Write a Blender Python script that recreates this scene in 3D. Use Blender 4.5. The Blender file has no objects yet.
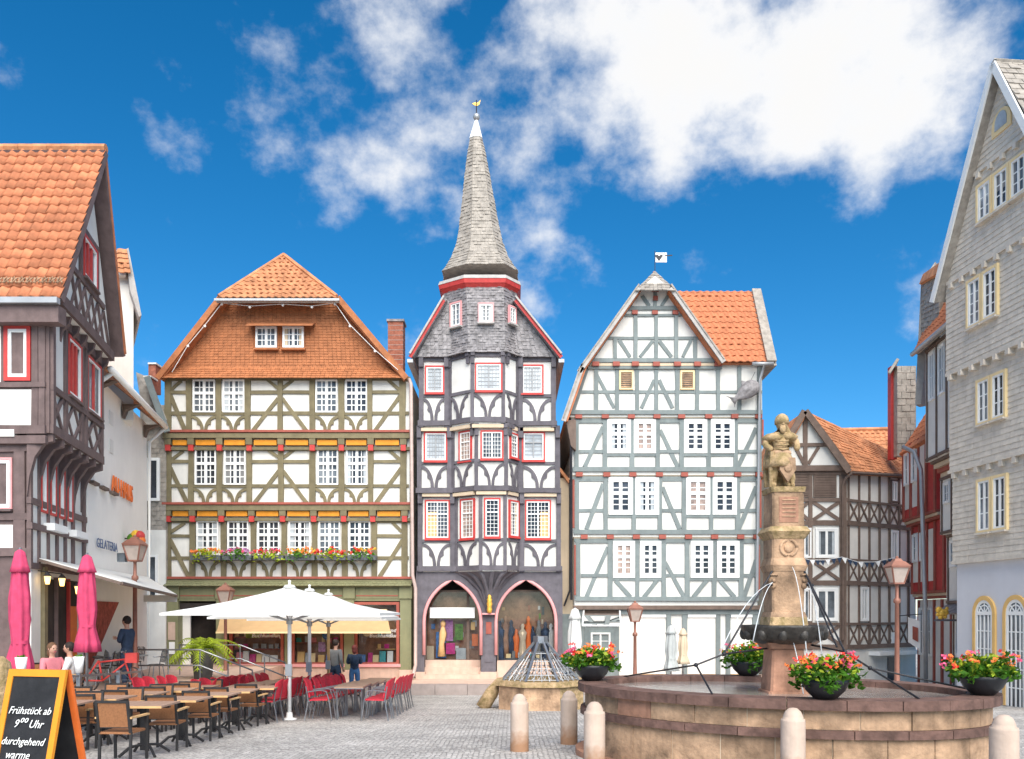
import bpy, math, random
from mathutils import Vector, Matrix
random.seed(7)
S = bpy.context.scene
R = math.radians
# ---------------------------------------------------------------- camera
FPX, U0, VH, ZC = 850.0, 512.0, 612.0, 2.06      # focal length, horizon row in pixels, eye height in metres
cam = bpy.data.cameras.new('camera'); camo = bpy.data.objects.new('camera', cam); S.collection.objects.link(camo)
cam.sensor_width = 36; cam.lens = FPX / 1024 * 36; cam.shift_y = (VH - 379.5) / 1024
cam.clip_start = .1; cam.clip_end = 2000
camo.location = (0, 0, ZC); camo.rotation_euler = (R(90), 0, 0); S.camera = camo
S.render.resolution_x, S.render.resolution_y = 1024, 759
# ---------------------------------------------------------------- sky, sun, exposure
SUN_EL, SUN_AZ = R(44), R(170)                   # azimuth clockwise from +Y: behind the camera, to the right
wd = bpy.data.worlds.new('World'); S.world = wd; wd.use_nodes = True
wn, wl = wd.node_tree.nodes, wd.node_tree.links
wn.clear()
def wnode(t, **k):
    n = wn.new(t)
    for a, b in k.items(): setattr(n, a, b)
    return n
def wm(op, a, b=None, c=None, clamp=False):
    n = wnode('ShaderNodeMath', operation=op, use_clamp=clamp)
    for i, x in enumerate((a, b, c)):
        if x is None: continue
        if isinstance(x, (int, float)): n.inputs[i].default_value = x
        else: wl.new(x, n.inputs[i])
    return n.outputs[0]
sky = wnode('ShaderNodeTexSky', sky_type='NISHITA', sun_disc=False, sun_elevation=SUN_EL, sun_rotation=SUN_AZ,
            altitude=200, air_density=.85, dust_density=0, ozone_density=5.0)
hs = wnode('ShaderNodeHueSaturation'); hs.inputs['Saturation'].default_value = 1.30; hs.inputs['Value'].default_value = .54
hs.inputs['Hue'].default_value = .492
wl.new(sky.outputs[0], hs.inputs['Color'])
tc = wnode('ShaderNodeTexCoord'); DIR = tc.outputs['Generated']
def wnoise(scale, detail, rough, stretch=(1, 1, 1), dist=0):
    mp = wnode('ShaderNodeMapping'); mp.inputs['Scale'].default_value = stretch
    wl.new(DIR, mp.inputs['Vector'])
    n = wnode('ShaderNodeTexNoise'); n.inputs['Scale'].default_value = scale; n.inputs['Detail'].default_value = detail
    n.inputs['Roughness'].default_value = rough; n.inputs['Distortion'].default_value = dist
    wl.new(mp.outputs[0], n.inputs['Vector']); return n.outputs['Fac']
n1 = wnoise(7.5, 12, .59, (1, 1, 1.25), .0); n2 = wnoise(2.0, 3, .5)
dens = wm('MULTIPLY_ADD', n1, 1.6, wm('MULTIPLY_ADD', n2, .35, .0))
blobs = []
def blob(u, v, rad, amp):                        # a bank of cloud round one direction of the sky
    global dens
    d = Vector(((u - U0) / FPX, 1, (VH - v) / FPX)).normalized()
    n = wnode('ShaderNodeVectorMath', operation='DOT_PRODUCT'); wl.new(DIR, n.inputs[0]); n.inputs[1].default_value = d
    k = wm('EXPONENT', wm('MULTIPLY', wm('SUBTRACT', n.outputs['Value'], 1.0), 2.0 / (rad * rad)))
    dens = wm('MULTIPLY_ADD', k, amp, dens)
for b in ((570, 20, .07, .24), (660, 40, .09, .28), (760, 50, .09, .30), (860, 45, .09, .30), (960, 55, .08, .28), (640, 105, .05, .08), (800, 115, .04, .16),
          (900, 125, .04, .14), (370, 110, .09, .02), (290, 80, .08, .02), (360, 185, .06, .02), (160, 110, .07, -.16), (545, 280, .06, .20), (400, 20, .06, .03), (520, 150, .06, .0),
          (170, 10, .07, .05), (870, 240, .05, .08), (690, 150, .05, .06), (150, 350, .04, .09), (430, 270, .05, .06),
          (790, 260, .12, -.10), (90, 120, .13, -.12), (230, 270, .12, -.10), (1100, 300, .2, -.1), (760, 340, .15, -.10)):
    blob(*b)
cov = wnode('ShaderNodeMapRange', interpolation_type='SMOOTHSTEP'); wl.new(dens, cov.inputs['Value'])
cov.inputs['From Min'].default_value = 1.02; cov.inputs['From Max'].default_value = 1.46
thick = wnode('ShaderNodeMapRange', interpolation_type='SMOOTHSTEP'); wl.new(dens, thick.inputs['Value'])
thick.inputs['From Min'].default_value = 1.1; thick.inputs['From Max'].default_value = 1.7
cc = wnode('ShaderNodeMix', data_type='RGBA'); wl.new(thick.outputs[0], cc.inputs['Factor'])
cc.inputs['A'].default_value = (3.15, 3.22, 3.35, 1); cc.inputs['B'].default_value = (3.25, 3.2, 3.14, 1)
mx = wnode('ShaderNodeMix', data_type='RGBA'); wl.new(wm('MULTIPLY', cov.outputs[0], .96), mx.inputs['Factor'])
wl.new(hs.outputs[0], mx.inputs['A']); wl.new(cc.outputs['Result'], mx.inputs['B'])
bg = wnode('ShaderNodeBackground'); bg.inputs['Strength'].default_value = .10
wo = wnode('ShaderNodeOutputWorld'); wl.new(mx.outputs['Result'], bg.inputs['Color']); wl.new(bg.outputs[0], wo.inputs['Surface'])
sl = bpy.data.lights.new('sun', 'SUN'); so = bpy.data.objects.new('sun', sl); S.collection.objects.link(so)
sl.energy = 2.3; sl.angle = R(60); sl.color = (1, .935, .83)
sd = Vector((math.sin(SUN_AZ) * math.cos(SUN_EL), math.cos(SUN_AZ) * math.cos(SUN_EL), math.sin(SUN_EL)))
so.rotation_euler = sd.to_track_quat('Z', 'Y').to_euler(); so.location = sd * 60
S.view_settings.view_transform = 'Standard'; S.view_settings.look = 'None'; S.view_settings.gamma = 1
S.view_settings.exposure = 1.64
# ---------------------------------------------------------------- materials
MATS = {}
def mat(name, col, rough=.75, var=.15, scale=2.0, bump=.15, bscale=25., streak=0., metal=0., spec=.35, rnd=0., col2=None, emit=0., stretch=None, trans=0.):
    m = bpy.data.materials.new(name); m.use_nodes = True; MATS[name] = m
    n, l = m.node_tree.nodes, m.node_tree.links
    b = n['Principled BSDF']; b.inputs['Roughness'].default_value = rough; b.inputs['Metallic'].default_value = metal
    b.inputs['Specular IOR Level'].default_value = spec
    g = n.new('ShaderNodeNewGeometry'); src = g.outputs['Position']
    if stretch:
        mp = n.new('ShaderNodeMapping'); mp.inputs['Scale'].default_value = stretch; l.new(src, mp.inputs['Vector']); src = mp.outputs[0]
    def noise(sc, det, ro=.6, s=None):
        t = n.new('ShaderNodeTexNoise'); t.inputs['Scale'].default_value = sc; t.inputs['Detail'].default_value = det; t.inputs['Roughness'].default_value = ro
        l.new(s or src, t.inputs['Vector']); return t.outputs['Fac']
    c = Vector(col[:3])
    lo = c * (1 - var); hi = c * (1 + var) if col2 is None else Vector(col2[:3])
    cr = n.new('ShaderNodeValToRGB'); cr.color_ramp.elements[0].position = .32; cr.color_ramp.elements[1].position = .68
    cr.color_ramp.elements[0].color = (*lo, 1); cr.color_ramp.elements[1].color = (*hi, 1)
    l.new(noise(scale, 7), cr.inputs['Fac']); out = cr.outputs['Color']
    def mult(out, fac, a, bb):
        r = n.new('ShaderNodeMapRange'); l.new(fac, r.inputs['Value']); r.inputs['From Min'].default_value = .3; r.inputs['From Max'].default_value = .7
        r.inputs['To Min'].default_value = a; r.inputs['To Max'].default_value = bb
        x = n.new('ShaderNodeVectorMath'); x.operation = 'SCALE'; l.new(out, x.inputs[0]); l.new(r.outputs[0], x.inputs['Scale']); return x.outputs[0]
    if streak:                                    # rain streaks: dirt with a shape of its own
        mp = n.new('ShaderNodeMapping'); mp.inputs['Scale'].default_value = (7, 7, .45); l.new(g.outputs['Position'], mp.inputs['Vector'])
        out = mult(out, noise(1.0, 5, .65, mp.outputs[0]), 1 - streak, 1 + streak * .25)
    if rnd:
        oi = n.new('ShaderNodeObjectInfo'); r = n.new('ShaderNodeMapRange'); l.new(oi.outputs['Random'], r.inputs['Value'])
        r.inputs['To Min'].default_value = 1 - rnd; r.inputs['To Max'].default_value = 1 + rnd * .6
        x = n.new('ShaderNodeVectorMath'); x.operation = 'SCALE'; l.new(out, x.inputs[0]); l.new(r.outputs[0], x.inputs['Scale']); out = x.outputs[0]
    l.new(out, b.inputs['Base Color'])
    if bump:
        bp = n.new('ShaderNodeBump'); bp.inputs['Strength'].default_value = bump; bp.inputs['Distance'].default_value = .02
        l.new(noise(bscale, 5), bp.inputs['Height']); l.new(bp.outputs[0], b.inputs['Normal'])
    if emit:
        l.new(out, b.inputs['Emission Color']); b.inputs['Emission Strength'].default_value = emit
    if trans:
        tr = n.new('ShaderNodeBsdfTranslucent'); l.new(out, tr.inputs['Color'])
        ms = n.new('ShaderNodeMixShader'); ms.inputs[0].default_value = trans
        l.new(b.outputs[0], ms.inputs[1]); l.new(tr.outputs[0], ms.inputs[2]); l.new(ms.outputs[0], n['Material Output'].inputs['Surface'])
    return m
def clear_mat(name, tint, fac, rough=.03):
    m = bpy.data.materials.new(name); m.use_nodes = True; n, l = m.node_tree.nodes, m.node_tree.links; MATS[name] = m
    n.remove(n['Principled BSDF'])
    t = n.new('ShaderNodeBsdfTransparent'); t.inputs[0].default_value = (*tint, 1)
    gl = n.new('ShaderNodeBsdfGlossy'); gl.inputs['Roughness'].default_value = rough
    fr = n.new('ShaderNodeFresnel'); fr.inputs[0].default_value = 1.5
    ad = n.new('ShaderNodeMath'); ad.operation = 'ADD'; ad.inputs[1].default_value = fac; l.new(fr.outputs[0], ad.inputs[0])
    ms = n.new('ShaderNodeMixShader'); l.new(ad.outputs[0], ms.inputs[0]); l.new(t.outputs[0], ms.inputs[1]); l.new(gl.outputs[0], ms.inputs[2])
    l.new(ms.outputs[0], n['Material Output'].inputs['Surface']); return m
mat('plaster', (.74, .725, .68), .9, .07, 1.6, .2, 7, streak=.06)
mat('plaster_cream', (.84, .82, .77), .9, .04, 1.0, .12, 9, streak=.02)
mat('plaster_beige', (.62, .50, .36), .9, .08, 1.2, .12, 9, streak=.1)
mat('plaster_blue', (.64, .64, .67), .9, .04, 1.2, .1, 9, streak=.02)
mat('olive', (.195, .165, .095), .75, .16, 4, .3, 30, rnd=.12, streak=.12)
mat('green_paint', (.22, .22, .12), .6, .10, 3, .12, 30, streak=.12)
mat('plum', (.15, .105, .10), .75, .2, 4, .3, 30, rnd=.12, streak=.15)
mat('charcoal', (.125, .115, .132), .75, .2, 4, .3, 30, rnd=.12, streak=.12)
mat('greyblue', (.205, .24, .24), .7, .10, 4, .25, 30, rnd=.10, streak=.12)
mat('umber', (.165, .118, .095), .8, .2, 4, .3, 30, rnd=.12, streak=.12)
mat('red_paint', (.50, .05, .045), .55, .14, 5, .1, 30)
mat('rust_red', (.33, .085, .06), .6, .14, 5, .1, 30)
mat('pink_trim', (.72, .34, .34), .6, .08, 5, .1, 30)
mat('ochre', (.70, .27, .02), .6, .12, 5, .1, 30)
mat('white_paint', (.82, .82, .80), .5, .03, 5, .05, 30)
mat('pipe', (.50, .38, .34), .5, .1, 5, .05, 30, streak=.1)
mat('cream_paint', (.82, .63, .34), .5, .06, 5, .05, 30)
mat('yellow_paint', (.74, .46, .16), .55, .06, 5, .05, 30)
mat('pane_dark', (.045, .05, .06), .07, .6, 1.3, .04, 2.5, spec=.4, rnd=.5)  # opaque panes: colour noise stands in for reflections and curtains
mat('pane_mid', (.14, .16, .18), .08, .7, 1.6, .04, 2.5, spec=.4, rnd=.45)
mat('pane_pale', (.42, .45, .47), .12, .25, 3, 0, spec=.5)
mat('pane_warm', (.35, .26, .22), .1, .5, 4, 0, spec=.5)
mat('lead', (.30, .31, .32), .5, .1, 5, 0)
mat('slate', (.24, .225, .23), .6, .45, 6, .3, 14, streak=.12)
mat('slate_pale', (.335, .30, .26), .65, .28, 5, .3, 14, streak=.1)
mat('shingle_grey', (.64, .575, .49), .75, .14, 4, .25, 14, streak=.08)
mat('tile_orange', (.50, .18, .085), .8, .22, 4, .25, 22, rnd=.22)
mat('tile_old', (.58, .25, .12), .85, .32, 2.5, .25, 22, streak=.2, rnd=.15)
mat('tile_brown', (.40, .15, .062), .8, .22, 5, .25, 22, streak=.1)
mat('verge', (.42, .40, .38), .7, .15, 5, .2, 20)
mat('sandstone', (.41, .265, .165), .9, .5, 3.0, .9, 16, streak=.22, rnd=.12)
mat('sandstone_red', (.38, .20, .13), .9, .35, 3.2, .6, 16, streak=.2, rnd=.12)
mat('sandstone_pink', (.60, .43, .34), .9, .12, 3, .35, 16, streak=.1)
mat('sandstone_dark', (.15, .085, .068), .85, .4, 5, .6, 16, streak=.2, rnd=.1)
mat('stone_moss', (.33, .25, .10), .95, .35, 9, 1.0, 26, streak=.15, col2=(.58, .40, .23))
bm_ = mat('bollard', (.53, .41, .33), .85, .10, 4, .3, 20, streak=.12)
def stain(m, col, h):                                             # damp rising from the paving
    n, l = m.node_tree.nodes, m.node_tree.links; b = n['Principled BSDF']; old = b.inputs['Base Color'].links[0].from_socket
    tc = n.new('ShaderNodeTexCoord'); sx = n.new('ShaderNodeSeparateXYZ'); l.new(tc.outputs['Object'], sx.inputs[0])
    t = n.new('ShaderNodeTexNoise'); t.inputs['Scale'].default_value = 9; l.new(tc.outputs['Object'], t.inputs['Vector'])
    a = n.new('ShaderNodeMath'); a.operation = 'MULTIPLY_ADD'; l.new(t.outputs['Fac'], a.inputs[0]); a.inputs[1].default_value = -.35; l.new(sx.outputs['Z'], a.inputs[2])
    r = n.new('ShaderNodeMapRange'); l.new(a.outputs[0], r.inputs['Value']); r.inputs['From Min'].default_value = h - .1; r.inputs['From Max'].default_value = h + .14
    mx_ = n.new('ShaderNodeMix'); mx_.data_type = 'RGBA'; l.new(r.outputs[0], mx_.inputs['Factor']); mx_.inputs['A'].default_value = (*col, 1); l.new(old, mx_.inputs['B']); l.new(mx_.outputs['Result'], b.inputs['Base Color'])
stain(bm_, (.34, .19, .11), -.36)
mat('kerb', (.30, .25, .23), .85, .15, 3, .3, 16)
mat('bowl_stone', (.045, .04, .035), .45, .5, 9, .7, 12)
mat('copper', (.27, .12, .085), .5, .15, 5, .1, 30, metal=.15)
mat('iron', (.035, .035, .04), .5, .3, 8, .2, 40, metal=.5)
mat('steel', (.33, .34, .36), .35, .15, 8, .1, 40, metal=.85)
mat('zinc', (.40, .41, .42), .5, .1, 3, .1, 30, metal=.5)
mat('black_frame', (.028, .026, .026), .5, .3, 8, .1, 40)
mat('weave_brown', (.30, .13, .055), .7, .2, 40, .35, 120)
mat('weave_red', (.62, .035, .06), .6, .22, 30, .35, 120, trans=.1)
mat('wood_top', (.38, .24, .17), .45, .16, 6, .15, 40, stretch=(1, 6, 1))
mat('wood_pale', (.62, .38, .17), .55, .15, 6, .15, 40)
mat('canvas_white', (.82, .82, .79), .85, .03, 3, .1, 60, trans=.25)
mat('canvas_beige', (.74, .50, .26), .85, .06, 3, .1, 60, trans=.35)
mat('canvas_pink', (.58, .06, .14), .85, .15, 6, .25, 60, trans=.05)
mat('canvas_grey', (.42, .44, .43), .85, .08, 6, .2, 60)
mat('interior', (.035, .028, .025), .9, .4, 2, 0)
mat('interior_warm', (.30, .16, .10), .8, .4, 3, 0)
mat('orange_frame', (.74, .27, .02), .45, .10, 4, .1, 40)
mat('board_black', (.018, .018, .02), .7, .4, 6, .1, 40)
mat('chalk', (.85, .85, .82), .9, .1, 30, 0)
mat('leaf', (.10, .26, .025), .55, .5, 9, .1, 40, trans=.3, spec=.3)
mat('leaf_lime', (.36, .46, .03), .55, .3, 9, .1, 40, trans=.3)
mat('petal_red', (.80, .05, .035), .6, .3, 14, 0, trans=.2)
mat('petal_pink', (.80, .12, .25), .6, .3, 14, 0, trans=.2)
mat('petal_orange', (.85, .22, .05), .6, .3, 14, 0, trans=.2)
mat('petal_yellow', (.82, .50, .05), .6, .3, 14, 0, trans=.2)
mat('petal_lilac', (.55, .25, .50), .6, .3, 14, 0, trans=.2)
mat('pot_black', (.02, .021, .024), .4, .2, 8, .1, 30)
mat('pot_grey', (.10, .11, .12), .5, .2, 8, .1, 30)
mat('skin', (.55, .31, .22), .6, .08, 8, 0)
mat('hair_dark', (.03, .02, .016), .7, .3, 40, .3, 90)
mat('hair_red', (.16, .035, .03), .7, .3, 40, .3, 90)
mat('hair_brown', (.14, .07, .035), .7, .3, 40, .3, 90)
mat('denim', (.05, .13, .28), .85, .2, 12, .2, 60)
mat('denim_dark', (.03, .05, .09), .85, .2, 12, .2, 60)
mat('cloth_grey', (.20, .20, .20), .85, .12, 12, .2, 60)
mat('cloth_navy', (.025, .045, .085), .8, .2, 12, .2, 60)
mat('cloth_white', (.75, .73, .70), .85, .08, 12, .2, 60)
mat('cloth_pink', (.68, .22, .25), .85, .08, 12, .2, 60)
mat('gold', (.80, .48, .08), .4, .25, 12, .3, 40, metal=.3)
mat('brick', (.30, .11, .07), .85, .3, 9, .3, 20)
mat('teal', (.03, .32, .36), .4, .1, 8, .05, 40)
mat('blue_print', (.04, .16, .42), .5, .3, 8, .05, 40)
mat('magenta', (.55, .03, .22), .5, .3, 8, .05, 40)
mat('text_orange', (.75, .16, .03), .5, .1, 8, .05, 40)
mat('text_blue', (.08, .13, .25), .5, .1, 8, .05, 40)
mat('lamp_lit', (1., .62, .18), .4, .05, 5, 0, emit=1.2)
mat('lamp_glass', (.66, .55, .48), .15, .12, 5, 0, trans=.4)
mat('red_wall', (.34, .07, .05), .8, .45, 7, .4, 14)
clear_mat('glass', (.96, .97, .97), .0)
mat('water_jet', (.9, .92, .93), .2, .05, 9, 0, trans=.5)
def cobble_mat():
    m = mat('cobble', (.47, .445, .42), .8, .18, .6, 0)
    n, l = m.node_tree.nodes, m.node_tree.links; b = n['Principled BSDF']
    g = n.new('ShaderNodeNewGeometry')
    def vor(feat):
        v = n.new('ShaderNodeTexVoronoi'); v.feature = feat; v.inputs['Scale'].default_value = 13.; v.inputs['Randomness'].default_value = .55
        l.new(g.outputs['Position'], v.inputs['Vector']); return v
    ve, vc = vor('DISTANCE_TO_EDGE'), vor('F1')
    r = n.new('ShaderNodeMapRange'); r.inputs['From Max'].default_value = .13; l.new(ve.outputs['Distance'], r.inputs['Value'])
    old = b.inputs['Base Color'].links[0].from_socket
    sp = n.new('ShaderNodeSeparateColor'); l.new(vc.outputs['Color'], sp.inputs[0])
    k = n.new('ShaderNodeMapRange'); l.new(sp.outputs[0], k.inputs['Value']); k.inputs['To Min'].default_value = .78; k.inputs['To Max'].default_value = 1.22
    j = n.new('ShaderNodeMapRange'); l.new(r.outputs[0], j.inputs['Value']); j.inputs['To Min'].default_value = .55; j.inputs['To Max'].default_value = 1.0
    mu = n.new('ShaderNodeMath'); mu.operation = 'MULTIPLY'; l.new(k.outputs[0], mu.inputs[0]); l.new(j.outputs[0], mu.inputs[1])
    x = n.new('ShaderNodeVectorMath'); x.operation = 'SCALE'; l.new(old, x.inputs[0]); l.new(mu.outputs[0], x.inputs['Scale']); l.new(x.outputs[0], b.inputs['Base Color'])
    bp = n.new('ShaderNodeBump'); bp.inputs['Strength'].default_value = .8; bp.inputs['Distance'].default_value = .02
    l.new(r.outputs[0], bp.inputs['Height']); l.new(bp.outputs[0], b.inputs['Normal'])
cobble_mat()
def water_mat():
    m = mat('water', (.34, .31, .28), .06, .3, 1.5, .35, 9, spec=.8)
water_mat()
# ---------------------------------------------------------------- helpers
COL = S.collection
WL = {}
def P(u, v, Y): return Vector(((u - U0) / FPX * Y, Y, ZC + (VH - v) / FPX * Y))
def gz(Y): return -.0447 * (min(max(Y, 4), 31) - 12.5)           # the square falls gently towards the houses
def tag(o, label=None, cat=None, group=None, kind=None):
    for k, x in (('label', label), ('category', cat), ('group', group), ('kind', kind)):
        if x: o[k] = x
    return o
def thing(name, loc, label, cat, group=None, rotz=0):
    o = bpy.data.objects.new(name, None); COL.objects.link(o); o.empty_display_size = .3
    o.location = loc; o.rotation_euler = (0, 0, rotz); WL[o.name] = Vector(loc); tag(o, label, cat, group); return o
def proto(name): 
    o = bpy.data.objects.new(name, None); COL.objects.link(o); WL[o.name] = Vector((0, 0, 0)); return o
def copy_tree(o, parent=None):
    c = o.copy(); COL.objects.link(c); c.parent = parent
    for ch in o.children: copy_tree(ch, c)
    return c
def put(pr, used, loc, rotz, label, cat, group, scale=1):
    o = pr if not used else copy_tree(pr)
    o.location = loc; o.rotation_euler = (0, 0, rotz); o.scale = (scale,) * 3
    tag(o, label, cat, group); return o
class Stamp:                                                     # a thing built once and then copied
    def __init__(s, pr, cat): s.p, s.cat, s.used = pr, cat, False
    def __call__(s, loc, rotz, label, group, scale=1):
        if not s.used: s.used = True; s.src = s.p; o = put(s.p, False, loc, rotz, label, s.cat, group, scale)
        else: o = put(s.src, True, loc, rotz, label, s.cat, group, scale)
        return o
class MB:
    def __init__(s): s.v, s.f = [], []
    def add(s, vs, fs):
        k = len(s.v); s.v += [Vector(x) for x in vs]; s.f += [tuple(i + k for i in f) for f in fs]; return s
    def hexa(s, p): return s.add(p, [(0, 1, 2, 3), (7, 6, 5, 4), (0, 4, 5, 1), (1, 5, 6, 2), (2, 6, 7, 3), (3, 7, 4, 0)])
    def box(s, x0, x1, y0, y1, z0, z1):
        return s.hexa([(x0, y0, z0), (x0, y1, z0), (x1, y1, z0), (x1, y0, z0), (x0, y0, z1), (x0, y1, z1), (x1, y1, z1), (x1, y0, z1)])
    def prism(s, bottom, top):                                   # two matching rings of points
        n = len(bottom)
        return s.add(list(bottom) + list(top), [tuple(range(n))[::-1], tuple(range(n, 2 * n))] + [(i, (i + 1) % n, n + (i + 1) % n, n + i) for i in range(n)])
    def bar(s, p, q, w, h, up=(0, 0, 1)):
        p, q = Vector(p), Vector(q); d = (q - p).normalized(); up = Vector(up)
        if abs(d.dot(up)) > .98: up = Vector((0, 1, 0))
        x = d.cross(up).normalized() * w / 2; y = x.cross(d).normalized() * h / 2
        return s.hexa([p - x - y, p - x + y, p + x + y, p + x - y, q - x - y, q - x + y, q + x + y, q + x - y])
    def tube(s, pts, r, n=6, cap=True):
        pts = [Vector(p) for p in pts]; m = len(pts); rs = r if isinstance(r, (list, tuple)) else [r] * m; k = len(s.v)
        ref = None
        for i, p in enumerate(pts):
            d = (pts[min(i + 1, m - 1)] - pts[max(i - 1, 0)]).normalized()
            if ref is None: ref = Vector((0, 0, 1)) if abs(d.z) < .9 else Vector((1, 0, 0))
            x = d.cross(ref).normalized(); y = d.cross(x).normalized(); ref = x.cross(d) * -1 if False else ref
            for j in range(n):
                a = 2 * math.pi * j / n; s.v.append(p + (x * math.cos(a) + y * math.sin(a)) * rs[i])
        for i in range(m - 1):
            for j in range(n):
                a, b = k + i * n + j, k + i * n + (j + 1) % n; s.f.append((a, b, b + n, a + n))
        if cap: s.f.append(tuple(range(k, k + n))[::-1]); s.f.append(tuple(range(k + (m - 1) * n, k + m * n)))
        return s
    def lathe(s, prof, c=(0, 0, 0), n=16, fr=None, sx=1, sy=1):
        c = Vector(c); k = len(s.v); m = len(prof)
        for i, (r, z) in enumerate(prof):
            for j in range(n):
                a = 2 * math.pi * j / n; q = r * (fr(a, z) if fr else 1); s.v.append(c + Vector((q * math.cos(a) * sx, q * math.sin(a) * sy, z)))
        for i in range(m - 1):
            for j in range(n):
                a, b = k + i * n + j, k + i * n + (j + 1) % n; s.f.append((a, b, b + n, a + n))
        s.f.append(tuple(range(k, k + n))[::-1]); s.f.append(tuple(range(k + (m - 1) * n, k + m * n))); return s
    def ball(s, c, r, n=8, m=6, sx=1, sy=1, sz=1):
        return s.lathe([(max(1e-4, r * math.sin(math.pi * i / m)), -r * sz * math.cos(math.pi * i / m)) for i in range(m + 1)], c, n, None, sx, sy)
    def build(s, name, m, parent=None, smooth=False, label=None, kind=None):
        vs = s.v
        lo = [min(v[i] for v in vs) for i in range(3)]; hi = [max(v[i] for v in vs) for i in range(3)]
        c = Vector([(a + b) / 2 for a, b in zip(lo, hi)])
        me = bpy.data.meshes.new(name); me.from_pydata([v - c for v in vs], [], s.f); me.materials.append(MATS[m])
        if smooth: me.polygons.foreach_set('use_smooth', [True] * len(me.polygons))
        o = bpy.data.objects.new(name, me); COL.objects.link(o)
        o.location = c - (WL[parent.name] if parent else Vector((0, 0, 0))); o.parent = parent; WL[o.name] = c
        tag(o, label, kind=kind); return o
def lerp(a, b, t): return a + (b - a) * t
def struct(name, mb, m, smooth=False): return mb.build(name, m, None, smooth, kind='structure')
CNT = [0]
def eps(): CNT[0] += 1; return (CNT[0] % 9) * .0028
class Fac:                                                       # a vertical facade plane; pixel -> (metres along, height)
    def __init__(s, root, x, y, tx=1., ty=0.):
        l = math.hypot(tx, ty); s.o = Vector((x, y, 0)); s.t = Vector((tx / l, ty / l, 0)); s.n = Vector((s.t.y, -s.t.x, 0)); s.root = root
    def m(s, u, v):
        k = (u - U0) / FPX; a = (k * s.o.y - s.o.x) / (s.t.x - k * s.t.y); Y = s.o.y + s.t.y * a
        return a, ZC + (VH - v) / FPX * Y
    def w(s, a, d, z): q = s.o + s.t * a + s.n * d; return Vector((q.x, q.y, z))
    def box(s, mb, a0, a1, d0, d1, z0, z1):
        w = s.w; return mb.hexa([w(a0, d1, z0), w(a0, d0, z0), w(a1, d0, z0), w(a1, d1, z0), w(a0, d1, z1), w(a0, d0, z1), w(a1, d0, z1), w(a1, d1, z1)])
    def poly(s, mb, pts, d0, d1): return mb.prism([s.w(a, d0, z) for a, z in pts], [s.w(a, d1, z) for a, z in pts])
    def rect(s, name, m, u0, u1, v0, v1, d0, d1, parent=None, **k):
        a0, z1 = s.m(u0, v0); a1, z0 = s.m(u1, v1); mb = MB(); s.box(mb, a0, a1, d0, d1, z0, z1); return mb.build(name, m, parent or s.root, **k)
    def beam_m(s, name, m, p, q, w, d1=.05, d0=-.03, parent=None):
        p, q = Vector(p), Vector(q); d = (q - p).normalized(); x = Vector((-d.y, d.x)) * w / 2; d1 += eps()
        j = lambda t, sg: p + (q - p) * t + x * sg * random.uniform(.86, 1.08); mb = MB()     # hand-hewn, so no edge is quite straight
        s.poly(mb, [j(0, -1), j(.3, -1), j(.65, -1), j(1, -1), j(1, 1), j(.7, 1), j(.35, 1), j(0, 1)], d0, d1); return mb.build(name, m, parent or s.root)
    def beam(s, name, m, u0, v0, u1, v1, wpx, d1=.05, d0=-.03, parent=None):
        p, q = s.m(u0, v0), s.m(u1, v1); Y = s.o.y + s.t.y * p[0]
        return s.beam_m(name, m, p, q, wpx * Y / FPX * random.uniform(.94, 1.06), d1, d0, parent)
    def arc(s, m, ap, zt, ab, zb, w, d1=.04, cusp=True):         # curved brace from a post down towards the bay's middle
        sg = 1 if ab > ap else -1; rx, rz = abs(ab - ap), zt - zb; n = 7; o, i = [], []
        for k in range(n + 1):
            th = math.pi / 2 * k / n; sn, cs = math.sin(th), math.cos(th)
            o.append((ap + sg * rx * sn, zb + rz * cs)); ww = w * (1.0 + (.75 if cusp and k in (4,) else 0))
            i.append((ap + sg * max(0, rx - ww) * sn, zb + max(0, rz - ww) * cs))
        mb = MB(); d1 += eps()
        for k in range(n):
            mb.prism([s.w(*(lambda q: (q[0], -.02, q[1]))(q)) for q in (o[k], o[k + 1], i[k + 1], i[k])], [s.w(q[0], d1, q[1]) for q in (o[k], o[k + 1], i[k + 1], i[k])])
        return mb.build('curved_brace', m, s.root)
    def arcs(s, m, u0, u1, v0, v1, w=.09, cusp=True):            # a pair of curved braces in one bay
        a0, zt = s.m(u0, v0); a1, zb = s.m(u1, v1); c = (a0 + a1) / 2; g = w * .12
        s.arc(m, a0, zt, c - g, zb, w, cusp=cusp); s.arc(m, a1, zt, c + g, zb, w, cusp=cusp)
    def window(s, u0, u1, v0, v1, cols=2, rows=(1, 2), frame='white_paint', fw=.05, pane='pane_dark', bars='white_paint', bw=.022, casing=None, cw=.05, sub=2, d=.0, mull=.05, sill=None):
        a0, z1 = s.m(u0, v0); a1, z0 = s.m(u1, v1); return s.window_m(a0, a1, z0, z1, cols, rows, frame, fw, pane, bars, bw, casing, cw, sub, d, mull, sill)
    def window_m(s, a0, a1, z0, z1, cols=2, rows=(1, 2), frame='white_paint', fw=.05, pane='pane_dark', bars='white_paint', bw=.022, casing=None, cw=.05, sub=2, d=.0, mull=.05, sill=None):
        e = eps() * .6
        def ring(mb, a0, a1, z0, z1, w, d0, d1):
            s.box(mb, a0, a0 + w, d0, d1, z0, z1); s.box(mb, a1 - w, a1, d0, d1, z0, z1)
            s.box(mb, a0 + w, a1 - w, d0, d1, z0, z0 + w); s.box(mb, a0 + w, a1 - w, d0, d1, z1 - w, z1)
        mb = MB(); ring(mb, a0, a1, z0, z1, cw if casing else fw, d - .02, d + .065 + e); win = mb.build('window', casing or frame, s.root)
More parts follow.
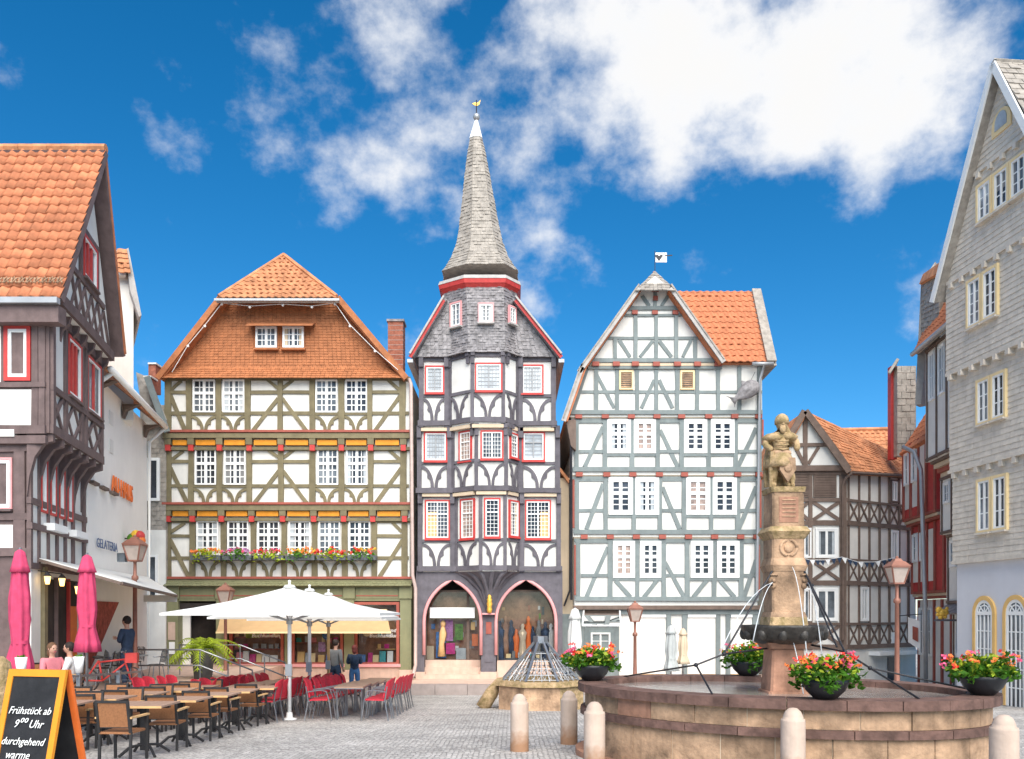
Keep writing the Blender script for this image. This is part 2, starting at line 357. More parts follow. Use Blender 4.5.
        if casing:
            a0 += cw; a1 -= cw; z0 += cw; z1 -= cw; mb = MB(); ring(mb, a0, a1, z0, z1, fw, d - .02, d + .05 + e); mb.build('sash_frame', frame, win)
        a0 += fw; a1 -= fw; z0 += fw; z1 -= fw
        tot = sum(rows); H = z1 - z0; mb = MB(); zs = [z1]; rr = []
        for r in rows:
            zb = zs[-1] - H * r / tot; rr.append((zb, zs[-1], r)); zs.append(zb)
        for zb in zs[1:-1]: s.box(mb, a0, a1, d - .01, d + .046 + e, zb - mull / 2, zb + mull / 2)
        W = (a1 - a0) / cols
        for c in range(1, cols): s.box(mb, a0 + W * c - mull / 2, a0 + W * c + mull / 2, d - .01, d + .042 + e, z0, z1)
        if sub:
            for c in range(cols):
                for k in range(1, sub): x = a0 + W * (c + k / sub); s.box(mb, x - bw / 2, x + bw / 2, d, d + .026, z0, z1)
            for zb, zt, r in rr:
                k = max(1, r)
                for q in range(1, k): z = zb + (zt - zb) * q / k; s.box(mb, a0, a1, d, d + .023, z - bw / 2, z + bw / 2)
        if mb.v: mb.build('glazing_bars', bars, win)
        mb = MB(); s.box(mb, a0, a1, d - .015, d + .010, z0, z1); mb.build('pane', pane, win)
        k = random.random()
        if k < .3 and a1 - a0 > .3 and pane in ('pane_dark', 'pane_mid', 'pane_warm'):          # a curtain or a half-drawn blind behind the glass
            mb = MB(); w_ = (a1 - a0) * random.uniform(.14, .26)
            if k < .08: s.box(mb, a0, a1, d, d + .0125, lerp(z0, z1, random.uniform(.45, .8)), z1)
            else: s.box(mb, a0, a0 + w_, d, d + .0125, z0, z1); s.box(mb, a1 - w_, a1, d, d + .0125, z0, z1)
            mb.build('curtain', random.choice(['pane_pale', 'cloth_grey', 'plaster_beige', 'pane_pale']), win)
        if sill:
            mb = MB(); s.box(mb, a0 - fw - .06, a1 + fw + .06, d - .02, d + .13, z0 - fw - cw - .04, z0 - fw - cw + .012); mb.build('sill', sill, win)
        return win
def patch(mb, bl, br, tr, tl, rows, w, th=.02, jit=.15, prof=None, seed=1, up=None, gap=.03):
    """rows of single shingles (or pantiles) laid over the quad bl br tr tl, each with its own edges and lip"""
    rd = random.Random(seed); bl, br, tr, tl = map(Vector, (bl, br, tr, tl))
    nn = (br - bl).cross(tl - bl).normalized()
    if nn.length < .5: nn = (tr - br).cross(bl - br).normalized() * -1
    if up and nn.dot(Vector(up)) < 0: nn = -nn
    for i in range(rows):
        t0, t1 = i / rows, min(1, (i + 1.12) / rows)
        L0, R0, L1, R1 = lerp(bl, tl, t0), lerp(br, tr, t0), lerp(bl, tl, t1), lerp(br, tr, t1)
        ln = (R0 - L0).length
        if ln < .02: continue
        n = max(1, round(ln / w)); off = .5 if (i % 2 and not prof) else 0
        ks = [min(1, max(0, (k - off) / n)) for k in range(n + 2 if off else n + 1)]
        for a, b in zip(ks, ks[1:]):
            if b - a < 1e-4: continue
            if prof:
                m = len(prof) - 1; lo, hi, li = [], [], []
                for k, h in enumerate(prof):
                    x = a + (b - a) * k / m; p = lerp(L0, R0, x); q = lerp(L1, R1, x)
                    lo.append(p + nn * (th + h)); hi.append(q + nn * (h + .004)); li.append(p + nn * (h - .012))
                mb.add(lo + hi + li, [(k, k + 1, m + 2 + k, m + 1 + k) for k in range(m)] + [(2 * m + 2 + k, 2 * m + 3 + k, k + 1, k) for k in range(m)])
            else:
                e = th * rd.uniform(1 - jit * 2, 1 + jit * 2); g = (b - a) * gap
                dz = (L0 - L1) * rd.uniform(0, jit) * .25
                p0, p1, q0, q1 = lerp(L0, R0, a + g) + dz, lerp(L0, R0, b - g) + dz, lerp(L1, R1, a + g), lerp(L1, R1, b - g)
                mb.add([p0 + nn * e, p1 + nn * e, q1 + nn * .004, q0 + nn * .004, p0 - nn * .004, p1 - nn * .004], [(0, 1, 2, 3), (4, 5, 1, 0), (4, 0, 3), (1, 5, 2)])
    return mb
PANT = [0, .020, .034, .036, .022, .004, -.008, -.006, 0]
def sheet(mb, pts, th):                                          # a flat roof slab with thickness downwards along its normal
    pts = [Vector(p) for p in pts]; n = (pts[1] - pts[0]).cross(pts[2] - pts[0]).normalized()
    if n.z < 0: n = -n
    return mb.prism([p - n * th for p in pts], pts)
def text(name, body, m, parent, loc, size, rot, depth=.004, shear=0., align='CENTER', sx=1):
    c = bpy.data.curves.new(name, 'FONT'); c.body = body; c.size = size; c.extrude = depth; c.shear = shear; c.align_x = align; c.resolution_u = 2
    o = bpy.data.objects.new(name, c); COL.objects.link(o); dg = bpy.context.evaluated_depsgraph_get()
    me = bpy.data.meshes.new_from_object(o.evaluated_get(dg)); COL.objects.unlink(o); bpy.data.objects.remove(o)
    me.materials.clear(); me.materials.append(MATS[m])
    t = bpy.data.objects.new(name, me); COL.objects.link(t); t.parent = parent; t.location = Vector(loc) - (WL[parent.name] if parent else Vector((0, 0, 0)))
    t.rotation_euler = rot; t.scale = (sx, 1, 1); return t
def skinned(name, verts, edges, rad, m, parent, sub=2):
    me = bpy.data.meshes.new(name); me.from_pydata([Vector(v) for v in verts], edges, [])
    o = bpy.data.objects.new(name, me); COL.objects.link(o)
    sk = o.modifiers.new('skin', 'SKIN'); sk.use_smooth_shade = True
    if not me.skin_vertices:
        me.skin_vertices.new() if hasattr(me.skin_vertices, 'new') else None
    if len(me.skin_vertices) == 0:
        import bmesh
        bm = bmesh.new(); bm.from_mesh(me); bm.verts.layers.skin.verify(); bm.to_mesh(me); bm.free()
    for i, r in enumerate(rad):
        sv = me.skin_vertices[0].data[i]; sv.radius = (r, r) if not isinstance(r, tuple) else r; sv.use_root = (i == 0)
    if sub: o.modifiers.new('sub', 'SUBSURF').levels = sub
    dg = bpy.context.evaluated_depsgraph_get(); me2 = bpy.data.meshes.new_from_object(o.evaluated_get(dg))
    COL.objects.unlink(o); bpy.data.objects.remove(o); me2.name = name
    me2.materials.clear(); me2.materials.append(MATS[m])
    me2.polygons.foreach_set('use_smooth', [True] * len(me2.polygons))
    t = bpy.data.objects.new(name, me2); COL.objects.link(t); t.parent = parent; return t
ORD = ['first', 'second', 'third', 'fourth', 'fifth', 'sixth', 'seventh', 'eighth', 'ninth', 'tenth']
# ---------------------------------------------------------------- ground
mb = MB(); ys = [-120, -40, -10, 4] + [4 + 1.35 * i for i in range(1, 21)] + [34, 50, 120, 600]; xs = [-400, -60, -25, -12, -4, 4, 12, 25, 60, 400]
for y in ys:
    for x in xs: mb.v.append(Vector((x, y, gz(y))))
for j in range(len(ys) - 1):
    for i in range(len(xs) - 1): a = j * len(xs) + i; mb.f.append((a, a + 1, a + 1 + len(xs), a + len(xs)))
struct('cobbled_square', mb, 'cobble')
TZ = -.36                                                        # pavement along the house fronts
mb = MB(); mb.box(-8.28, 12.6, 28.62, 33, -1.2, TZ - .004); pav = struct('pavement', mb, 'sandstone_pink')
mb = MB(); x = -8.28; k = 0
while x < 12.3:
    w = random.uniform(.85, 1.25); mb = MB(); mb.box(x + .006, x + w - .006, 28.30 + random.uniform(-.01, .01), 28.60, -1.1, TZ + random.uniform(-.008, .008)); mb.build('kerb_stone', 'kerb', pav); x += w
# raised terrace on the left, with a retaining edge and steps down to the square
TL = .13
mb = MB(); mb.prism([Vector(p) for p in ((-22, 20.9, -1.2), (-8.3, 20.9, -1.2), (-8.3, 33, -1.2), (-22, 33, -1.2))], [Vector(p) for p in ((-22, 20.9, TL), (-8.3, 20.9, TL), (-8.3, 33, TL), (-22, 33, TL))])
mb.box(-22, -8.75, 16.3, 20.9, -1.2, TL - .004); ter = struct('raised_terrace', mb, 'sandstone_pink')
for i in range(9):
    mb = MB(); x = -22 + 13.7 / 9 * i; mb.box(x + .008, x + 13.7 / 9 - .008, 20.78, 20.96, -.9, TL + .03 + .004 * (i % 3)); mb.build('edge_stone', 'sandstone_pink', ter)
for i in range(4):
    mb = MB(); mb.box(-8.3 + .002, -8.02 + .3 * i, 22.6 + .01 * i, 26.4 - .01 * i, -1.0, TL - .125 * (i + 1)); mb.build('step', 'sandstone_pink', ter)
# ---------------------------------------------------------------- olive-timbered shop house (left of the tower)
def pbox(mb, u0, u1, v0, v1, Yf, Yb):                            # box whose front face is the pixel rectangle at depth Yf
    a, b = P(u0, v1, Yf), P(u1, v0, Yf); return mb.box(a.x, b.x, Yf, Yb, a.z, b.z)
H2 = thing('shop_house', P(288, 678, 31), 'olive-green half-timbered house with orange half-hipped roof and bookshop below', 'house')
st = {1: 31.0, 2: 30.88, 3: 30.76}
f1, f2, f3 = [Fac(H2, 0, st[k]) for k in (1, 2, 3)]
for k, (v0, v1) in {1: (505, 579), 2: (433, 505), 3: (377, 433)}.items():
    mb = MB(); pbox(mb, 166, 409.5, v0, v1, st[k], 41); mb.build('wall', 'plaster', H2)
def storey2(f, us, v0, v1, bottom, knobs, rails, lower, win, wv, blank):
    for i, u in enumerate(us): f.beam('post', 'olive', u, v0, u, v1, 5.6 if 0 < i < len(us) - 1 else 6.4, .07)
    f.beam('wall_plate', 'olive', 165, v0 + 2, 410.5, v0 + 2, 4, .06)
    f.beam('rail', 'olive', 167, lower, 409, lower, 3.4, .045)
    for (a, b) in blank: f.beam('rail', 'olive', a, rails, b, rails, 3.4, .045)
    for (a, b) in win: f.window(a, b, wv[0], wv[1], 2, (2, 3), fw=.055, pane=random.choice(['pane_dark', 'pane_dark', 'pane_mid']), mull=.10, bw=.035, cw=.05)
    f.beam('sill_beam', 'olive', 164, bottom + 4, 411.5, bottom + 4, 5.4, .12)
    f.rect('red_moulding', 'rust_red', 163.6, 412, bottom - 1.3, bottom + 1.0, -.02, .17)
for f, us, v0, v1, bt, lo, rl, wv, blank, wins in (
    (f3, [168.5, 189.5, 219, 248, 280.5, 312.7, 341.7, 370, 402.5], 377, 432, 432, 413.5, 392.4, (380, 412.7), [(170, 188), (250, 279), (282, 311), (372, 401)], [(193.5, 215.6), (223.3, 245), (315.8, 337.7), (345.6, 367.5)]),
    (f2, [168.5, 191.5, 220, 249.6, 281.3, 312.7, 341.7, 371, 403.5], 447, 504, 504, 486, 461.6, (449, 485), [(170, 190), (251, 280), (283, 311), (373, 402)], [(195.6, 216.6), (224.6, 246.2), (317.4, 338.5), (346.4, 367.7)]),
    (f1, [168.5, 193, 224, 254, 284.6, 315, 345, 374.5, 404.8], 519, 579, 578, 558, 536, (521, 555), [(170, 191), (376, 404)], [(197, 219), (228, 249), (258, 280), (289, 311), (319, 340.5), (349, 370.5)])):
    storey2(f, us, v0, v1, bt, None, rl, lo, wins, wv, blank)
    for a, b in zip(us, us[1:]):
        c = (a + b) / 2
        if any(w0 < c < w1 for w0, w1 in wins): f.arcs('olive', a + 2.5, b - 2.5, lo + 2, bt - 1.5, .105)
    L, RR = us[0] + 2, us[-1] - 2; h = bt - v0
    f.beam('brace', 'olive', L, lo - 18, us[1] - 4, bt - 1, 4, .035); f.beam('brace', 'olive', RR, lo - 18, us[-2] + 5, bt - 1, 4, .035)
    f.beam('brace', 'olive', L + 1, v0 + 13, us[1] - 8, v0 + 4, 3.4, .035); f.beam('brace', 'olive', RR - 1, v0 + 13, us[-2] + 18, v0 + 3, 3.4, .035)
    if f is not f1:
        m_ = us[4]
        f.beam('brace', 'olive', m_ - 2, lo - 15, us[3] + 5, bt - 1, 4, .035); f.beam('brace', 'olive', m_ + 2, lo - 15, us[5] - 6, bt - 1, 4, .035)
        f.beam('brace', 'olive', m_ - 2, rl - 4, m_ - 13, v0 + 3, 3.4, .035); f.beam('brace', 'olive', m_ + 2, rl - 4, m_ + 13, v0 + 3, 3.4, .035)
for f, us, vk in ((f3, [168.5, 191.5, 220, 249.6, 281.3, 312.7, 341.7, 371, 403.5], 440), (f2, [168.5, 193, 222, 252, 283, 314, 344, 373, 404.8], 511)):
    f.beam('joist_beam', 'olive', 166, vk + 8.5, 410, vk + 8.5, 3, .02)
    for i, u in enumerate(us):
        f.rect('joist_end', 'olive', u - 3.2, u + 3.2, vk - 1.5, vk + 5, -.1, .10 + eps())
        f.rect('joist_knob', 'red_paint', u - 2.5, u + 2.5, vk + 5, vk + 11, -.1, .085 + eps())
        if i < len(us) - 1: f.rect('ochre_panel', 'ochre', u + 4.5, us[i + 1] - 4.5, vk, vk + 5.2, -.1, .035)
# roof
YF = 30.45
zE, xL, xR = P(0, 377.5, YF).z, P(158, 0, YF).x, P(406.5, 0, YF).x; zh = P(0, 297, YF).z; xh, xh2 = P(221, 0, YF).x, P(338, 0, YF).x
apx = P(283.5, 257, 31.7); xc = apx.x; zR = apx.z
roof = MB()
for a, b, c in ((xL, xh, xc), (xR, xh2, xc)):
    pts = [(a, YF, zE), (b, YF, zh), (b, 41, zh), (a, 41, zE)]; sheet(roof, pts, .16)
    sheet(roof, [(b, YF + .3, zh - .02), (c, 31.7, zR), (c, 41, zR), (b, 41, zh - .02)], .12)
R2 = roof.build('roof', 'tile_brown', H2)
mb = MB(); patch(mb, (xh - .02, 30.15, zh - .14), (xh2 + .02, 30.15, zh - .14), (xc, 31.72, zR + .06), (xc, 31.72, zR + .06), 11, .25, .03, prof=PANT, up=(0, -1, 1)); mb.build('hip_tiles', 'tile_old', R2, kind='stuff')
mb = MB(); sheet(mb, [(xh - .1, 30.2, zh - .22), (xh2 + .1, 30.2, zh - .22), (xc, 31.65, zR - .05)], .1); mb.build('hip_board', 'verge', R2)
mb = MB(); mb.box(xh - .12, xh2 + .12, 30.08, 30.16, zh - .26, zh - .18); mb.build('gutter', 'zinc', R2)
for a, b in ((xL, xh), (xR, xh2)):
    mb = MB(); mb.tube([(b, 30.2, zh - .06), (xc, 31.72, zR + .10)], .075, 6); mb.build('hip_ridge', 'tile_old', R2)
    mb = MB(); mb.bar((a, YF - .03, zE - .04), (b, YF - .03, zh - .03), .10, .20, (0, 0, 1)); mb.build('verge_board', 'tile_brown', R2)
mb = MB()
mb.prism([(xL + .1, 30.95, zE), (xR - .1, 30.95, zE), (xh2 - .1, 30.95, zh), (xh + .1, 30.95, zh)], [(xL + .1, 31.4, zE), (xR - .1, 31.4, zE), (xh2 - .1, 31.4, zh), (xh + .1, 31.4, zh)]); mb.build('gable_wall', 'tile_brown', H2)
q = lambda t: (xL + (xh - xL) * t, xR - (xR - xh2) * t, zE + (zh - zE) * t)
l0, r0, z0 = q(0); l1, r1, z1 = q(.16); l2, r2, z2 = q(1)
mb = MB(); patch(mb, (l0 + .05, 30.40, z0 - .03), (r0 - .05, 30.40, z0 - .03), (r1, 30.80, z1), (l1, 30.80, z1), 5, .16, .022, up=(0, -1, .5), seed=3)
patch(mb, (l1 + .03, 30.83, z1), (r1 - .03, 30.83, z1), (r2 - .1, 30.93, z2), (l2 + .1, 30.93, z2), 24, .16, .022, up=(0, -1, 0), seed=4); mb.build('gable_tiles', 'tile_brown', H2, kind='stuff')
fg = Fac(H2, 0, 30.80)
for (a, b) in ((256, 277), (283, 304)): fg.window(a, b, 327, 348, 2, (3,), fw=.07, bw=.03, pane='pane_mid', mull=.09, sill='tile_brown')
mb = MB(); h = P(247, 324, 30.5); h2 = P(313, 322, 30.5); mb.hexa([(h.x, 30.40, h.z - .09), (h.x, 30.86, h.z + .12), (h2.x, 30.86, h.z + .12), (h2.x, 30.40, h.z - .09), (h.x, 30.40, h.z - .05), (h.x, 30.86, h.z + .18), (h2.x, 30.86, h.z + .18), (h2.x, 30.40, h.z - .05)]); mb.build('window_hood', 'tile_brown', H2)
mb = MB(); c0, c1 = P(389, 324, 35), P(404, 324, 35); mb.box(c0.x, c1.x, 34.7, 35.4, 10.8, c0.z); ch = mb.build('chimney', 'brick', R2); 
mb = MB(); mb.box(c0.x - .05, c1.x + .05, 34.65, 35.45, c0.z, c0.z + .09); mb.build('chimney_cap', 'slate', ch)
for i in range(14):
    z = c0.z - .16 - i * .2
    if z < 11.4: break
    mb = MB(); mb.box(c0.x - .008, c1.x + .008, 34.692, 35.408, z, z + .012); mb.build('mortar_joint', 'verge', ch)
# string of lights along the gable
mb = MB(); pts = [P(u, v, 30.35) for u, v in ((172, 372), (188, 345), (205, 325), (222, 303), (250, 306), (283, 304), (312, 306), (335, 303), (350, 325), (375, 350), (398, 370))]; mb.tube(pts, .012, 4); li = mb.build('light_string', 'white_paint', H2)
for p in pts[1:-1]: b_ = MB(); b_.ball(p - Vector((0, .02, .05)), .05, 6, 4); b_.build('bulb', 'white_paint', li)
# shop front
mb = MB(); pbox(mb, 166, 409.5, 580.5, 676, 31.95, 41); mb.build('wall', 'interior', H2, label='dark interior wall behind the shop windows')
for (u0, u1) in ((166, 178), (216, 226), (284.5, 290.5), (344, 354), (400, 411)):
    mb = MB(); pbox(mb, u0, u1, 586, 679, 30.86, 32); p_ = mb.build('pilaster', 'green_paint', H2)
    mb = MB(); pbox(mb, u0 - .8, u1 + .8, 586.2, 598.5, 30.80, 31); mb.build('capital', 'green_paint', p_); mb = MB(); pbox(mb, u0 - .8, u1 + .8, 670, 679.4, 30.78, 31); mb.build('base', 'sandstone_pink', p_)
mb = MB(); pbox(mb, 165.5, 410.3, 585, 601, 30.92, 32); fr = mb.build('frieze', 'green_paint', H2)
for (u0, u1) in ((180, 214), (228, 283), (292, 342), (356, 398)):
    mb = MB(); pbox(mb, u0, u1, 588.5, 598.5, 30.895, 31); mb.build('frieze_panel', 'green_paint', fr); mb = MB(); pbox(mb, u0, u1, 595.2, 596.2, 30.88, 31); mb.build('moulding', 'rust_red', fr)
mb = MB(); a_, b_ = P(164, 586, 30.7), P(411.5, 580, 30.7); patch(mb, (a_.x, 30.62, a_.z), (b_.x, 30.62, a_.z), (b_.x, 30.9, b_.z), (a_.x, 30.9, b_.z), 3, .15, .02, up=(0, -1, 1)); mb.build('canopy_tiles', 'green_paint', H2, kind='stuff')
SHOPW = [(229.5, 284), (291.5, 343.5), (354.5, 399.5)]
for wi, (u0, u1) in enumerate(SHOPW):
    mb = MB(); pbox(mb, u0 - 1, u1 + 1, 666.5, 679, 30.95, 31.7); mb.build('plinth', 'sandstone_pink', H2)
    mb = MB(); pbox(mb, u0 - 1, u1 + 1, 664, 667, 30.84, 31.7); mb.build('window_sill', 'pink_trim', H2)
    fs = Fac(H2, 0, 30.98); a0, z1 = fs.m(u0, 602); a1, z0 = fs.m(u1, 664.2)
    mb = MB()
    for (x0, x1, y0, y1) in ((a0, a0 + .11, z0, z1), (a1 - .11, a1, z0, z1), (a0 + .11, a1 - .11, z1 - .1, z1), (a0 + .11, a1 - .11, z0, z0 + .07)): fs.box(mb, x0, x1, -.1, .05, y0, y1)
    win = mb.build('shop_window', 'rust_red', H2); mb = MB(); fs.box(mb, a0 + .1, a1 - .1, -.055, -.045, z0 + .06, z1 - .09); mb.build('pane', 'glass', win)
    mb = MB(); mb.box(a0 + .05, a1 - .05, 31.5, 31.56, z0 - .3, z1); mb.build('back_panel', 'interior_warm', win)
    mb = MB(); mb.box(a0 + .05, a1 - .05, 31.05, 31.5, z0 - .1, z0 + .05); mb.build('display_floor', 'wood_pale', win)
    for zz in ((z0 + .52, z0 + .95) if wi != 1 else (z0 + .75,)):
        mb = MB(); mb.box(a0 + (.06 if wi < 2 else .75), a1 - .12, 31.2, 31.49, zz, zz + .035); mb.build('shelf', 'wood_pale' if wi == 2 else 'rust_red', win)
    rd = random.Random(wi + 5); x = a0 + .16; bm_ = ['teal', 'blue_print', 'white_paint', 'magenta', 'yellow_paint', 'pane_pale', 'cream_paint', 'red_paint', 'cloth_pink']
    while x < a1 - .3:
        w, h_ = rd.uniform(.16, .28), rd.uniform(.26, .42); mb = MB(); y = 31.1 + rd.uniform(0, .12); mb.hexa([(x, y, z0 + .052), (x, y + .05, z0 + .052), (x + w, y + .05, z0 + .052), (x + w, y, z0 + .052), (x, y + .07, z0 + .052 + h_), (x, y + .12, z0 + .052 + h_), (x + w, y + .12, z0 + .052 + h_), (x + w, y + .07, z0 + .052 + h_)])
        mb.build('book', rd.choice(bm_), win); x += w + rd.uniform(.02, .1)
    for zz in ((z0 + .56, z0 + .99) if wi != 1 else (z0 + .79,)):
        x = a0 + (.1 if wi < 2 else .8)
        while x < a1 - .35:
            w, h_ = rd.uniform(.1, .2), rd.uniform(.15, .26); mb = MB(); mb.box(x, x + w, 31.26, 31.32, zz, zz + h_); mb.build('book', rd.choice(bm_), win); x += w + rd.uniform(.05, .2)
    if wi == 0: mb = MB(); mb.box(a0 + .55, a0 + 1.05, 31.12, 31.14, z0 + .95, z0 + 1.35); mb.build('poster', 'leaf_lime', win)
    if wi == 1: mb = MB(); mb.box(a0 + .95, a0 + 1.2, 31.12, 31.14, z0 + .45, z0 + .8); mb.build('poster', 'petal_lilac', win); mb = MB(); mb.ball((a0 + 1.22, 31.2, z0 + 1.05), .16, 10, 8); mb.build('balloon', 'blue_print', win, True)
    if wi == 2: mb = MB(); mb.lathe([(.13, -.01), (.15, .0), (.13, .01)], (a0 + .42, 31.15, z0 + 1.15), 16); mb.v = [Vector((v.x, 31.15 + (v.z - z0 - 1.15), z0 + 1.15 + (v.y - 31.15))) for v in mb.v]; mb.build('wall_plate', 'cream_paint', win)
    if wi != 1:
        tx = (a0 + 1.35) if wi == 0 else a1 - .55
        text('lettering', 'Kunst und', 'white_paint', win, (tx, 30.995 + .02, z0 + 1.17), .2, (R(90), 0, 0), shear=.25); text('lettering', 'Buchhandlung', 'white_paint', win, (tx, 30.995 + .02, z0 + .98), .2, (R(90), 0, 0), shear=.25)
mb = MB(); pbox(mb, 178.5, 215.5, 603, 609, 31.0, 31.1); mb.build('door_lintel', 'interior', H2)
mb = MB(); pbox(mb, 180, 190, 606, 672, 31.3, 31.4); d_ = mb.build('passage_door', 'plaster_cream', H2)
mb = MB(); pbox(mb, 169, 174.5, 642, 654, 30.83, 30.87); mb.build('notice_board', 'white_paint', H2)
mb = MB(); pbox(mb, 168, 175, 622, 640, 30.83, 30.87); mb.build('notice_board', 'sandstone_pink', H2)
# downpipe between this house and the tower
mb = MB(); mb.tube([P(409, 379, 30.6), P(411, 384, 30.55), P(412.5, 575, 30.55), P(415.5, 588, 30.5), P(415.5, 665, 30.5), P(413, 676, 30.3), P(410.5, 679, 30.2)], .065, 8); mb.build('downpipe', 'pipe', H2, True)
# awning over the shop windows
aw = thing('shop_awning', P(303, 612, 30.8), 'beige shop awning over the bookshop windows', 'awning')
a0, a1, b0, b1 = P(221, 612, 30.8), P(387, 612, 30.8), P(216, 632.5, 29.4), P(391, 632.5, 29.4)
mb = MB(); n_ = 10
for i in range(n_):
    t0, t1 = i / n_, (i + 1) / n_
    g = lambda t, s: lerp(lerp(a0, a1, t), lerp(b0, b1, t), s) + Vector((0, 0, -.10 * math.sin(math.pi * s)))
    for k in range(4): mb.add([g(t0, k / 4), g(t1, k / 4), g(t1, (k + 1) / 4), g(t0, (k + 1) / 4)], [(0, 1, 2, 3)])
mb.build('canopy', 'canvas_beige', aw, True)
mb = MB(); mb.bar(b0, b1, .05, .06); mb.build('front_rail', 'cream_paint', aw)
for s_ in (.03, .5, .97): mb = MB(); p0 = lerp(a0, a1, s_) + Vector((0, .1, -.75)); mb.bar(p0, lerp(b0, b1, s_), .03, .03); mb.build('folding_arm', 'cream_paint', aw)
mb = MB(); mb.box(a0.x, a1.x, 30.70, 30.86, a0.z - .05, a0.z + .1); mb.build('roller_box', 'cream_paint', aw)
# flower boxes under the first-floor windows
fl_cols = [['petal_orange', 'petal_yellow'], ['petal_lilac', 'petal_pink'], ['petal_red', 'petal_pink'], ['petal_yellow', 'petal_orange'], ['petal_red', 'petal_red'], ['petal_yellow', 'petal_red']]
def leaves(mb, c, rx, ry, rz, n, size, rd, droop=0):
    for _ in range(n):
        while True:
            p = Vector((rd.uniform(-1, 1), rd.uniform(-1, 1), rd.uniform(-1, 1)))
            if p.length < 1: break
        p = Vector((p.x * rx, p.y * ry, p.z * rz)) + Vector(c)
        if droop: p.z -= droop * rd.random() * abs((p.x - c[0]) / rx)
        a = Vector((rd.gauss(0, 1), rd.gauss(0, 1), rd.gauss(0, .6))).normalized(); b = a.cross(Vector((rd.gauss(0, 1), rd.gauss(0, 1), rd.gauss(0, 1)))).normalized(); s = size * rd.uniform(.6, 1.3)
        mb.add([p - a * s, p + b * s * .55 + a * s * .1, p + a * s, p - b * s * .55 + a * s * .1], [(0, 1, 2, 3)])
    return mb
def florets(mb, c, rx, ry, rz, n, size, rd):
    for _ in range(n):
        th = rd.uniform(0, 2 * math.pi); k = rd.uniform(.2, 1) ** .5; el = math.sqrt(max(0, 1 - k * k))
        p = Vector(c) + Vector((rx * k * math.cos(th), ry * k * math.sin(th), rz * (el * rd.uniform(.5, 1.1) + rd.uniform(-.25, .2))))
        for _k in range(7):
            q_ = p + Vector((rd.gauss(0, 1), rd.gauss(0, 1), rd.gauss(0, .8))) * size * .6
            a = Vector((rd.gauss(0, 1), rd.gauss(0, 1), rd.gauss(0, 1))).normalized(); b = a.orthogonal().normalized(); s = size * rd.uniform(.5, .9)
            mb.add([q_ - a * s, q_ + b * s * .8, q_ + a * s, q_ - b * s * .8], [(0, 1, 2, 3)])
    return mb
names = ['leftmost flower box with orange and yellow blooms', 'flower box with lilac and pink blooms, second from the left', 'flower box of red and pink blooms, third from the left', 'flower box of yellow blooms, third from the right', 'flower box of deep red blooms, second from the right', 'rightmost flower box of yellow and red blooms']
for i, (u0, u1) in enumerate([(190, 222), (222, 253), (253, 285), (285, 316), (316, 347), (347, 377)]):
    c = P((u0 + u1) / 2, 556, 30.62); w = (u1 - u0) / 27.4
    fb = thing('flower_box', c, names[i] + ' on the olive timbered house', 'flower box', 'window flower boxes on the olive house'); rd = random.Random(20 + i)
    mb = MB(); mb.box(c.x - w * .46, c.x + w * .46, c.y - .1, c.y + .33, c.z - .15, c.z + .02); mb.build('trough', 'pot_grey', fb)
    mb = leaves(MB(), c + Vector((0, -.05, .08)), w * .5, .22, .2, 150, .07, rd, .3); mb.build('foliage', 'leaf' if i % 2 else 'leaf_lime', fb, kind='stuff')
    for cm in fl_cols[i]: mb = florets(MB(), c + Vector((rd.uniform(-.15, .15), -.05, .08)), w * .45, .24, .22, 9, .06, rd); mb.build('blooms', cm, fb, kind='stuff')
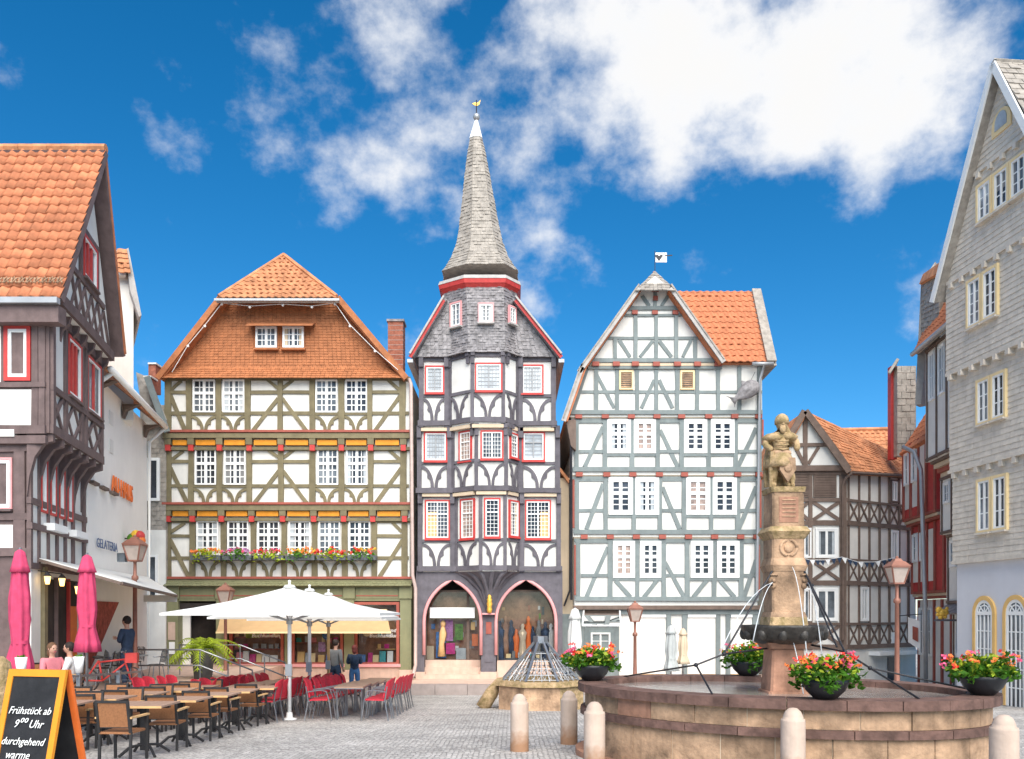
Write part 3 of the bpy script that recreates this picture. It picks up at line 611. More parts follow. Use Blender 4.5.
# ---------------------------------------------------------------- tower house with oriel and spire
H3 = thing('tower_house', P(488, 684, 31), 'narrow charcoal-timbered tower house with slate spire, oriel and two pointed arches', 'house')
T = 'charcoal'
STO = {2: dict(Y=30.98, v=(493, 572), uL=418, uR=561, J=(455, 479, 506.7, 519.6)), 3: dict(Y=30.86, v=(427.5, 493), uL=417, uR=560, J=(451.8, 474.7, 507.7, 518.6)), 4: dict(Y=30.74, v=(357, 427.5), uL=419, uR=556, J=(449, 470.6, 505, 518))}
BAYP = .62
def bayplan(d, Y):
    j = d; return [Vector((P(j[0], 0, Y).x, Y)), Vector((P(j[1], 0, Y - BAYP).x, Y - BAYP)), Vector((P(j[2], 0, Y - BAYP).x, Y - BAYP)), Vector((P(j[3], 0, Y).x, Y))]
for k, d in STO.items():
    Y = d['Y']; v0, v1 = d['v']; mb = MB(); pbox(mb, d['uL'] + 1, d['uR'] - 1, v0, v1, Y, 39.5); mb.build('wall', 'plaster', H3)
    pl = bayplan(d['J'], Y); zt, zb = P(0, v0, Y).z, P(0, v1, Y).z
    ring = [pl[0] + Vector((0, .3))] + pl + [pl[3] + Vector((0, .3))]
    mb = MB(); mb.prism([Vector((p.x, p.y, zb)) for p in ring], [Vector((p.x, p.y, zt)) for p in ring]); mb.build('oriel_wall', 'plaster', H3)
    fm = Fac(H3, 0, Y); faces = [Fac(H3, a.x, a.y, b.x - a.x, b.y - a.y) for a, b in zip(pl, pl[1:])]; lens = [(b - a).length for a, b in zip(pl, pl[1:])]
    d['fm'], d['faces'], d['lens'], d['z'] = fm, faces, lens, (zb, zt)
    vr = {2: 541, 3: 463.5, 4: 396}[k]; vb = {2: 566, 3: 488, 4: 421}[k]; vt = {2: 497, 3: 430, 4: 361}[k]
    zr, zs, ztp = P(0, vr, Y).z, P(0, vb, Y).z, P(0, vt, Y).z
    # main wall left and right of the oriel
    for (ua, ub) in ((d['uL'], d['J'][0]), (d['J'][3], d['uR'])):
        for u in (ua + 2.4, ub - (2.4 if ua == d['uL'] else 2.6)):
            fm.beam('post', T, u, v0, u, v1, 5, .07)
        fm.beam('rail', T, ua, vr, ub, vr, 3.2, .05); fm.beam('wall_plate', T, ua, v0 + 2.5, ub, v0 + 2.5, 4.5, .06)
        fm.beam('sill_beam', T, ua - 1, vb + 2.6, ub + 1, vb + 2.6, 5, .10); fm.arcs(T, ua + 5, ub - 5, vr + 2.5, vb, .11)
        for u in (ua + 2.4, ub - 2.4): fm.rect('bracket', T, u - 2.2, u + 2.2, v0 - 1, v0 + 11, -.02, .18)
    for fi, (ff, L) in enumerate(zip(faces, lens)):
        zb_, zt_ = zb + .01, zt - .01
        for a in ((.06, L - .06) if fi == 1 else ((.07,) if fi == 0 else (L - .07,))):
            ff.beam_m('post', T, (a, zb_), (a, zt_), .14, .05)
        for zz, w_ in ((zr, .11), (ztp + .04, .16), (zs - .09, .18)): ff.beam_m('rail', T, (-.03 if fi else 0, zz), (L + .03, zz), w_, .045)
        ff.arc(T, .1, zr - .08, L / 2 - .01, zs, .10); ff.arc(T, L - .1, zr - .08, L / 2 + .01, zs, .10)
        if k > 2:
            for a in (.08, L - .08):
                mb = MB(); ff.box(mb, a - .07, a + .07, -.02, .14, zt - .16, zt - .002); ff.box(mb, a - .06, a + .06, -.02, .10, zt - .42, zt - .16); mb.build('bracket', T, H3)
def tw(f, u0, u1, v0, v1, pane, cols=2, rows=(2,), dense=True): f.window(u0, u1, v0, v1, cols, rows, fw=.045, pane=pane, casing='red_paint', cw=.055, bw=.016, bars='white_paint' if pane != 'pane_pale' else 'lead', sub=3 if dense else 1, mull=.045, sill='red_paint')
s4, s3, s2 = STO[4], STO[3], STO[2]
tw(s4['fm'], 425, 444.5, 366, 394, 'pane_pale', 2, (6,)); tw(s4['faces'][1], 475, 502.5, 363, 392, 'pane_pale', 2, (6,)); tw(s4['fm'], 521, 543.5, 365, 394.5, 'pane_pale', 2, (6,))
tw(s3['fm'], 424, 447.5, 432, 462, 'pane_pale', 2, (6,)); tw(s3['faces'][0], 459.5, 472.3, 432, 461, 'pane_warm', 1, (2, 4)); tw(s3['faces'][1], 480.5, 503.5, 430.5, 460, 'pane_mid', 2, (6,)); tw(s3['faces'][2], 509.2, 517.2, 432, 460, 'pane_mid', 1, (2, 4)); tw(s3['fm'], 521.8, 545, 432, 461.5, 'pane_pale', 2, (2, 4), False)
tw(s2['fm'], 425, 450, 500, 539.5, 'pane_dark', 2, (3, 6)); tw(s2['faces'][0], 461, 475.4, 499.5, 539, 'pane_warm', 1, (3, 6)); tw(s2['faces'][1], 484, 500.6, 498, 538, 'pane_dark', 1, (3, 6)); tw(s2['faces'][2], 508.2, 518, 499.5, 538, 'pane_mid', 1, (3, 6)); tw(s2['fm'], 525, 551, 500, 539.5, 'pane_dark', 2, (3, 6))
for (u0, u1) in ((427.5, 436.5), (540, 548.6)): s2['fm'].rect('curtain', 'wood_pale', u0, u1, 512, 537, .0, .018)
# pale coving under each jetty
for (k, v) in ((3, 493.5), (4, 428)):
    d = STO[k]
    for (ua, ub) in ((d['uL'], d['J'][0]), (d['J'][3], d['uR'])): d['fm'].rect('coving', 'plaster_beige', ua + 2, ub - 2, v, v + 3.2, -.1, .06)
    for ff, L in zip(d['faces'], d['lens']):
        z = P(0, v + 1.4, d['Y']).z; mb = MB(); ff.box(mb, .05, L - .05, -.1, .03, z - .07, z + .05); mb.build('coving', 'plaster_beige', H3)
# slated gable and roof
zg0, zg1 = P(0, 357, 30.74).z, P(0, 293, 30.74).z
gx = [P(u, 0, 30.6).x for u in (411, 450, 508, 561)]; xm = (gx[0] + gx[3]) / 2; zap = zg0 + (zg1 - zg0) * (xm - gx[0]) / (gx[1] - gx[0])
kt = .86; zk = lerp(zg0, zg1, kt); kx = (lerp(gx[0], gx[1], kt), lerp(gx[3], gx[2], kt))
mb = MB(); mb.prism([(gx[0] + .2, 30.62, zg0), (gx[3] - .2, 30.62, zg0), (kx[1] - .1, 30.62, zk), (kx[0] + .1, 30.62, zk)], [(gx[0] + .2, 31.2, zg0), (gx[3] - .2, 31.2, zg0), (kx[1] - .1, 31.2, zk), (kx[0] + .1, 31.2, zk)]); mb.build('gable_wall', 'slate', H3)
mb = MB(); patch(mb, (gx[0] + .25, 30.55, zg0 - .04), (gx[3] - .25, 30.55, zg0 - .04), (kx[1] - .06, 30.60, zk), (kx[0] + .06, 30.60, zk), 15, .15, .018, .4, up=(0, -1, 0), seed=9); mb.build('gable_slates', 'slate', H3, kind='stuff')
rm = MB()
for a, b in ((gx[0], kx[0]), (gx[3], kx[1])):
    sheet(rm, [(a, 30.3, zg0 - .05), (b, 30.3, zk), (b, 39.5, zk), (a, 39.5, zg0 - .05)], .13); sheet(rm, [(b, 32.1, zk), (xm, 32.6, zap - 1.2), (xm, 39.5, zap - 1.2), (b, 39.5, zk)], .13)
R3 = rm.build('roof', 'slate', H3)
for a, b in ((gx[0], kx[0]), (gx[3], kx[1])):
    mb = MB(); mb.bar((a, 30.29, zg0 - .14), (b, 30.29, zk - .10), .05, .12); mb.build('verge_board', 'red_paint', R3)
    mb = MB(); mb.bar((a, 30.25, zg0 - .03), (b, 30.25, zk + .03), .12, .06); mb.build('verge_slates', 'verge', R3)
    mb = MB(); mb.box(a - .1, a + .1, 30.3, 39, zg0 - .32, zg0 - .20); mb.build('eave_gutter', 'zinc', R3)
s4['fm'].beam('eave_beam', T, 414, 356.5, 559, 356.5, 4, .14)
# turret above the oriel: an eight-sided slated drum
YT = 30.74 - BAYP
tb = [P(447, 0, 30.7), P(468.6, 0, YT), P(505.4, 0, YT), P(519, 0, 30.7)]; tt = [P(443.5, 0, 30.75), P(466, 0, YT + .04), P(503.5, 0, YT + .04), P(516.5, 0, 30.75)]
zb, zt = P(0, 353, YT).z, P(0, 284, YT).z
def octo(fp):
    a, b, c, d = [Vector((p.x, p.y)) for p in fp]; yb = a.y + 1.25; return [a, b, c, d, Vector((d.x, yb)), Vector((c.x, yb + (a.y - b.y))), Vector((b.x, yb + (a.y - b.y))), Vector((a.x, yb))]
ob, ot = octo(tb), octo(tt); mb = MB(); mb.prism([Vector((p.x, p.y, zb)) for p in ob], [Vector((p.x, p.y, zt)) for p in ot]); tur = mb.build('turret', 'slate', H3)
mb = MB()
for i in range(8):
    a, b, c, d = ob[i], ob[(i + 1) % 8], ot[(i + 1) % 8], ot[i]; cen = sum((Vector((p.x, p.y)) for p in ob), Vector((0, 0))) / 8; o_ = (a + b) / 2 - cen
    g0 = (a - cen).normalized() * .16, (b - cen).normalized() * .16; zf = lerp(zb, zt, .12); fa, fb = lerp(a, d, .12), lerp(b, c, .12)
    patch(mb, (a.x + g0[0].x, a.y + g0[0].y, zb), (b.x + g0[1].x, b.y + g0[1].y, zb), (fb.x, fb.y, zf), (fa.x, fa.y, zf), 3, .15, .02, .4, up=(o_.x, o_.y, 0), seed=30 + i)
    patch(mb, (fa.x, fa.y, zf), (fb.x, fb.y, zf), (c.x, c.y, zt), (d.x, d.y, zt), 22, .15, .02, .4, up=(o_.x, o_.y, 0), seed=40 + i)
mb.build('turret_slates', 'slate', tur, kind='stuff')
tf = [Fac(H3, a.x, a.y - .01, b.x - a.x, b.y - a.y) for a, b in ((ob[0], ob[1]), (ob[1], ob[2]), (ob[2], ob[3]))]
for ff, u0, u1, v0, v1 in ((tf[0], 451, 462.5, 304, 326), (tf[1], 478, 494, 303.5, 323.5), (tf[2], 507.8, 515, 305, 326)): ff.window(u0, u1, v0, v1, 2, (4,), fw=.045, pane='pane_mid', casing='pink_trim', cw=.05, bw=.016, sub=1, mull=.04, d=.02, sill='verge')
def oring(o, k, z): cen = sum((p for p in o), Vector((0, 0))) / 8; return [Vector((*(cen + (p - cen) * k), z)) for p in o]
mb = MB(); mb.prism(oring(ot, 1.0, zt - .12), oring(ot, 1.09, zt + .02)); mb.prism(oring(ot, 1.10, zt + .021), oring(ot, 1.12, zt + .17)); mb.build('cornice', 'red_paint', tur)
mb = MB(); mb.prism(oring(ot, 1.13, zt + .172), oring(ot, 1.10, zt + .30)); mb.build('cornice_cap', 'verge', tur)
cen = sum(ot, Vector((0, 0))) / 8; tip = P(475.5, 0, cen.y)
half = (ot[3].x - ot[0].x) / 2
prof = [(274, 1.03), (268, .92), (258, .77), (243, .63), (228, .55), (200, .44), (172, .335), (150, .24), (134, .16)]
rings = []
for v, k in prof:
    z = ZC + (VH - v) / FPX * (cen.y - .35); cx = lerp(cen.x, tip.x, (274 - v) / 160); rings.append([Vector((cx + (p.x - cen.x) * k, cen.y + (p.y - cen.y) * k, z)) for p in ot])
mb = MB()
for r0, r1 in zip(rings, rings[1:]): mb.prism(r0, r1)
sp = mb.build('spire', 'slate_pale', tur); mb = MB()
for j, (r0, r1) in enumerate(zip(rings, rings[1:])):
    nr = max(1, round((r1[0].z - r0[0].z) / .125))
    for i in range(8):
        o_ = (r0[i] + r0[(i + 1) % 8]) / 2 - sum(r0, Vector()) / 8; patch(mb, r0[i], r0[(i + 1) % 8], r1[(i + 1) % 8], r1[i], nr, .14, .02, .35, up=o_, seed=60 + j * 8 + i)
mb.build('spire_slates', 'slate_pale', sp, kind='stuff')
mb = MB(); top = rings[-1]; c = sum(top, Vector()) / 8; zt2 = ZC + (VH - 115) / FPX * (cen.y - .35); mb.prism([c + (p - c) * 1.12 for p in top], [Vector((c.x + (p.x - c.x) * .25, c.y + (p.y - c.y) * .25, zt2)) for p in top]); mb.build('lead_cap', 'white_paint', sp)
mb = MB(); mb.tube([(c.x, c.y, zt2 - .1), (c.x, c.y, zt2 + .75)], .022, 6); vn = mb.build('vane_rod', 'iron', sp)
mb = MB(); mb.ball((c.x, c.y, zt2 + .13), .13, 10, 8); mb.build('finial_ball', 'zinc', sp, True)
mb = MB(); b_ = (c.x, c.y, zt2 + .62); mb.prism([Vector(b_) + Vector((x, -.012, z)) for x, z in ((-.16, 0), (-.05, .05), (.06, .03), (.15, .14), (.11, -.02), (.02, -.09), (-.08, -.05))], [Vector(b_) + Vector((x, .012, z)) for x, z in ((-.16, 0), (-.05, .05), (.06, .03), (.15, .14), (.11, -.02), (.02, -.09), (-.08, -.05))]); mb.build('weathercock', 'gold', sp)
# ground floor: two pointed arches
g0 = Fac(H3, 0, 31.0); yb_ = 39.5
def g_arch(u0, u1, vs, va, n=9):
    hw, h = (u1 - u0) / 2, vs - va; Rr = (hw * hw + h * h) / (2 * hw); th = math.acos((Rr - hw) / Rr); pts = []
    for i in range(n + 1): a = th * i / n; pts.append((u0 + Rr - Rr * math.cos(a), vs - Rr * math.sin(a)))
    return pts + [(u0 + u1 - u, v) for u, v in pts[::-1][1:]]
mb = MB(); A = [(424, 481), (496, 556)]
for (u0, u1) in ((416, 424), (481, 496), (556, 562.5)): pbox(mb, u0, u1, 621, 676, 31.0, 31.95)
for (u0, u1) in A:
    pts = g_arch(u0, u1, 622, 580)
    for (ua, va), (ub, vb) in zip(pts, pts[1:]): g0.poly(mb, [g0.m(ua, va), g0.m(ub, vb), g0.m(ub, 571), g0.m(ua, 571)], -.95, 0)
for (u0, u1) in ((416, 424), (481, 496), (556, 562.5)): pbox(mb, u0, u1, 571, 621, 31.0, 31.95)
gw = mb.build('arcade_wall', 'charcoal', H3)
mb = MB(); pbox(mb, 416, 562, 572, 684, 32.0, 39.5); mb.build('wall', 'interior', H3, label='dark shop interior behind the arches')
for (u0, u1) in A:
    pts = [(u0, 655)] + g_arch(u0, u1, 622, 580) + [(u1, 655)]
    mb = MB(); mb.tube([P(u, v, 30.97) for u, v in pts], .065, 6); mb.build('arch_moulding', 'pink_trim', gw, True)
for (u0, u1) in ((415.5, 424.8), (480.3, 496.7), (555.3, 563)): mb = MB(); pbox(mb, u0, u1, 672, 686, 30.93, 31.9); mb.build('pier_base', 'sandstone_pink', gw)
g0.rect('relief_plaque', 'rust_red', 486, 491.5, 622, 634, -.01, .025, gw); g0.rect('relief_panel', 'charcoal', 484.5, 493, 640, 662, -.01, .02, gw)
mb = MB(); c0 = P(489.5, 611, 30.9); pl = bayplan(s2['J'], s2['Y']); zb2 = s2['z'][0]
for i, p in enumerate([pl[0], (pl[0] + pl[1]) / 2, pl[1], (pl[1] + pl[2]) / 2, pl[2], (pl[2] + pl[3]) / 2, pl[3]]):
    q_ = Vector((p.x, p.y + .08, zb2 + .06)); mid = Vector((lerp(c0.x, p.x, .28), lerp(c0.y, p.y, .35), lerp(c0.z, zb2, .55))); m2 = Vector((lerp(c0.x, p.x, .62), lerp(c0.y, p.y, .72), lerp(c0.z, zb2, .86)))
    mb = MB(); mb.tube([c0 + Vector((0, .05, -.1)), mid, m2, q_], [.07, .075, .08, .085], 6); mb.build('corbel_rib', T, H3)
mb = MB(); cc_ = sum(pl, Vector((0, 0))) / 4; rg = [pl[0] + Vector((0, .2))] + pl + [pl[3] + Vector((0, .2))]
lay = [(.10, c0.z), (.28, lerp(c0.z, zb2, .5)), (.6, lerp(c0.z, zb2, .8)), (1, zb2 + .02)]
for (k0, za), (k1, zc_) in zip(lay, lay[1:]):
    f_ = lambda p, k: Vector((lerp(c0.x, p.x, k), lerp(31.0, p.y, k * .95), 0)); mb.prism([f_(p, k0) + Vector((0, 0, za)) for p in rg], [f_(p, k1) + Vector((0, 0, zc_)) for p in rg])
mb.build('corbel', T, H3)
mb = MB(); b_ = P(489.5, 604, 30.72); mb.lathe([(.07, -.32), (.10, -.2), (.075, -.1), (.11, 0), (.08, .1), (.10, .16), (.06, .22), (.07, .28), (.03, .34)], b_, 8); mb.build('carved_figure', 'gold', H3, True)
g0.rect('console_shelf', 'pink_trim', 482.5, 495, 613, 614.6, -.02, .26)
# shop fittings under the arches
mb = MB(); pbox(mb, 424.5, 480.5, 660, 668, 31.5, 31.9); mb.build('threshold', 'sandstone_pink', H3)
for i, v in enumerate((668, 675, 681.5)): mb = MB(); pbox(mb, 424.5 - (3 if i == 2 else 0), 480.5 + (3 if i == 2 else 0), v - .6, 688, 31.25 - .33 * i, 31.9 - .01 * i); mb.build('step', 'sandstone_pink', H3)
mb = MB(); pbox(mb, 497, 555.5, 661, 682, 31.08, 31.6); mb.build('plinth', 'sandstone_pink', H3)
fi = Fac(H3, 0, 31.55)
def shopwin(u0, u1, v0, v1, mull):
    a0, z1 = fi.m(u0, v0); a1, z0 = fi.m(u1, v1); mb = MB()
    for (x0, x1) in [(a0, a0 + .06), (a1 - .06, a1)] + [(fi.m(u, 0)[0] - .05, fi.m(u, 0)[0] + .05) for u in mull]: fi.box(mb, x0, x1, -.05, .03, z0, z1)
    fi.box(mb, a0 + .06, a1 - .06, -.04, .02, z1 - .07, z1); fi.box(mb, a0 + .06, a1 - .06, -.04, .02, z0, z0 + .06)
    w = mb.build('shop_window', 'umber', H3); mb = MB(); fi.box(mb, a0, a1, -.016, -.006, z0, z1); mb.build('pane', 'glass', w); return w, a0, a1, z0, z1
w1, a0, a1, z0, z1 = shopwin(425, 480, 590, 661, [468])
mb = MB(); mb.box(a0 + .05, a1, 31.9, 31.95, z0, z1); mb.build('back_panel', 'interior_warm', w1)
mb = MB(); p0, p1 = P(430, 618, 31.35), P(474.8, 607.5, 31.35); mb.box(p0.x, p1.x, 31.3, 31.42, p0.z, p1.z); mb.build('blank_sign', 'white_paint', w1)
for n_, m_, u0, u1, v0, v1 in (('poster', 'petal_lilac', 440, 453, 619, 641), ('dress', 'blue_print', 436, 446, 632, 658), ('bag', 'magenta', 443, 455, 643, 654), ('box', 'pane_pale', 456, 466, 648, 660), ('box', 'plaster_beige', 427, 434, 646, 660), ('scarf', 'leaf', 455, 463, 624, 640), ('notice', 'text_orange', 472, 478, 634, 646), ('notice', 'yellow_paint', 471, 475, 622, 630)):
    mb = MB(); pbox(mb, u0, u1, v0, v1, 31.68, 31.76); mb.build(n_, m_, w1)
mb = MB(); hd = P(443, 624, 31.62); mb.ball(hd, .11, 8, 6, 1, 1, 1.3); mb.tube([hd, hd - Vector((0, 0, .35)), hd - Vector((.05, 0, .75)), hd - Vector((.05, 0, 1.2))], [.05, .15, .11, .16], 8); mb.build('mannequin', 'wood_pale', w1, True)
w2, a0, a1, z0, z1 = shopwin(497, 555, 590, 662, [])
mb = MB(); mb.box(a0 + .05, a1, 31.9, 31.95, z0, z1); mb.build('back_panel', 'interior_warm', w2)
rd = random.Random(11)                                             # busts, scarves and boxes added to stand in for messy reflections
for i in range(10):
    u = 500 + 5.6 * i + rd.uniform(-1.5, 1.5); hh = rd.uniform(1.1, 1.75); b_ = P(u, 660, 31.66 + .05 * (i % 4)); wv_ = rd.uniform(.8, 1.35); mb = MB()
    mb.lathe([(.16 * wv_, 0), (.13 * wv_, hh * .3), (.10 * wv_, hh * .55), (.15 * wv_, hh * .75), (.05, hh * .86), (.075, hh * .93), (.03, hh)], b_, 12, lambda a, z: 1 + .12 * math.sin(a * 5 + i), 1, .7); mb.build('reflection_bust', rd.choice(['text_orange', 'cloth_white', 'plaster_beige', 'cloth_grey', 'wood_pale', 'brick', 'pane_mid', 'cloth_navy', 'interior_warm']), w2, True)
for i in range(16):
    u, v = rd.uniform(500, 550), rd.uniform(600, 650); w_, h_ = rd.uniform(1.5, 4.5), rd.uniform(3, 11); mb = MB(); pbox(mb, u, u + w_, v, v + h_, 31.84 + .003 * i, 31.885 + .003 * i); mb.build('reflection_scarf', rd.choice(['cloth_white', 'brick', 'pane_mid', 'plaster_beige', 'cloth_navy', 'wood_pale', 'leaf', 'slate', 'text_orange']), w2)
for i in range(9):
    u = 500 + 6 * i; mb = MB(); pbox(mb, u, u + rd.uniform(2.5, 5), 658 - rd.uniform(3, 8), 658, 31.60 + .004 * i, 31.64 + .004 * i); mb.build('box', rd.choice(['pane_pale', 'teal', 'brick', 'cream_paint', 'cloth_grey']), w2)
for i in range(14):
    u, v = rd.uniform(427, 474), rd.uniform(620, 648); w_, h_ = rd.uniform(2, 6), rd.uniform(3, 9); mb = MB(); pbox(mb, u, u + w_, v, v + h_, 31.80 + .004 * i, 31.84 + .004 * i); mb.build('reflection_cloth', rd.choice(['leaf', 'petal_lilac', 'blue_print', 'plaster_beige', 'cloth_white', 'slate', 'leaf_lime', 'brick']), w1)  # added coloured slabs standing in for reflections in the left pane
mb = MB(); pbox(mb, 497.5, 554, 658, 662, 31.6, 31.88); mb.build('display_floor', 'pane_mid', w2)
# narrow plastered house in the gap to the right
HG = thing('gap_house', P(566, 676, 31.6), 'narrow beige plastered house squeezed between tower and grey-blue house', 'house')
mb = MB(); pbox(mb, 559, 573, 478, 672, 31.6, 38); mb.build('wall', 'plaster_beige', HG)
mb = MB(); p0, p1, p2 = P(557, 455, 31.4), P(574, 500, 31.4), P(574, 480, 31.4); sheet(mb, [P(556, 462, 31.4), P(574, 485, 31.4), P(574, 485, 31.4) + Vector((0, 5, 0)), P(556, 462, 31.4) + Vector((0, 5, 0))], .1); mb.build('roof', 'tile_old', HG)
mb = MB(); pbox(mb, 560, 572, 614, 672, 31.4, 31.62); mb.build('door', 'greyblue', HG)
mb = MB(); mb.tube([P(570, 480, 31.4), P(570, 590, 31.4), P(564, 606, 31.35)], .04, 6); mb.build('downpipe', 'iron', HG)
# ---------------------------------------------------------------- grey-blue timbered house
H4 = thing('gabled_house', P(665, 678, 31), 'tall white house with grey-blue timbers, red joist ends and stepped gable', 'house')
G = 'greyblue'
Ys = [31.0, 30.94, 30.88, 30.82, 30.76]
ff = [Fac(H4, 0, y) for y in Ys]
for (v0, v1, ul, ur, y) in ((537, 606, 574.5, 757.5, Ys[0]), (475, 537, 573, 759, Ys[1]), (417, 475, 572, 761, Ys[2])):
    mb = MB(); pbox(mb, ul, ur, v0, v1, y, 40); mb.build('wall', 'plaster', H4)
def prism_px(mb, pts, Yf, Yb): return mb.prism([P(u, v, Yf) for u, v in pts], [P(u, v, Yf) + Vector((0, Yb - Yf, 0)) for u, v in pts])
mb = MB(); prism_px(mb, [(570, 417), (762, 417), (762, 365), (587, 365)], Ys[3], 38); mb.build('wall', 'plaster', H4)
mb = MB(); prism_px(mb, [(587, 365), (722, 365), (672, 290), (655, 276), (638, 290)], Ys[4], 38); mb.build('gable_wall', 'plaster', H4)
def storey4(f, ul, ur, posts, v0, v1, rail, plate, wins, wv, blanks, braces):
    for u in posts: f.beam('post', G, u, v0, u, v1, 4.6, .05)
    f.beam('wall_plate', G, ul, v0 + 1.6, ur, v0 + 1.6, 3.2, .045); f.beam('sill_beam', G, ul, plate, ur, plate, 4.6, .07)
    for a, b in blanks: f.beam('rail', G, a, rail, b, rail, 3.4, .035)
    for b in braces: f.beam('brace', G, *b, 4.2, .03)
    for i, (a, b) in enumerate(wins):
        w = f.window(a, b, wv[0], wv[1], 2, (2, 3), fw=.17, pane=random.choice(['pane_dark', 'pane_dark', 'pane_dark', 'pane_warm']), mull=.12, bw=.035, sub=1)
        if wv[0] > 0: f.beam('rail', G, a - 1, wv[1] + 1.6, b + 1, wv[1] + 1.6, 2.6, .04)
def heads(f, us, v, ul, ur):
    f.rect('pale_coving', 'plaster_beige', ul, ur, v - 1.2, v + 1.4, -.05, .03); f.beam('joist_beam', G, ul, v + 3.2, ur, v + 3.2, 2.6, .03)
    for u in us: f.rect('joist_end', 'rust_red', u - 3.4, u + 3.4, v - 2.1, v + 2.1, -.05, .12 + eps())
storey4(ff[2], 572.5, 761, [576.5, 605, 632, 657.5, 681.5, 708.5, 735.5, 759], 420, 471, 451.5, 469.5, [(607, 630.6), (633.6, 655.6), (683.7, 706.8), (710.4, 734)], (419.5, 453.5), [(579, 604), (659, 680), (738, 757)], [(603, 427, 584.5, 467), (660, 430, 678, 467), (756, 428, 738, 467)])
heads(ff[2], [578.5, 605, 631, 656.5, 681, 708, 734, 758], 416.8, 571, 762)
storey4(ff[1], 573.5, 759.5, [577, 605.5, 633.6, 659.8, 684, 711, 737.5, 758], 478, 533, 510.5, 532, [(608.4, 632.6), (635.2, 658.8), (685.8, 709.8), (712.3, 736.4)], (477.5, 514.8), [(579, 604), (661, 682), (740, 756)], [(603, 484, 586.5, 529), (662.5, 487, 679.5, 529), (756, 487, 738.5, 529)])
heads(ff[1], [579, 606.5, 632.5, 659, 684, 710, 737, 758], 474.8, 572, 760.5)
storey4(ff[0], 575, 758, [578, 610, 637, 663.6, 687, 714, 741, 756.5], 540, 600, 575.5, 598.8, [(613, 634.8), (640, 661), (690.4, 712.6), (716.7, 739)], (541, 577.8), [(581, 609), (666, 686), (743, 756)], [(607.8, 547, 586.5, 597), (665, 562, 684, 597), (615.6, 580.5, 630.5, 597), (657, 580.5, 643.7, 597), (706.6, 580.5, 693, 597), (720, 580.5, 734.6, 597), (756, 560, 744, 597)])
heads(ff[0], [584, 610, 636, 662, 688, 714, 740, 756], 537, 574, 759)
# attic storey and gable
f = ff[3]
for u in (596, 617, 637, 656, 677, 697, 718, 739, 759): f.beam('post', G, u, 367, u, 414, 4, .05)
f.beam('sill_beam', G, 571, 412.5, 762, 412.5, 4.4, .06); f.beam('rail', G, 580, 392, 762, 392, 3, .035)
for b in ((597, 375, 614, 408), (654, 380, 641.5, 408), (659, 380, 672.5, 408), (587, 369, 572, 414)): f.beam('brace', G, *b, 3.6, .03)
for (a, b) in ((619, 633.2), (680, 694.2)):
    a0, z1 = f.m(a, 371); a1, z0 = f.m(b, 390); mb = MB()
    for (x0, x1, y0, y1) in ((a0, a0 + .06, z0, z1), (a1 - .06, a1, z0, z1), (a0 + .06, a1 - .06, z1 - .06, z1), (a0 + .06, a1 - .06, z0, z0 + .06)): f.box(mb, x0, x1, -.02, .08, y0, y1)
    w = mb.build('louvre_window', 'cream_paint', H4)
    for i in range(7): z = z0 + .09 + (z1 - z0 - .15) * i / 7; mb = MB(); mb.hexa([f.w(x, d, zz) for zz, dd in ((z, .05), (z + .05, .01)) for x, d in ((a0 + .06, dd), (a0 + .06, dd + .02), (a1 - .06, dd + .02), (a1 - .06, dd))]); mb.build('slat', 'sandstone', w)
f = ff[4]; heads(f, [595.5, 616, 635, 656, 677, 697, 717.5], 364.6, 588, 722)
f.beam('tie_beam', G, 590, 360.5, 720, 360.5, 4, .05)
for u in (635.5, 656, 676): f.beam('post', G, u, 316, u, 359, 3.8, .05)
for u in (615, 695): f.beam('post', G, u, 338, u, 359, 3.8, .045)
f.beam('rail', G, 604, 338.2, 706, 338.2, 3, .035)
for b in ((619, 340, 630, 357), (652.6, 341, 640, 357), (659, 341, 671.4, 357), (691, 340, 682.7, 357)): f.beam('brace', G, *b, 3.6, .03)
f.beam('collar_beam', G, 628, 308.5, 683, 308.5, 4, .05); f.beam('rail', G, 624, 315.5, 688, 315.5, 2.6, .03)
for u in (634.5, 654.6, 675): f.rect('joist_end', 'rust_red', u - 2.8, u + 2.8, 311.3, 315, -.05, .11 + eps())
f.beam('king_post', G, 655, 290, 655, 307, 3.4, .045); f.rect('joist_end', 'rust_red', 652, 658.6, 288, 292, -.05, .13); f.rect('joist_end', 'rust_red', 653, 657.4, 297, 301, -.05, .12)
for b in ((649, 306, 642, 296), (661.5, 306, 668, 296)): f.beam('brace', G, *b, 3.4, .03)
for b in ((588, 364, 639, 291), (721, 360, 671, 291)): f.beam('rafter', G, *b, 5, .06)
# roofs
yr = 30.35
def slope(name, pts_front, depth, m, th=.14):
    mb = MB(); a, b = pts_front; sheet(mb, [a, b, b + Vector((0, depth, 0)), a + Vector((0, depth, 0))], th); return mb.build(name, m, H4)
cap0, cap1 = P(637, 289, yr), P(673, 289, yr); ap = P(655, 271, 31.9)
RL = slope('roof', (P(579, 371, yr), P(638, 288, yr)), 9, 'tile_orange'); RLo = slope('roof', (P(564, 420, yr), P(582.5, 367, yr)), 9, 'tile_orange'); RRi = slope('roof', (P(724, 361, yr), P(672, 288, yr)), 9, 'tile_orange')
for b, n_ in (((579, 372, 639, 287.5), 1), ((724, 362, 671, 287.5), 1), ((563.5, 421, 582, 367), 1)):
    p, q_ = P(b[0], b[1], yr - .05), P(b[2], b[3], yr - .05); mb = MB(); mb.bar(p, q_, .06, .17); mb.build('verge_board', 'verge', RL); mb = MB(); mb.bar(p + Vector((0, .02, .11)), q_ + Vector((0, .02, .11)), .16, .05); mb.build('verge_slates', 'slate_pale', RL)
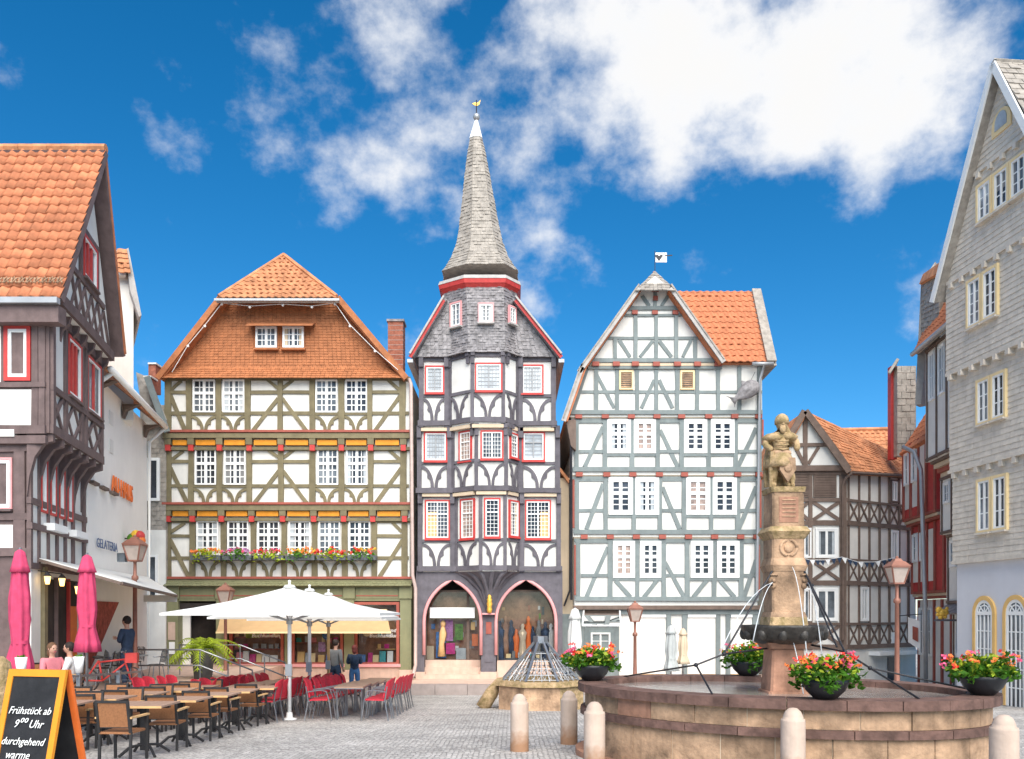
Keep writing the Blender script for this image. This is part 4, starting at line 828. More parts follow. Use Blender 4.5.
mb = MB(); prism_px(mb, [(566, 420), (576, 420), (576, 450), (571, 446)], 30.5, 39); mb.build('eave_side', 'umber', H4)
mb = MB(); patch(mb, cap0 + Vector((-.08, -.15, -.1)), cap1 + Vector((.08, -.15, -.1)), ap, ap, 8, .16, .022, .4, up=(0, -1, 1)); mb.build('hip_slates', 'slate_pale', RL, kind='stuff')
mb = MB(); sheet(mb, [cap0, cap1, ap], .07); mb.build('hip_board', 'slate', RL)
mb = MB(); sheet(mb, [cap0, ap, ap + Vector((0, 6, 0)), cap0 + Vector((0, 6, 0))], .08); sheet(mb, [ap, cap1, cap1 + Vector((0, 6, 0)), ap + Vector((0, 6, 0))], .08); mb.build('ridge_roof', 'tile_orange', RL)
mb = MB(); mb.tube([ap, ap + Vector((0, 0, .75))], .015, 5); va = mb.build('vane_rod', 'iron', RL)
fl = P(659, 258, 31.9); mb = MB(); mb.box(ap.x + .02, ap.x + .44, 31.89, 31.91, fl.z - .16, fl.z + .2); mb.build('vane_flag', 'white_paint', va); mb = MB(); mb.prism([fl + Vector((x, -.02, z)) for x, z in ((0, -.12), (.15, .08), (.08, .13), (0, .07), (-.08, .13), (-.15, .08))], [fl + Vector((x, -.012, z)) for x, z in ((0, -.12), (.15, .08), (.08, .13), (0, .07), (-.08, .13), (-.15, .08))]); mb.build('vane_heart', 'iron', va)
mb = MB(); mb.bar(fl + Vector((.2, 0, .08)), fl + Vector((.5, 0, .1)), .02, .04); mb.build('vane_arrow', 'iron', va)
# main roof to the right, eaves to the square
e0, e1, r1, r0 = P(723.5, 363, 30.5), P(767, 362, 30.5), P(752.5, 291.5, 32.7), P(664, 296.5, 32.7)
r0.z = r1.z; e0.z = e1.z
mb = MB(); patch(mb, e0, e1, r1, r0, 13, .25, .03, prof=PANT, up=(0, -1, 1)); RM = mb.build('roof_tiles', 'tile_orange', H4, kind='stuff')
mb = MB(); sheet(mb, [e0 + Vector((0, .1, 0)), e1 + Vector((0, .1, 0)), r1, r0], .1); sheet(mb, [r0, r1, r1 + Vector((0, 3, -3.6)), r0 + Vector((0, 3, -3.6))], .1); rb = mb.build('roof', 'tile_orange', H4)
mb = MB(); mb.prism([e1 + Vector((-.05, -.1, -.15)), r1 + Vector((-.05, 0, .02)), r1 + Vector((-.05, 3, -3.6))], [e1 + Vector((.32, -.1, -.15)), r1 + Vector((.32, 0, .02)), r1 + Vector((.32, 3, -3.6))]); mb.build('verge_slates', 'slate_pale', rb)
mb = MB(); mb.bar(e1 + Vector((.14, -.12, 0)), r1 + Vector((.14, -.03, .08)), .34, .06, (0, -1, 1)); mb.build('verge_slates', 'slate_pale', rb)
mb = MB(); mb.tube([e0 + Vector((1., -.12, -.1)), e1 + Vector((.2, -.12, -.1))], .07, 8); mb.build('gutter', 'zinc', rb, True)
for (v0, v1) in ((420, 445), (480, 528), (545, 595)):
    ff[2 if v0 == 420 else 1 if v0 == 480 else 0].rect('corner_strip', 'rust_red', 572.5 if v0 < 500 else 574, 574.3 if v0 < 500 else 575.6, v0, v1, -.05, .09); ff[2 if v0 == 420 else 1 if v0 == 480 else 0].rect('corner_strip', 'rust_red', 761.2 if v0 < 450 else 759 if v0 < 500 else 757.6, 763 if v0 < 450 else 760.8 if v0 < 500 else 759.2, v0, v1, -.05, .09)
mb = MB(); mb.tube([P(571, 445, 30.6), P(571.5, 600, 30.6)], .05, 6); mb.build('downpipe', 'iron', H4)
mb = MB(); mb.tube([P(764, 366, 30.6), P(760, 380, 30.6), P(757, 600, 30.6)], .05, 6); mb.build('downpipe', 'zinc', H4)
# ground floor
g4 = Fac(H4, 0, 31.05)
mb = MB(); pbox(mb, 575, 757.5, 606, 678, 31.05, 40); mb.build('wall', 'plaster', H4)
g4.rect('fascia', 'umber', 573, 759, 605.5, 609.5, -.02, .24); g4.rect('shop_beam', G, 575, 758, 609.5, 614.5, -.02, .10)
for (u0, u1) in ((575, 583.5), (666, 670.6), (682, 687), (715.6, 720), (725.6, 730), (752, 758)): g4.rect('post', G, u0, u1, 614, 676, -.02, .07 + eps())
for (u0, u1) in ((638.5, 665.6), (687.4, 715.2), (730.4, 751.8)):
    a0, z1 = g4.m(u0, 614.6); a1, z0 = g4.m(u1, 674); mb = MB(); g4.box(mb, a0, a1, -.02, .02, z0, z1); sh = mb.build('roller_shutter', 'plaster_cream', H4); n_ = 22; 
    for i in range(n_): z = z0 + (z1 - z0) * i / n_; mb = MB(); g4.poly(mb, [(a0 + .03, z + .008), (a1 - .03, z + .008), (a1 - .03, z + (z1 - z0) / n_ - .004), (a0 + .03, z + (z1 - z0) / n_ - .004)], .0, .034); mb.build('slat', 'plaster_cream', sh)
    mb = MB(); g4.box(mb, a0, a1, -.02, .10, z1 - .10, z1); mb.build('shutter_box', 'white_paint', sh); mb = MB(); g4.box(mb, a0, a1, -.02, .12, z0 - .12, z0); mb.build('sill', 'wood_pale', sh)
g4.rect('door_surround', G, 584, 619, 612, 677, -.02, .05); 
dr = g4.rect('door', G, 589, 613.5, 630, 677, -.02, .075); w = g4.window(590.5, 610, 632.5, 649.5, 2, (2,), fw=.06, d=.06, mull=.06, sub=1, pane='pane_mid')
g4.rect('transom_window', 'pane_mid', 586, 617, 613, 627, -.02, .06); g4.rect('door_handle', 'steel', 611, 612.5, 655, 657, .07, .13, dr)
mb = MB(); cp = [P(584, 609, 31.0), P(619.5, 609, 31.0), P(621, 625.5, 30.1), P(582.5, 625.5, 30.1)]; sheet(mb, cp, .02); cn = mb.build('door_canopy', 'glass', H4)
for a, b in ((cp[0], cp[3]), (cp[1], cp[2])): mb = MB(); mb.bar(a, b, .05, .06); mb.bar(b, a - Vector((0, 0, .55)), .025, .025); mb.build('canopy_bracket', 'white_paint', cn)
mb = MB(); mb.bar(cp[2], cp[3], .05, .05); mb.build('canopy_rail', 'white_paint', cn)
# big grey fish hung on the facade
fs = thing('fish_sign', P(745, 393, 30.5), 'large grey fish sculpture hanging on the upper right facade of the grey-blue house', 'sign')
mb = MB(); ctr = P(747, 391, 30.45)
prof = [(-.62, .20), (-.5, .10), (-.38, .16), (-.2, .30), (0, .38), (.2, .40), (.36, .33), (.46, .18), (.50, .05)]; n = 10; k = 0; vs = []
for x, r in prof:
    for j in range(n): a = 2 * math.pi * j / n; vs.append(ctr + Matrix.Rotation(R(-35), 3, 'Y') @ Vector((x, r * .4 * math.sin(a), r * math.cos(a) * .75)))
mb.add(vs, [(i * n + j, i * n + (j + 1) % n, (i + 1) * n + (j + 1) % n, (i + 1) * n + j) for i in range(len(prof) - 1) for j in range(n)] + [tuple(range(n))[::-1], tuple(range((len(prof) - 1) * n, len(prof) * n))]); mb.build('body', 'slate', fs, True)
for pts in ([(-.5, .02), (-.72, .30), (-.60, .02)], [(-.5, -.02), (-.70, -.22), (-.58, .02)], [(-.1, .2), (.05, .42), (.2, .24)]):
    q_ = [Matrix.Rotation(R(-35), 3, 'Y') @ Vector((x, 0, z)) for x, z in pts]; mb = MB(); mb.prism([ctr + v + Vector((0, -.02, 0)) for v in q_], [ctr + v + Vector((0, .02, 0)) for v in q_]); mb.build('fin', 'slate', fs)
mb = MB(); mb.bar(ctr, ctr + Vector((0, .4, 0)), .03, .03); mb.bar(ctr + Vector((0, 0, .1)), P(755, 372, 30.45), .015, .015); mb.build('hanger', 'iron', fs)
# ---------------------------------------------------------------- left: plum-timbered house with orange pantiles
LX, LY = -9.80, 18.0
H1 = thing('corner_house', (-11.5, 20, -.2), 'plum-brown timbered house with steep orange pantile roof at the left edge', 'house')
fu, fl, ffu, ffl = Fac(H1, LX, LY, -.2, 1), Fac(H1, LX - .45, LY, -.2, 1), Fac(H1, 0, LY - .001), Fac(H1, 0, LY + .12)
LL = 3.95; zj = P(0, 433, LY).z; ze = P(0, 305, LY).z; PB = 'plum'
def plan(f, L, z0, z1, m, name='wall'):
    a, b = f.w(0, 0, 0), f.w(L, 0, 0); mb = MB(); pts = [(-17, a.y), (a.x, a.y), (b.x, b.y), (-17, b.y)]
    mb.prism([Vector((x, y, z0)) for x, y in pts], [Vector((x, y, z1)) for x, y in pts]); return mb.build(name, m, H1)
plan(fu, LL, zj, ze, 'plaster')
a, b = fl.w(0, 0, 0), fl.w(LL + .1, 0, 0); mb = MB(); mb.prism([Vector((x, y, -.6)) for x, y in ((-17, LY + .12), (a.x, LY + .12), (b.x, b.y), (-17, b.y))], [Vector((x, y, zj)) for x, y in ((-17, LY + .12), (a.x, LY + .12), (b.x, b.y), (-17, b.y))]); mb.build('wall', 'plaster', H1)
# front face
ffu.rect('front_panelling', PB, -40, 50, 306, 433, -.05, .03)
for (u0, u1, v0, v1) in ((-30, 2, 320, 385), (-30, 33, 390, 426)): ffu.rect('infill_panel', 'plaster', u0, u1, v0, v1, -.02, .045)
ffu.window(5.5, 32, 326, 381.5, 1, (1,), casing='red_paint', cw=.08, fw=.07, pane='pane_mid', sub=1); ffu.rect('curtain', 'white_paint', 11, 27.5, 332, 352, .0, .014); ffu.rect('flower_pot', 'red_paint', 17, 23, 361, 372, .0, .016)
for v, w in ((322, 4), (385.5, 5), (430, 9), (440, 8)): ffu.beam('rail', PB, -40, v, 47, v, w, .07)
for u in (36, 43): ffu.beam('post', PB, u, 306, u, 433, 7, .055)
ffl.rect('front_panelling', PB, -40, 29, 433, 700, -.05, .03)
for (u0, u1, v0, v1) in ((-30, 14, 525, 548), (-30, 20, 431.5, 438.5)): ffl.rect('infill_panel', 'plaster', u0, u1, v0, v1, -.02, .045 if v0 > 500 else .22)
ffl.window(-30, 13.5, 458, 510, 2, (1,), casing='pink_trim', cw=.05, fw=.07, pane='pane_mid', sub=1, bars='white_paint', sill='plum')
for v, w in ((448, 8), (517, 7), (552, 9)): ffl.beam('rail', PB, -40, v, 29, v, w, .07)
ffl.beam('post', PB, 21, 440, 21, 700, 12, .06)
# side face, upper storey: z lines along the side
def zat(v): return P(0, v, LY).z
zs, zp = zat(387), zat(318)
L = LL
for a in (.09, 1.0, 2.15, 2.5, L - .09): fu.beam_m('post', PB, (a, zj), (a, ze), .17, .06)
for z, w in ((zj + .1, .2), (zs, .13), (ze - .1, .2)): fu.beam_m('rail', PB, (0, z), (L, z), w, .07)
for i in range(5):
    a0, a1 = L * i / 5 + .06, L * (i + 1) / 5 - .02
    fu.beam_m('brace', PB, (a0, zj + .2), (a1, zs - .05), .085, .04); fu.beam_m('brace', PB, (a0, zs - .05), (a1, zj + .2), .085, .03)
for (a0, a1, c) in ((1.08, 2.08, 3), (2.58, L - .18, 2)): fu.window_m(a0, a1, zs + .12, ze - .25, c, (1,), casing='red_paint', cw=.06, fw=.05, pane='pane_mid', sub=1, bars='red_paint', mull=.13, sill='plum')
for i in range(7):                                                # carved brackets under the jetty, and under the gable
    a = .12 + (L - .24) * i / 6
    mb = MB(); w_ = .075
    pr = [(-.45, -1.35), (-.40, -.9), (-.30, -.5), (-.12, -.22), (.06, -.16), (.06, 0), (-.45, 0)]
    mb.prism([fu.w(a - w_, d, zj + z) for d, z in pr], [fu.w(a + w_, d, zj + z) for d, z in pr]); mb.build('bracket', PB, H1)
    pr = [(0, -.55), (.05, -.3), (.18, -.16), (.22, 0), (0, 0)]
    mb = MB(); mb.prism([fu.w(a - .06, d, ze + z) for d, z in pr], [fu.w(a + .06, d, ze + z) for d, z in pr]); mb.build('bracket', PB, H1)
# side face, lower storey
z1, z2, z3 = zat(470), zat(525), zat(565)
for a in (.08, .55, 1.15, 1.75, 2.35, 2.95, L - .1): fl.beam_m('post', PB, (a, z3), (a, zj), .13, .05)
for z in (z2, z3, zat(500)): fl.beam_m('rail', PB, (0, z), (L + .1, z), .14, .06)
for a in (.75, 1.35, 1.95, 2.55): fl.window_m(a - .1, a + .3, zat(508), zj - .25, 1, (1,), casing='red_paint', cw=.05, fw=.04, pane='pane_mid', sub=1)
for a in (.9, 2.5): mb = MB(); fl.box(mb, a, a + .95, 0, .25, z2 - .02, z2 + .14); mb.build('awning_bracket_box', 'white_paint', H1)
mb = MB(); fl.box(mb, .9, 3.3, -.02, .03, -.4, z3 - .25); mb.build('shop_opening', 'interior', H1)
fl.beam_m('door_post', 'olive', (.8, -.4), (.8, z3), .2, .09); fl.beam_m('door_post', 'red_paint', (2.5, -.4), (2.5, z3 - .2), .08, .08); fl.beam_m('door_post', 'plum', (1.6, -.4), (1.6, z3 - .2), .06, .08)
mb = MB(); fl.box(mb, 2.6, 3.2, .02, .06, .5, 2.2); mb.build('poster_panel', 'text_orange', H1)
# gable on the side
YM = 20.15; RZ = P(0, 150, YM).z; EZ = P(0, 299, LY - .25).z
gp = [(-.15, ze), (L + .15, ze), (L / 2 + .1, RZ - .25)]
mb = MB(); fu.poly(mb, gp, -.3, .22); mb.build('gable_wall', 'plaster', H1)
fu.beam_m('gable_sill', PB, (-.15, ze + .12), (L + .1, ze + .12), .24, .30); fu.beam_m('rail', PB, (.7, ze + 1.1), (L - .7, ze + 1.1), .13, .28); fu.beam_m('rail', PB, (1.25, ze + 2.3), (L - 1.25, ze + 2.3), .13, .28)
for i in range(7):
    a0, a1 = .1 + i * .52, .1 + (i + 1) * .52
    if a1 < L - .65: fu.beam_m('brace', PB, (a0, ze + .22), (max(a1, .75), ze + 1.0), .07, .25)
    if a0 > .6: fu.beam_m('brace', PB, (a1, ze + .22), (min(a0, L - .75), ze + 1.0), .07, .26)
for a in (1.32, 2.62): fu.beam_m('post', PB, (a, ze + 1.1), (a, ze + 2.3), .12, .27)
fu.window_m(1.42, 2.52, ze + 1.2, ze + 2.2, 3, (1,), casing='red_paint', cw=.06, fw=.05, pane='pane_mid', sub=1, bars='red_paint', mull=.1, d=.23, sill='plum')
# roof: ridge parallel to the square
vx = lambda Y: (P(62.5, 0, LY - .25).x if Y < 19 else P(106, 0, YM).x if Y < 21 else P(125.5, 0, 22.35).x)
fe, rd_, be = Vector((vx(18), LY - .30, EZ)), Vector((vx(YM), YM, RZ)), Vector((vx(22.3), 22.35, P(0, 356, 22.35).z))
far = -17.5
mb = MB(); sheet(mb, [Vector((far, fe.y, fe.z)), fe, rd_, Vector((far, rd_.y, rd_.z))], .14); sheet(mb, [Vector((far, rd_.y, rd_.z)), rd_, be, Vector((far, be.y, be.z))], .14); R1 = mb.build('roof', PB, H1)
mb = MB(); sheet(mb, [rd_ + Vector((-.25, .02, .03)), rd_ + Vector((.0, .02, .05)), be + Vector((.03, 0, .06)), be + Vector((-.25, 0, .05))], .1); mb.build('rear_verge_tiles', 'tile_orange', R1)
mb = MB(); mb.box(far, fe.x - .02, fe.y - .14, fe.y, fe.z - .14, fe.z - .02); mb.build('gutter', 'zinc', R1); mb = MB(); mb.box(far, fe.x - .05, fe.y - .02, fe.y + .3, fe.z - .5, fe.z - .15); mb.build('eave_board', PB, R1)
# single pantiles on the visible slope
up_ = (Vector((0, rd_.y, rd_.z)) - Vector((0, fe.y, fe.z))); SL = up_.length; up_.normalize(); nrm = Vector((0, -up_.z, up_.y)); rows = 17; rh = SL / rows; tw_ = .225
me = bpy.data.meshes.new('roof_tile'); vs, fs_ = [], []; m = len(PANT) - 1
for k, h in enumerate(PANT):
    x = tw_ * (k / m) ; vs += [Vector((x, 0, 0)) + nrm * (h + .05), Vector((x, 0, 0)) + up_ * rh * 1.1 + nrm * (h + .018), Vector((x, 0, 0)) + nrm * (h + .012)]
for k in range(m): fs_ += [(3 * k, 3 * k + 3, 3 * k + 4, 3 * k + 1), (3 * k + 2, 3 * k + 5, 3 * k + 3, 3 * k)]
me.from_pydata(vs, [], fs_); me.materials.append(MATS['tile_orange']); me.polygons.foreach_set('use_smooth', [True] * len(me.polygons))
rest = MB(); cnt = 0
for r in range(rows):
    t = r / rows; xe = lerp(fe.x, rd_.x, t); c = 0
    while True:
        x = xe - tw_ * (c + 1); c += 1
        if x < far: break
        base = Vector((x, lerp(fe.y, rd_.y, t), lerp(fe.z, rd_.z, t)))
        u = U0 + FPX * (x + tw_) / base.y
        if u > -4 and cnt < 300:
            o = bpy.data.objects.new('roof_tile', me); COL.objects.link(o); o.parent = R1; o.location = base - WL[R1.name] + nrm * random.uniform(0, .006) + up_ * random.uniform(-.008, .008); o.rotation_euler = (random.uniform(-.015, .015), random.uniform(-.012, .012), 0); cnt += 1
        else:
            rest.add([base + v for v in vs], fs_)
rest.build('far_roof_tiles', 'tile_orange', R1, kind='stuff')
for i in range(26):
    x1 = rd_.x - .34 * i; mb = MB(); mb.tube([(x1, YM, RZ + .03), (x1 - .35, YM, RZ + .045)], [.11, .10], 8); mb.build('ridge_tile', 'tile_old', R1)
mb = MB(); patch(mb, fe + Vector((-8, -.02, .09)), fe + Vector((-.02, -.02, .09)), fe + Vector((-.02, .22, .5)), fe + Vector((-8, .22, .5)), 2, .2, .03, prof=PANT, up=(0, -1, 1)); 
mb = MB()
for i in range(30): x = fe.x - .1 - .16 * i; mb.tube([(x - .06, fe.y + .15, fe.z + .48), (x, fe.y + .05, fe.z + .34), (x + .06, fe.y + .15, fe.z + .48)], .018, 5); mb.tube([(x - .06, fe.y + .1, fe.z + .36), (x, fe.y + .15, fe.z + .5), (x + .06, fe.y + .1, fe.z + .36)], .018, 5)
mb.build('snow_guard', 'sandstone', R1)
mb = MB(); p = P(-4, 250, 18.9); mb.prism([P(-14, 205, 18.9), P(8, 258, 18.55), P(-14, 262, 18.5)], [v + Vector((0, .9, .1)) for v in (P(-14, 205, 18.9), P(8, 258, 18.55), P(-14, 262, 18.5))]); mb.build('dormer', 'white_paint', R1)
# ---------------------------------------------------------------- white rendered ice-cream house behind it
HW = thing('white_house', (-11.6, 24, TL), 'white plastered house with orange lettering and ice cream sign above the awning', 'house')
fw = Fac(HW, *(fl.w(LL + .12, .05, 0).xy), -.2, 1); LW = (fw.m(147, 500)[0]); ez_w = P(0, 368, 22.1).z
def plan2(f, L, z0, z1, m, name, root, xl=-18):
    a, b = f.w(0, 0, 0), f.w(L, 0, 0); mb = MB(); pts = [(xl, a.y), (a.x, a.y), (b.x, b.y), (xl, b.y)]; mb.prism([Vector((x, y, z0)) for x, y in pts], [Vector((x, y, z1)) for x, y in pts]); return mb.build(name, m, root)
plan2(fw, LW, -.6, ez_w, 'plaster_cream', 'wall', HW)
a, b = fw.w(-.1, .55, ez_w + .0), fw.w(LW + .05, .55, ez_w + .0); mb = MB(); sheet(mb, [a, b, b + Vector((-2.4, 0, 1.9)), a + Vector((-2.4, 0, 1.9))], .12); rw = mb.build('roof', 'tile_old', HW)
mb = MB(); mb.tube([a + Vector((.05, 0, -.05)), b + Vector((.05, 0, -.05))], .085, 8); mb.build('gutter', 'plaster_cream', rw, True)
for t in (.12, .5, .9): p = lerp(a, b, t); mb = MB(); mb.prism([p + Vector((x, -.1, z)) for x, z in ((0, -.14), (-.5, -.14), (-.5, -.55), (-.4, -.3))], [p + Vector((x, .1, z)) for x, z in ((0, -.14), (-.5, -.14), (-.5, -.55), (-.4, -.3))]); mb.build('eave_bracket', 'umber', rw)
p = lerp(a, b, .03); mb = MB(); mb.tube([p + Vector((.03, 0, -.1)), p + Vector((-.25, 0, -.3)), p + Vector((-.48, .05, -.6)), p + Vector((-.48, .05, -3))], .06, 7); mb.build('downpipe', 'plaster_cream', HW, True)
p = fw.w(LW - .03, .08, 0); mb = MB(); mb.tube([b + Vector((0, 0, -.1)), Vector((p.x, p.y, ez_w - .6)), Vector((p.x, p.y, 0.2))], .06, 7); mb.build('downpipe', 'plaster_cream', HW, True)
for i, (a_, z_) in enumerate(((.35, 6.6), (1.2, 6.6), (2.1, 6.6), (.35, 7.4), (1.2, 7.4), (2.1, 7.4))): mb = MB(); fw.box(mb, a_, a_ + .42, -.02, .02, z_, z_ + .38); mb.build('vent_block', 'plaster', HW)
for a_ in (.15, 1.1, 2.1): mb = MB(); fw.box(mb, a_, a_ + .6, 0, .12, 5.42, 5.50); mb.build('ledge', 'umber', HW)
rotw = (R(90), 0, math.atan2(1, -.2))
c = fw.m(121, 494); q_ = fw.w(c[0], .05, c[1]); text('lettering', 'AU-HAUS', 'text_orange', HW, q_ - Vector((0, 0, .1)), .72, rotw, .02, sx=.8)
c = fw.m(107, 550); q_ = fw.w(c[0] + .1, .05, c[1]); text('lettering', 'GELATERIA', 'text_blue', HW, q_ - fw.t * .25, .36, rotw, .006, sx=1.2)
mb = MB(); aa = fw.m(86, 600)[0]; bb = fw.m(118, 600)[0]; fw.poly(mb, [(aa, 2.35), (bb, 2.35), (aa + .35, .6), (aa, .6)], -.02, .03); mb.build('red_mosaic', 'red_wall', HW)
mb = MB(); p = P(124, 540, 23.4); p = fw.w(fw.m(124, 540)[0], .35, fw.m(124, 540)[1] + .05)
cone = thing('ice_cream_sign', p, 'ice cream scoop sign with green, red and yellow balls on the white house', 'sign')
for dx, dz, m_ in ((-.12, 0, 'leaf'), (.1, .08, 'red_paint'), (.12, -.06, 'petal_orange'), (0, .1, 'petal_yellow')): mb = MB(); mb.ball(p + Vector((dx, 0, dz)), .16, 10, 8); mb.build('scoop', m_, cone, True)
mb = MB(); mb.bar(p, p - Vector((.35, 0, 0)), .04, .04); mb.build('bracket', 'iron', cone)
mb = MB(); mb.lathe([(.02, -.35), (.14, -.08), (.15, -.05)], p, 8); mb.build('cone', 'wood_pale', cone)
# tall white gable rising behind
HT = thing('tall_white_house', (-12.6, 27, TL), 'tall white gable with tiled roof rising behind the ice cream house', 'house')
def slant(mb, pts, Y, dep):                                      # a body that runs back along the lane behind the square
    dv = Vector((-.52 * dep, dep, 0)); q = [P(u, v, Y) for u, v in pts]; return mb.prism(q, [p + dv for p in q])
mb = MB(); slant(mb, [(95, 420), (133.5, 420), (133.5, 300), (125, 262), (118, 255), (95, 290)], 25.6, 5); mb.build('wall', 'plaster', HT)
mb = MB(); slant(mb, [(126, 249), (128.5, 248), (141.5, 315), (139, 317), (130, 290)], 25.3, 5); mb.build('roof', 'verge', HT)
mb = MB(); patch(mb, P(117, 273, 25.2), P(131, 273, 25.2), P(127, 249, 25.3), P(117, 249, 25.3), 5, .25, .04, prof=PANT, up=(0, -1, .3)); mb.build('verge_tiles', 'tile_old', HT, kind='stuff')
mb = MB(); slant(mb, [(114, 275), (126, 275), (126, 250), (114, 250)], 25.35, .3); mb.build('verge_bed', 'plaster', HT)
# shingled house between it and the olive house
HB = thing('shingled_house', P(156, 665, 30.7), 'narrow grey shingled house with white window left of the olive house', 'house')
mb = MB(); pbox(mb, 140, 166.2, 405, 666, 30.78, 30.98); mb.build('wall', 'slate_pale', HB)
mb = MB(); patch(mb, P(142, 530, 30.74), P(166, 530, 30.74), P(166, 405, 30.76), P(142, 405, 30.76), 26, .2, .02, up=(0, -1, 0)); mb.build('shingles', 'slate_pale', HB, kind='stuff')
mb = MB(); pbox(mb, 142, 165.5, 530, 666, 30.70, 30.77); mb.build('plaster_front', 'plaster', HB)
Fac(HB, 0, 30.69).window(147.5, 160, 458, 501, 1, (1,), fw=.1, pane='pane_dark', sub=1); Fac(HB, 0, 30.69).window(148, 158, 555, 600, 1, (1,), fw=.08, pane='pane_mid', sub=1)
mb = MB(); sheet(mb, [P(136, 372, 31.5), P(150, 378, 31.5), P(167, 420, 30.5), P(145, 428, 30.5)], .1); sheet(mb, [P(148, 376, 30.9), P(167, 428, 30.4), P(167, 432, 30.9), P(150, 384, 31.4)], .1); mb.build('roof', 'slate_pale', HB)
mb = MB(); mb.bar(P(147, 377, 30.3), P(167, 432, 30.3), .12, .2); mb.build('verge_board', 'greyblue', HB)
for i, (u, v0, v1) in enumerate(((147, 377, 400), (152, 364, 392))): mb = MB(); pbox(mb, u - 3.6, u + 3.6, v0, v1, 31.5 + i, 32 + i); c_ = mb.build('chimney', 'brick', HB); mb = MB(); pbox(mb, u - 4.2, u + 4.2, v0 - 1.5, v0, 31.45 + i, 32.05 + i); mb.build('chimney_cap', 'plaster', c_)
# gelateria awning
ga = thing('ice_cream_awning', fl.w(1, .2, 3.1), 'pale awning with dark edge over the ice cream terrace', 'awning')
w0, w1, o1, o0 = fl.w(.5, .06, 3.22), fw.w(LW - .2, .06, 3.22), Vector((-9.9, 25.1, 2.56)), Vector((-8.55, 18.6, 2.72))
mb = MB(); mb.prism([w0, w1, o1, o0], [v + Vector((0, 0, .02)) for v in (w0, w1, o1, o0)]); mb.build('canopy', 'canvas_white', ga)
for p, q2 in ((o0, o1), (w0, o0), (w1, o1), (lerp(w0, w1, .5), lerp(o0, o1, .5))): mb = MB(); mb.bar(p - Vector((0, 0, .03)), q2 - Vector((0, 0, .03)), .07, .06); mb.build('frame_bar', 'umber', ga)
mb = MB(); mb.prism([o1 + Vector((0, 0, -.2)), o1 + Vector((-1.0, .05, -.2)), o1 + Vector((-1.0, .05, .0)), o1], [v + Vector((0, .02, 0)) for v in (o1 + Vector((0, 0, -.2)), o1 + Vector((-1.0, .05, -.2)), o1 + Vector((-1.0, .05, .0)), o1)]); mb.build('valance', 'canvas_white', ga)
for i, (u, v) in enumerate(((34, 580), (62, 582), (78, 590))):
    p = P(u, v, 18.5 + .3 * i); p = Vector((max(p.x, fl.w(.8, .2, 0).x + .1), p.y, p.z)); lt = thing('wall_lantern', p, ['lit yellow lantern nearest the corner post under the ice cream awning', 'middle lit lantern under the ice cream awning', 'lit lantern deepest under the ice cream awning'][i], 'lantern', 'lanterns under the ice cream awning')
    mb = MB(); mb.lathe([(.045, -.09), (.075, .08)], p, 6); mb.build('lamp_glass', 'lamp_lit', lt); mb = MB(); mb.lathe([(.10, .08), (.03, .17)], p, 6); mb.build('cap', 'iron', lt)
    mb = MB(); mb.bar(p + Vector((0, 0, .18)), p + Vector((-.35, .05, .22)), .025, .025); mb.build('arm', 'iron', lt)
# ---------------------------------------------------------------- right: grey shingled gable house
HR = thing('grey_shingle_house', (13.4, 23, -.5), 'grey shingle-clad gable house with arched ground-floor windows at the right edge', 'house')
tR = (.096, -1.)
def edge(u, Y): return ((u - U0) / FPX * Y, Y)
fr0 = Fac(HR, *edge(957, 25), *tR)                                # ground floor
levels = [(fr0, 562, 720), (Fac(HR, *edge(953.5, 25), *tR), 470, 562), (Fac(HR, *edge(950.5, 25), *tR), 373, 470), (Fac(HR, *edge(947, 25), *tR), 262, 373)]
WID = 4.5
def solid(f, a0, a1, z0, z1, m, name='wall', dep=9):
    mb = MB(); f.box(mb, a0, a1, -dep, 0, z0, z1); return mb.build(name, m, HR)
for i, (f, v0, v1) in enumerate(levels[:3]):
    z1, z0 = f.m(957, v0)[1], f.m(957, v1)[1]
    if i == 0: z0 = -1.0
    solid(f, 0, WID, z0, z1, 'plaster_blue' if i == 0 else 'shingle_grey')
    if i:
        mb = MB(); rows = round((z1 - z0) / .155); patch(mb, f.w(-.02, .01, z0), f.w(WID, .01, z0), f.w(WID, .01, z1), f.w(-.02, .01, z1), rows, .75, .022, .08, gap=.006, up=f.n, seed=70 + i); mb.build('shingles', 'shingle_grey', HR, kind='stuff')
        mb = MB(); f.box(mb, -.05, WID, -.3, .06, z0 - .06, z0 + .03); mb.build('jetty_moulding', 'shingle_grey', HR)
        if i == 2:
            for k in range(9): a = .1 + k * .52; mb = MB(); f.box(mb, a, a + .14, -.35, .05, z0 - .22, z0 - .06); mb.build('joist_end', 'shingle_grey', HR)
f3_, v0, v1 = levels[3]; zg = f3_.m(957, 373)[1]; zg = levels[2][0].m(957, 373)[1]
# apex of the gable
aA, zA = f3_.m(1003, 62); e0 = f3_.m(938, 281); zE1 = e0[1]
mb = MB(); f3_.poly(mb, [(0, zg), (2 * aA, zg), (2 * aA, zE1 - .4), (aA, zA - .15), (0, zE1 - .4)], -8.5, 0); mb.build('gable_wall', 'shingle_grey', HR)
zc1 = zE1 - .4
mb = MB(); patch(mb, f3_.w(-.02, .01, zg), f3_.w(2 * aA, .01, zg), f3_.w(2 * aA, .01, zc1), f3_.w(-.02, .01, zc1), max(2, round((zc1 - zg) / .155)), .75, .022, .08, gap=.006, up=f3_.n, seed=80)
patch(mb, f3_.w(-.02, .01, zc1), f3_.w(2 * aA, .01, zc1), f3_.w(aA, .01, zA - .2), f3_.w(aA, .01, zA - .2), round((zA - zc1) / .155), .75, .022, .08, gap=.006, up=f3_.n, seed=81); mb.build('shingles', 'shingle_grey', HR, kind='stuff')
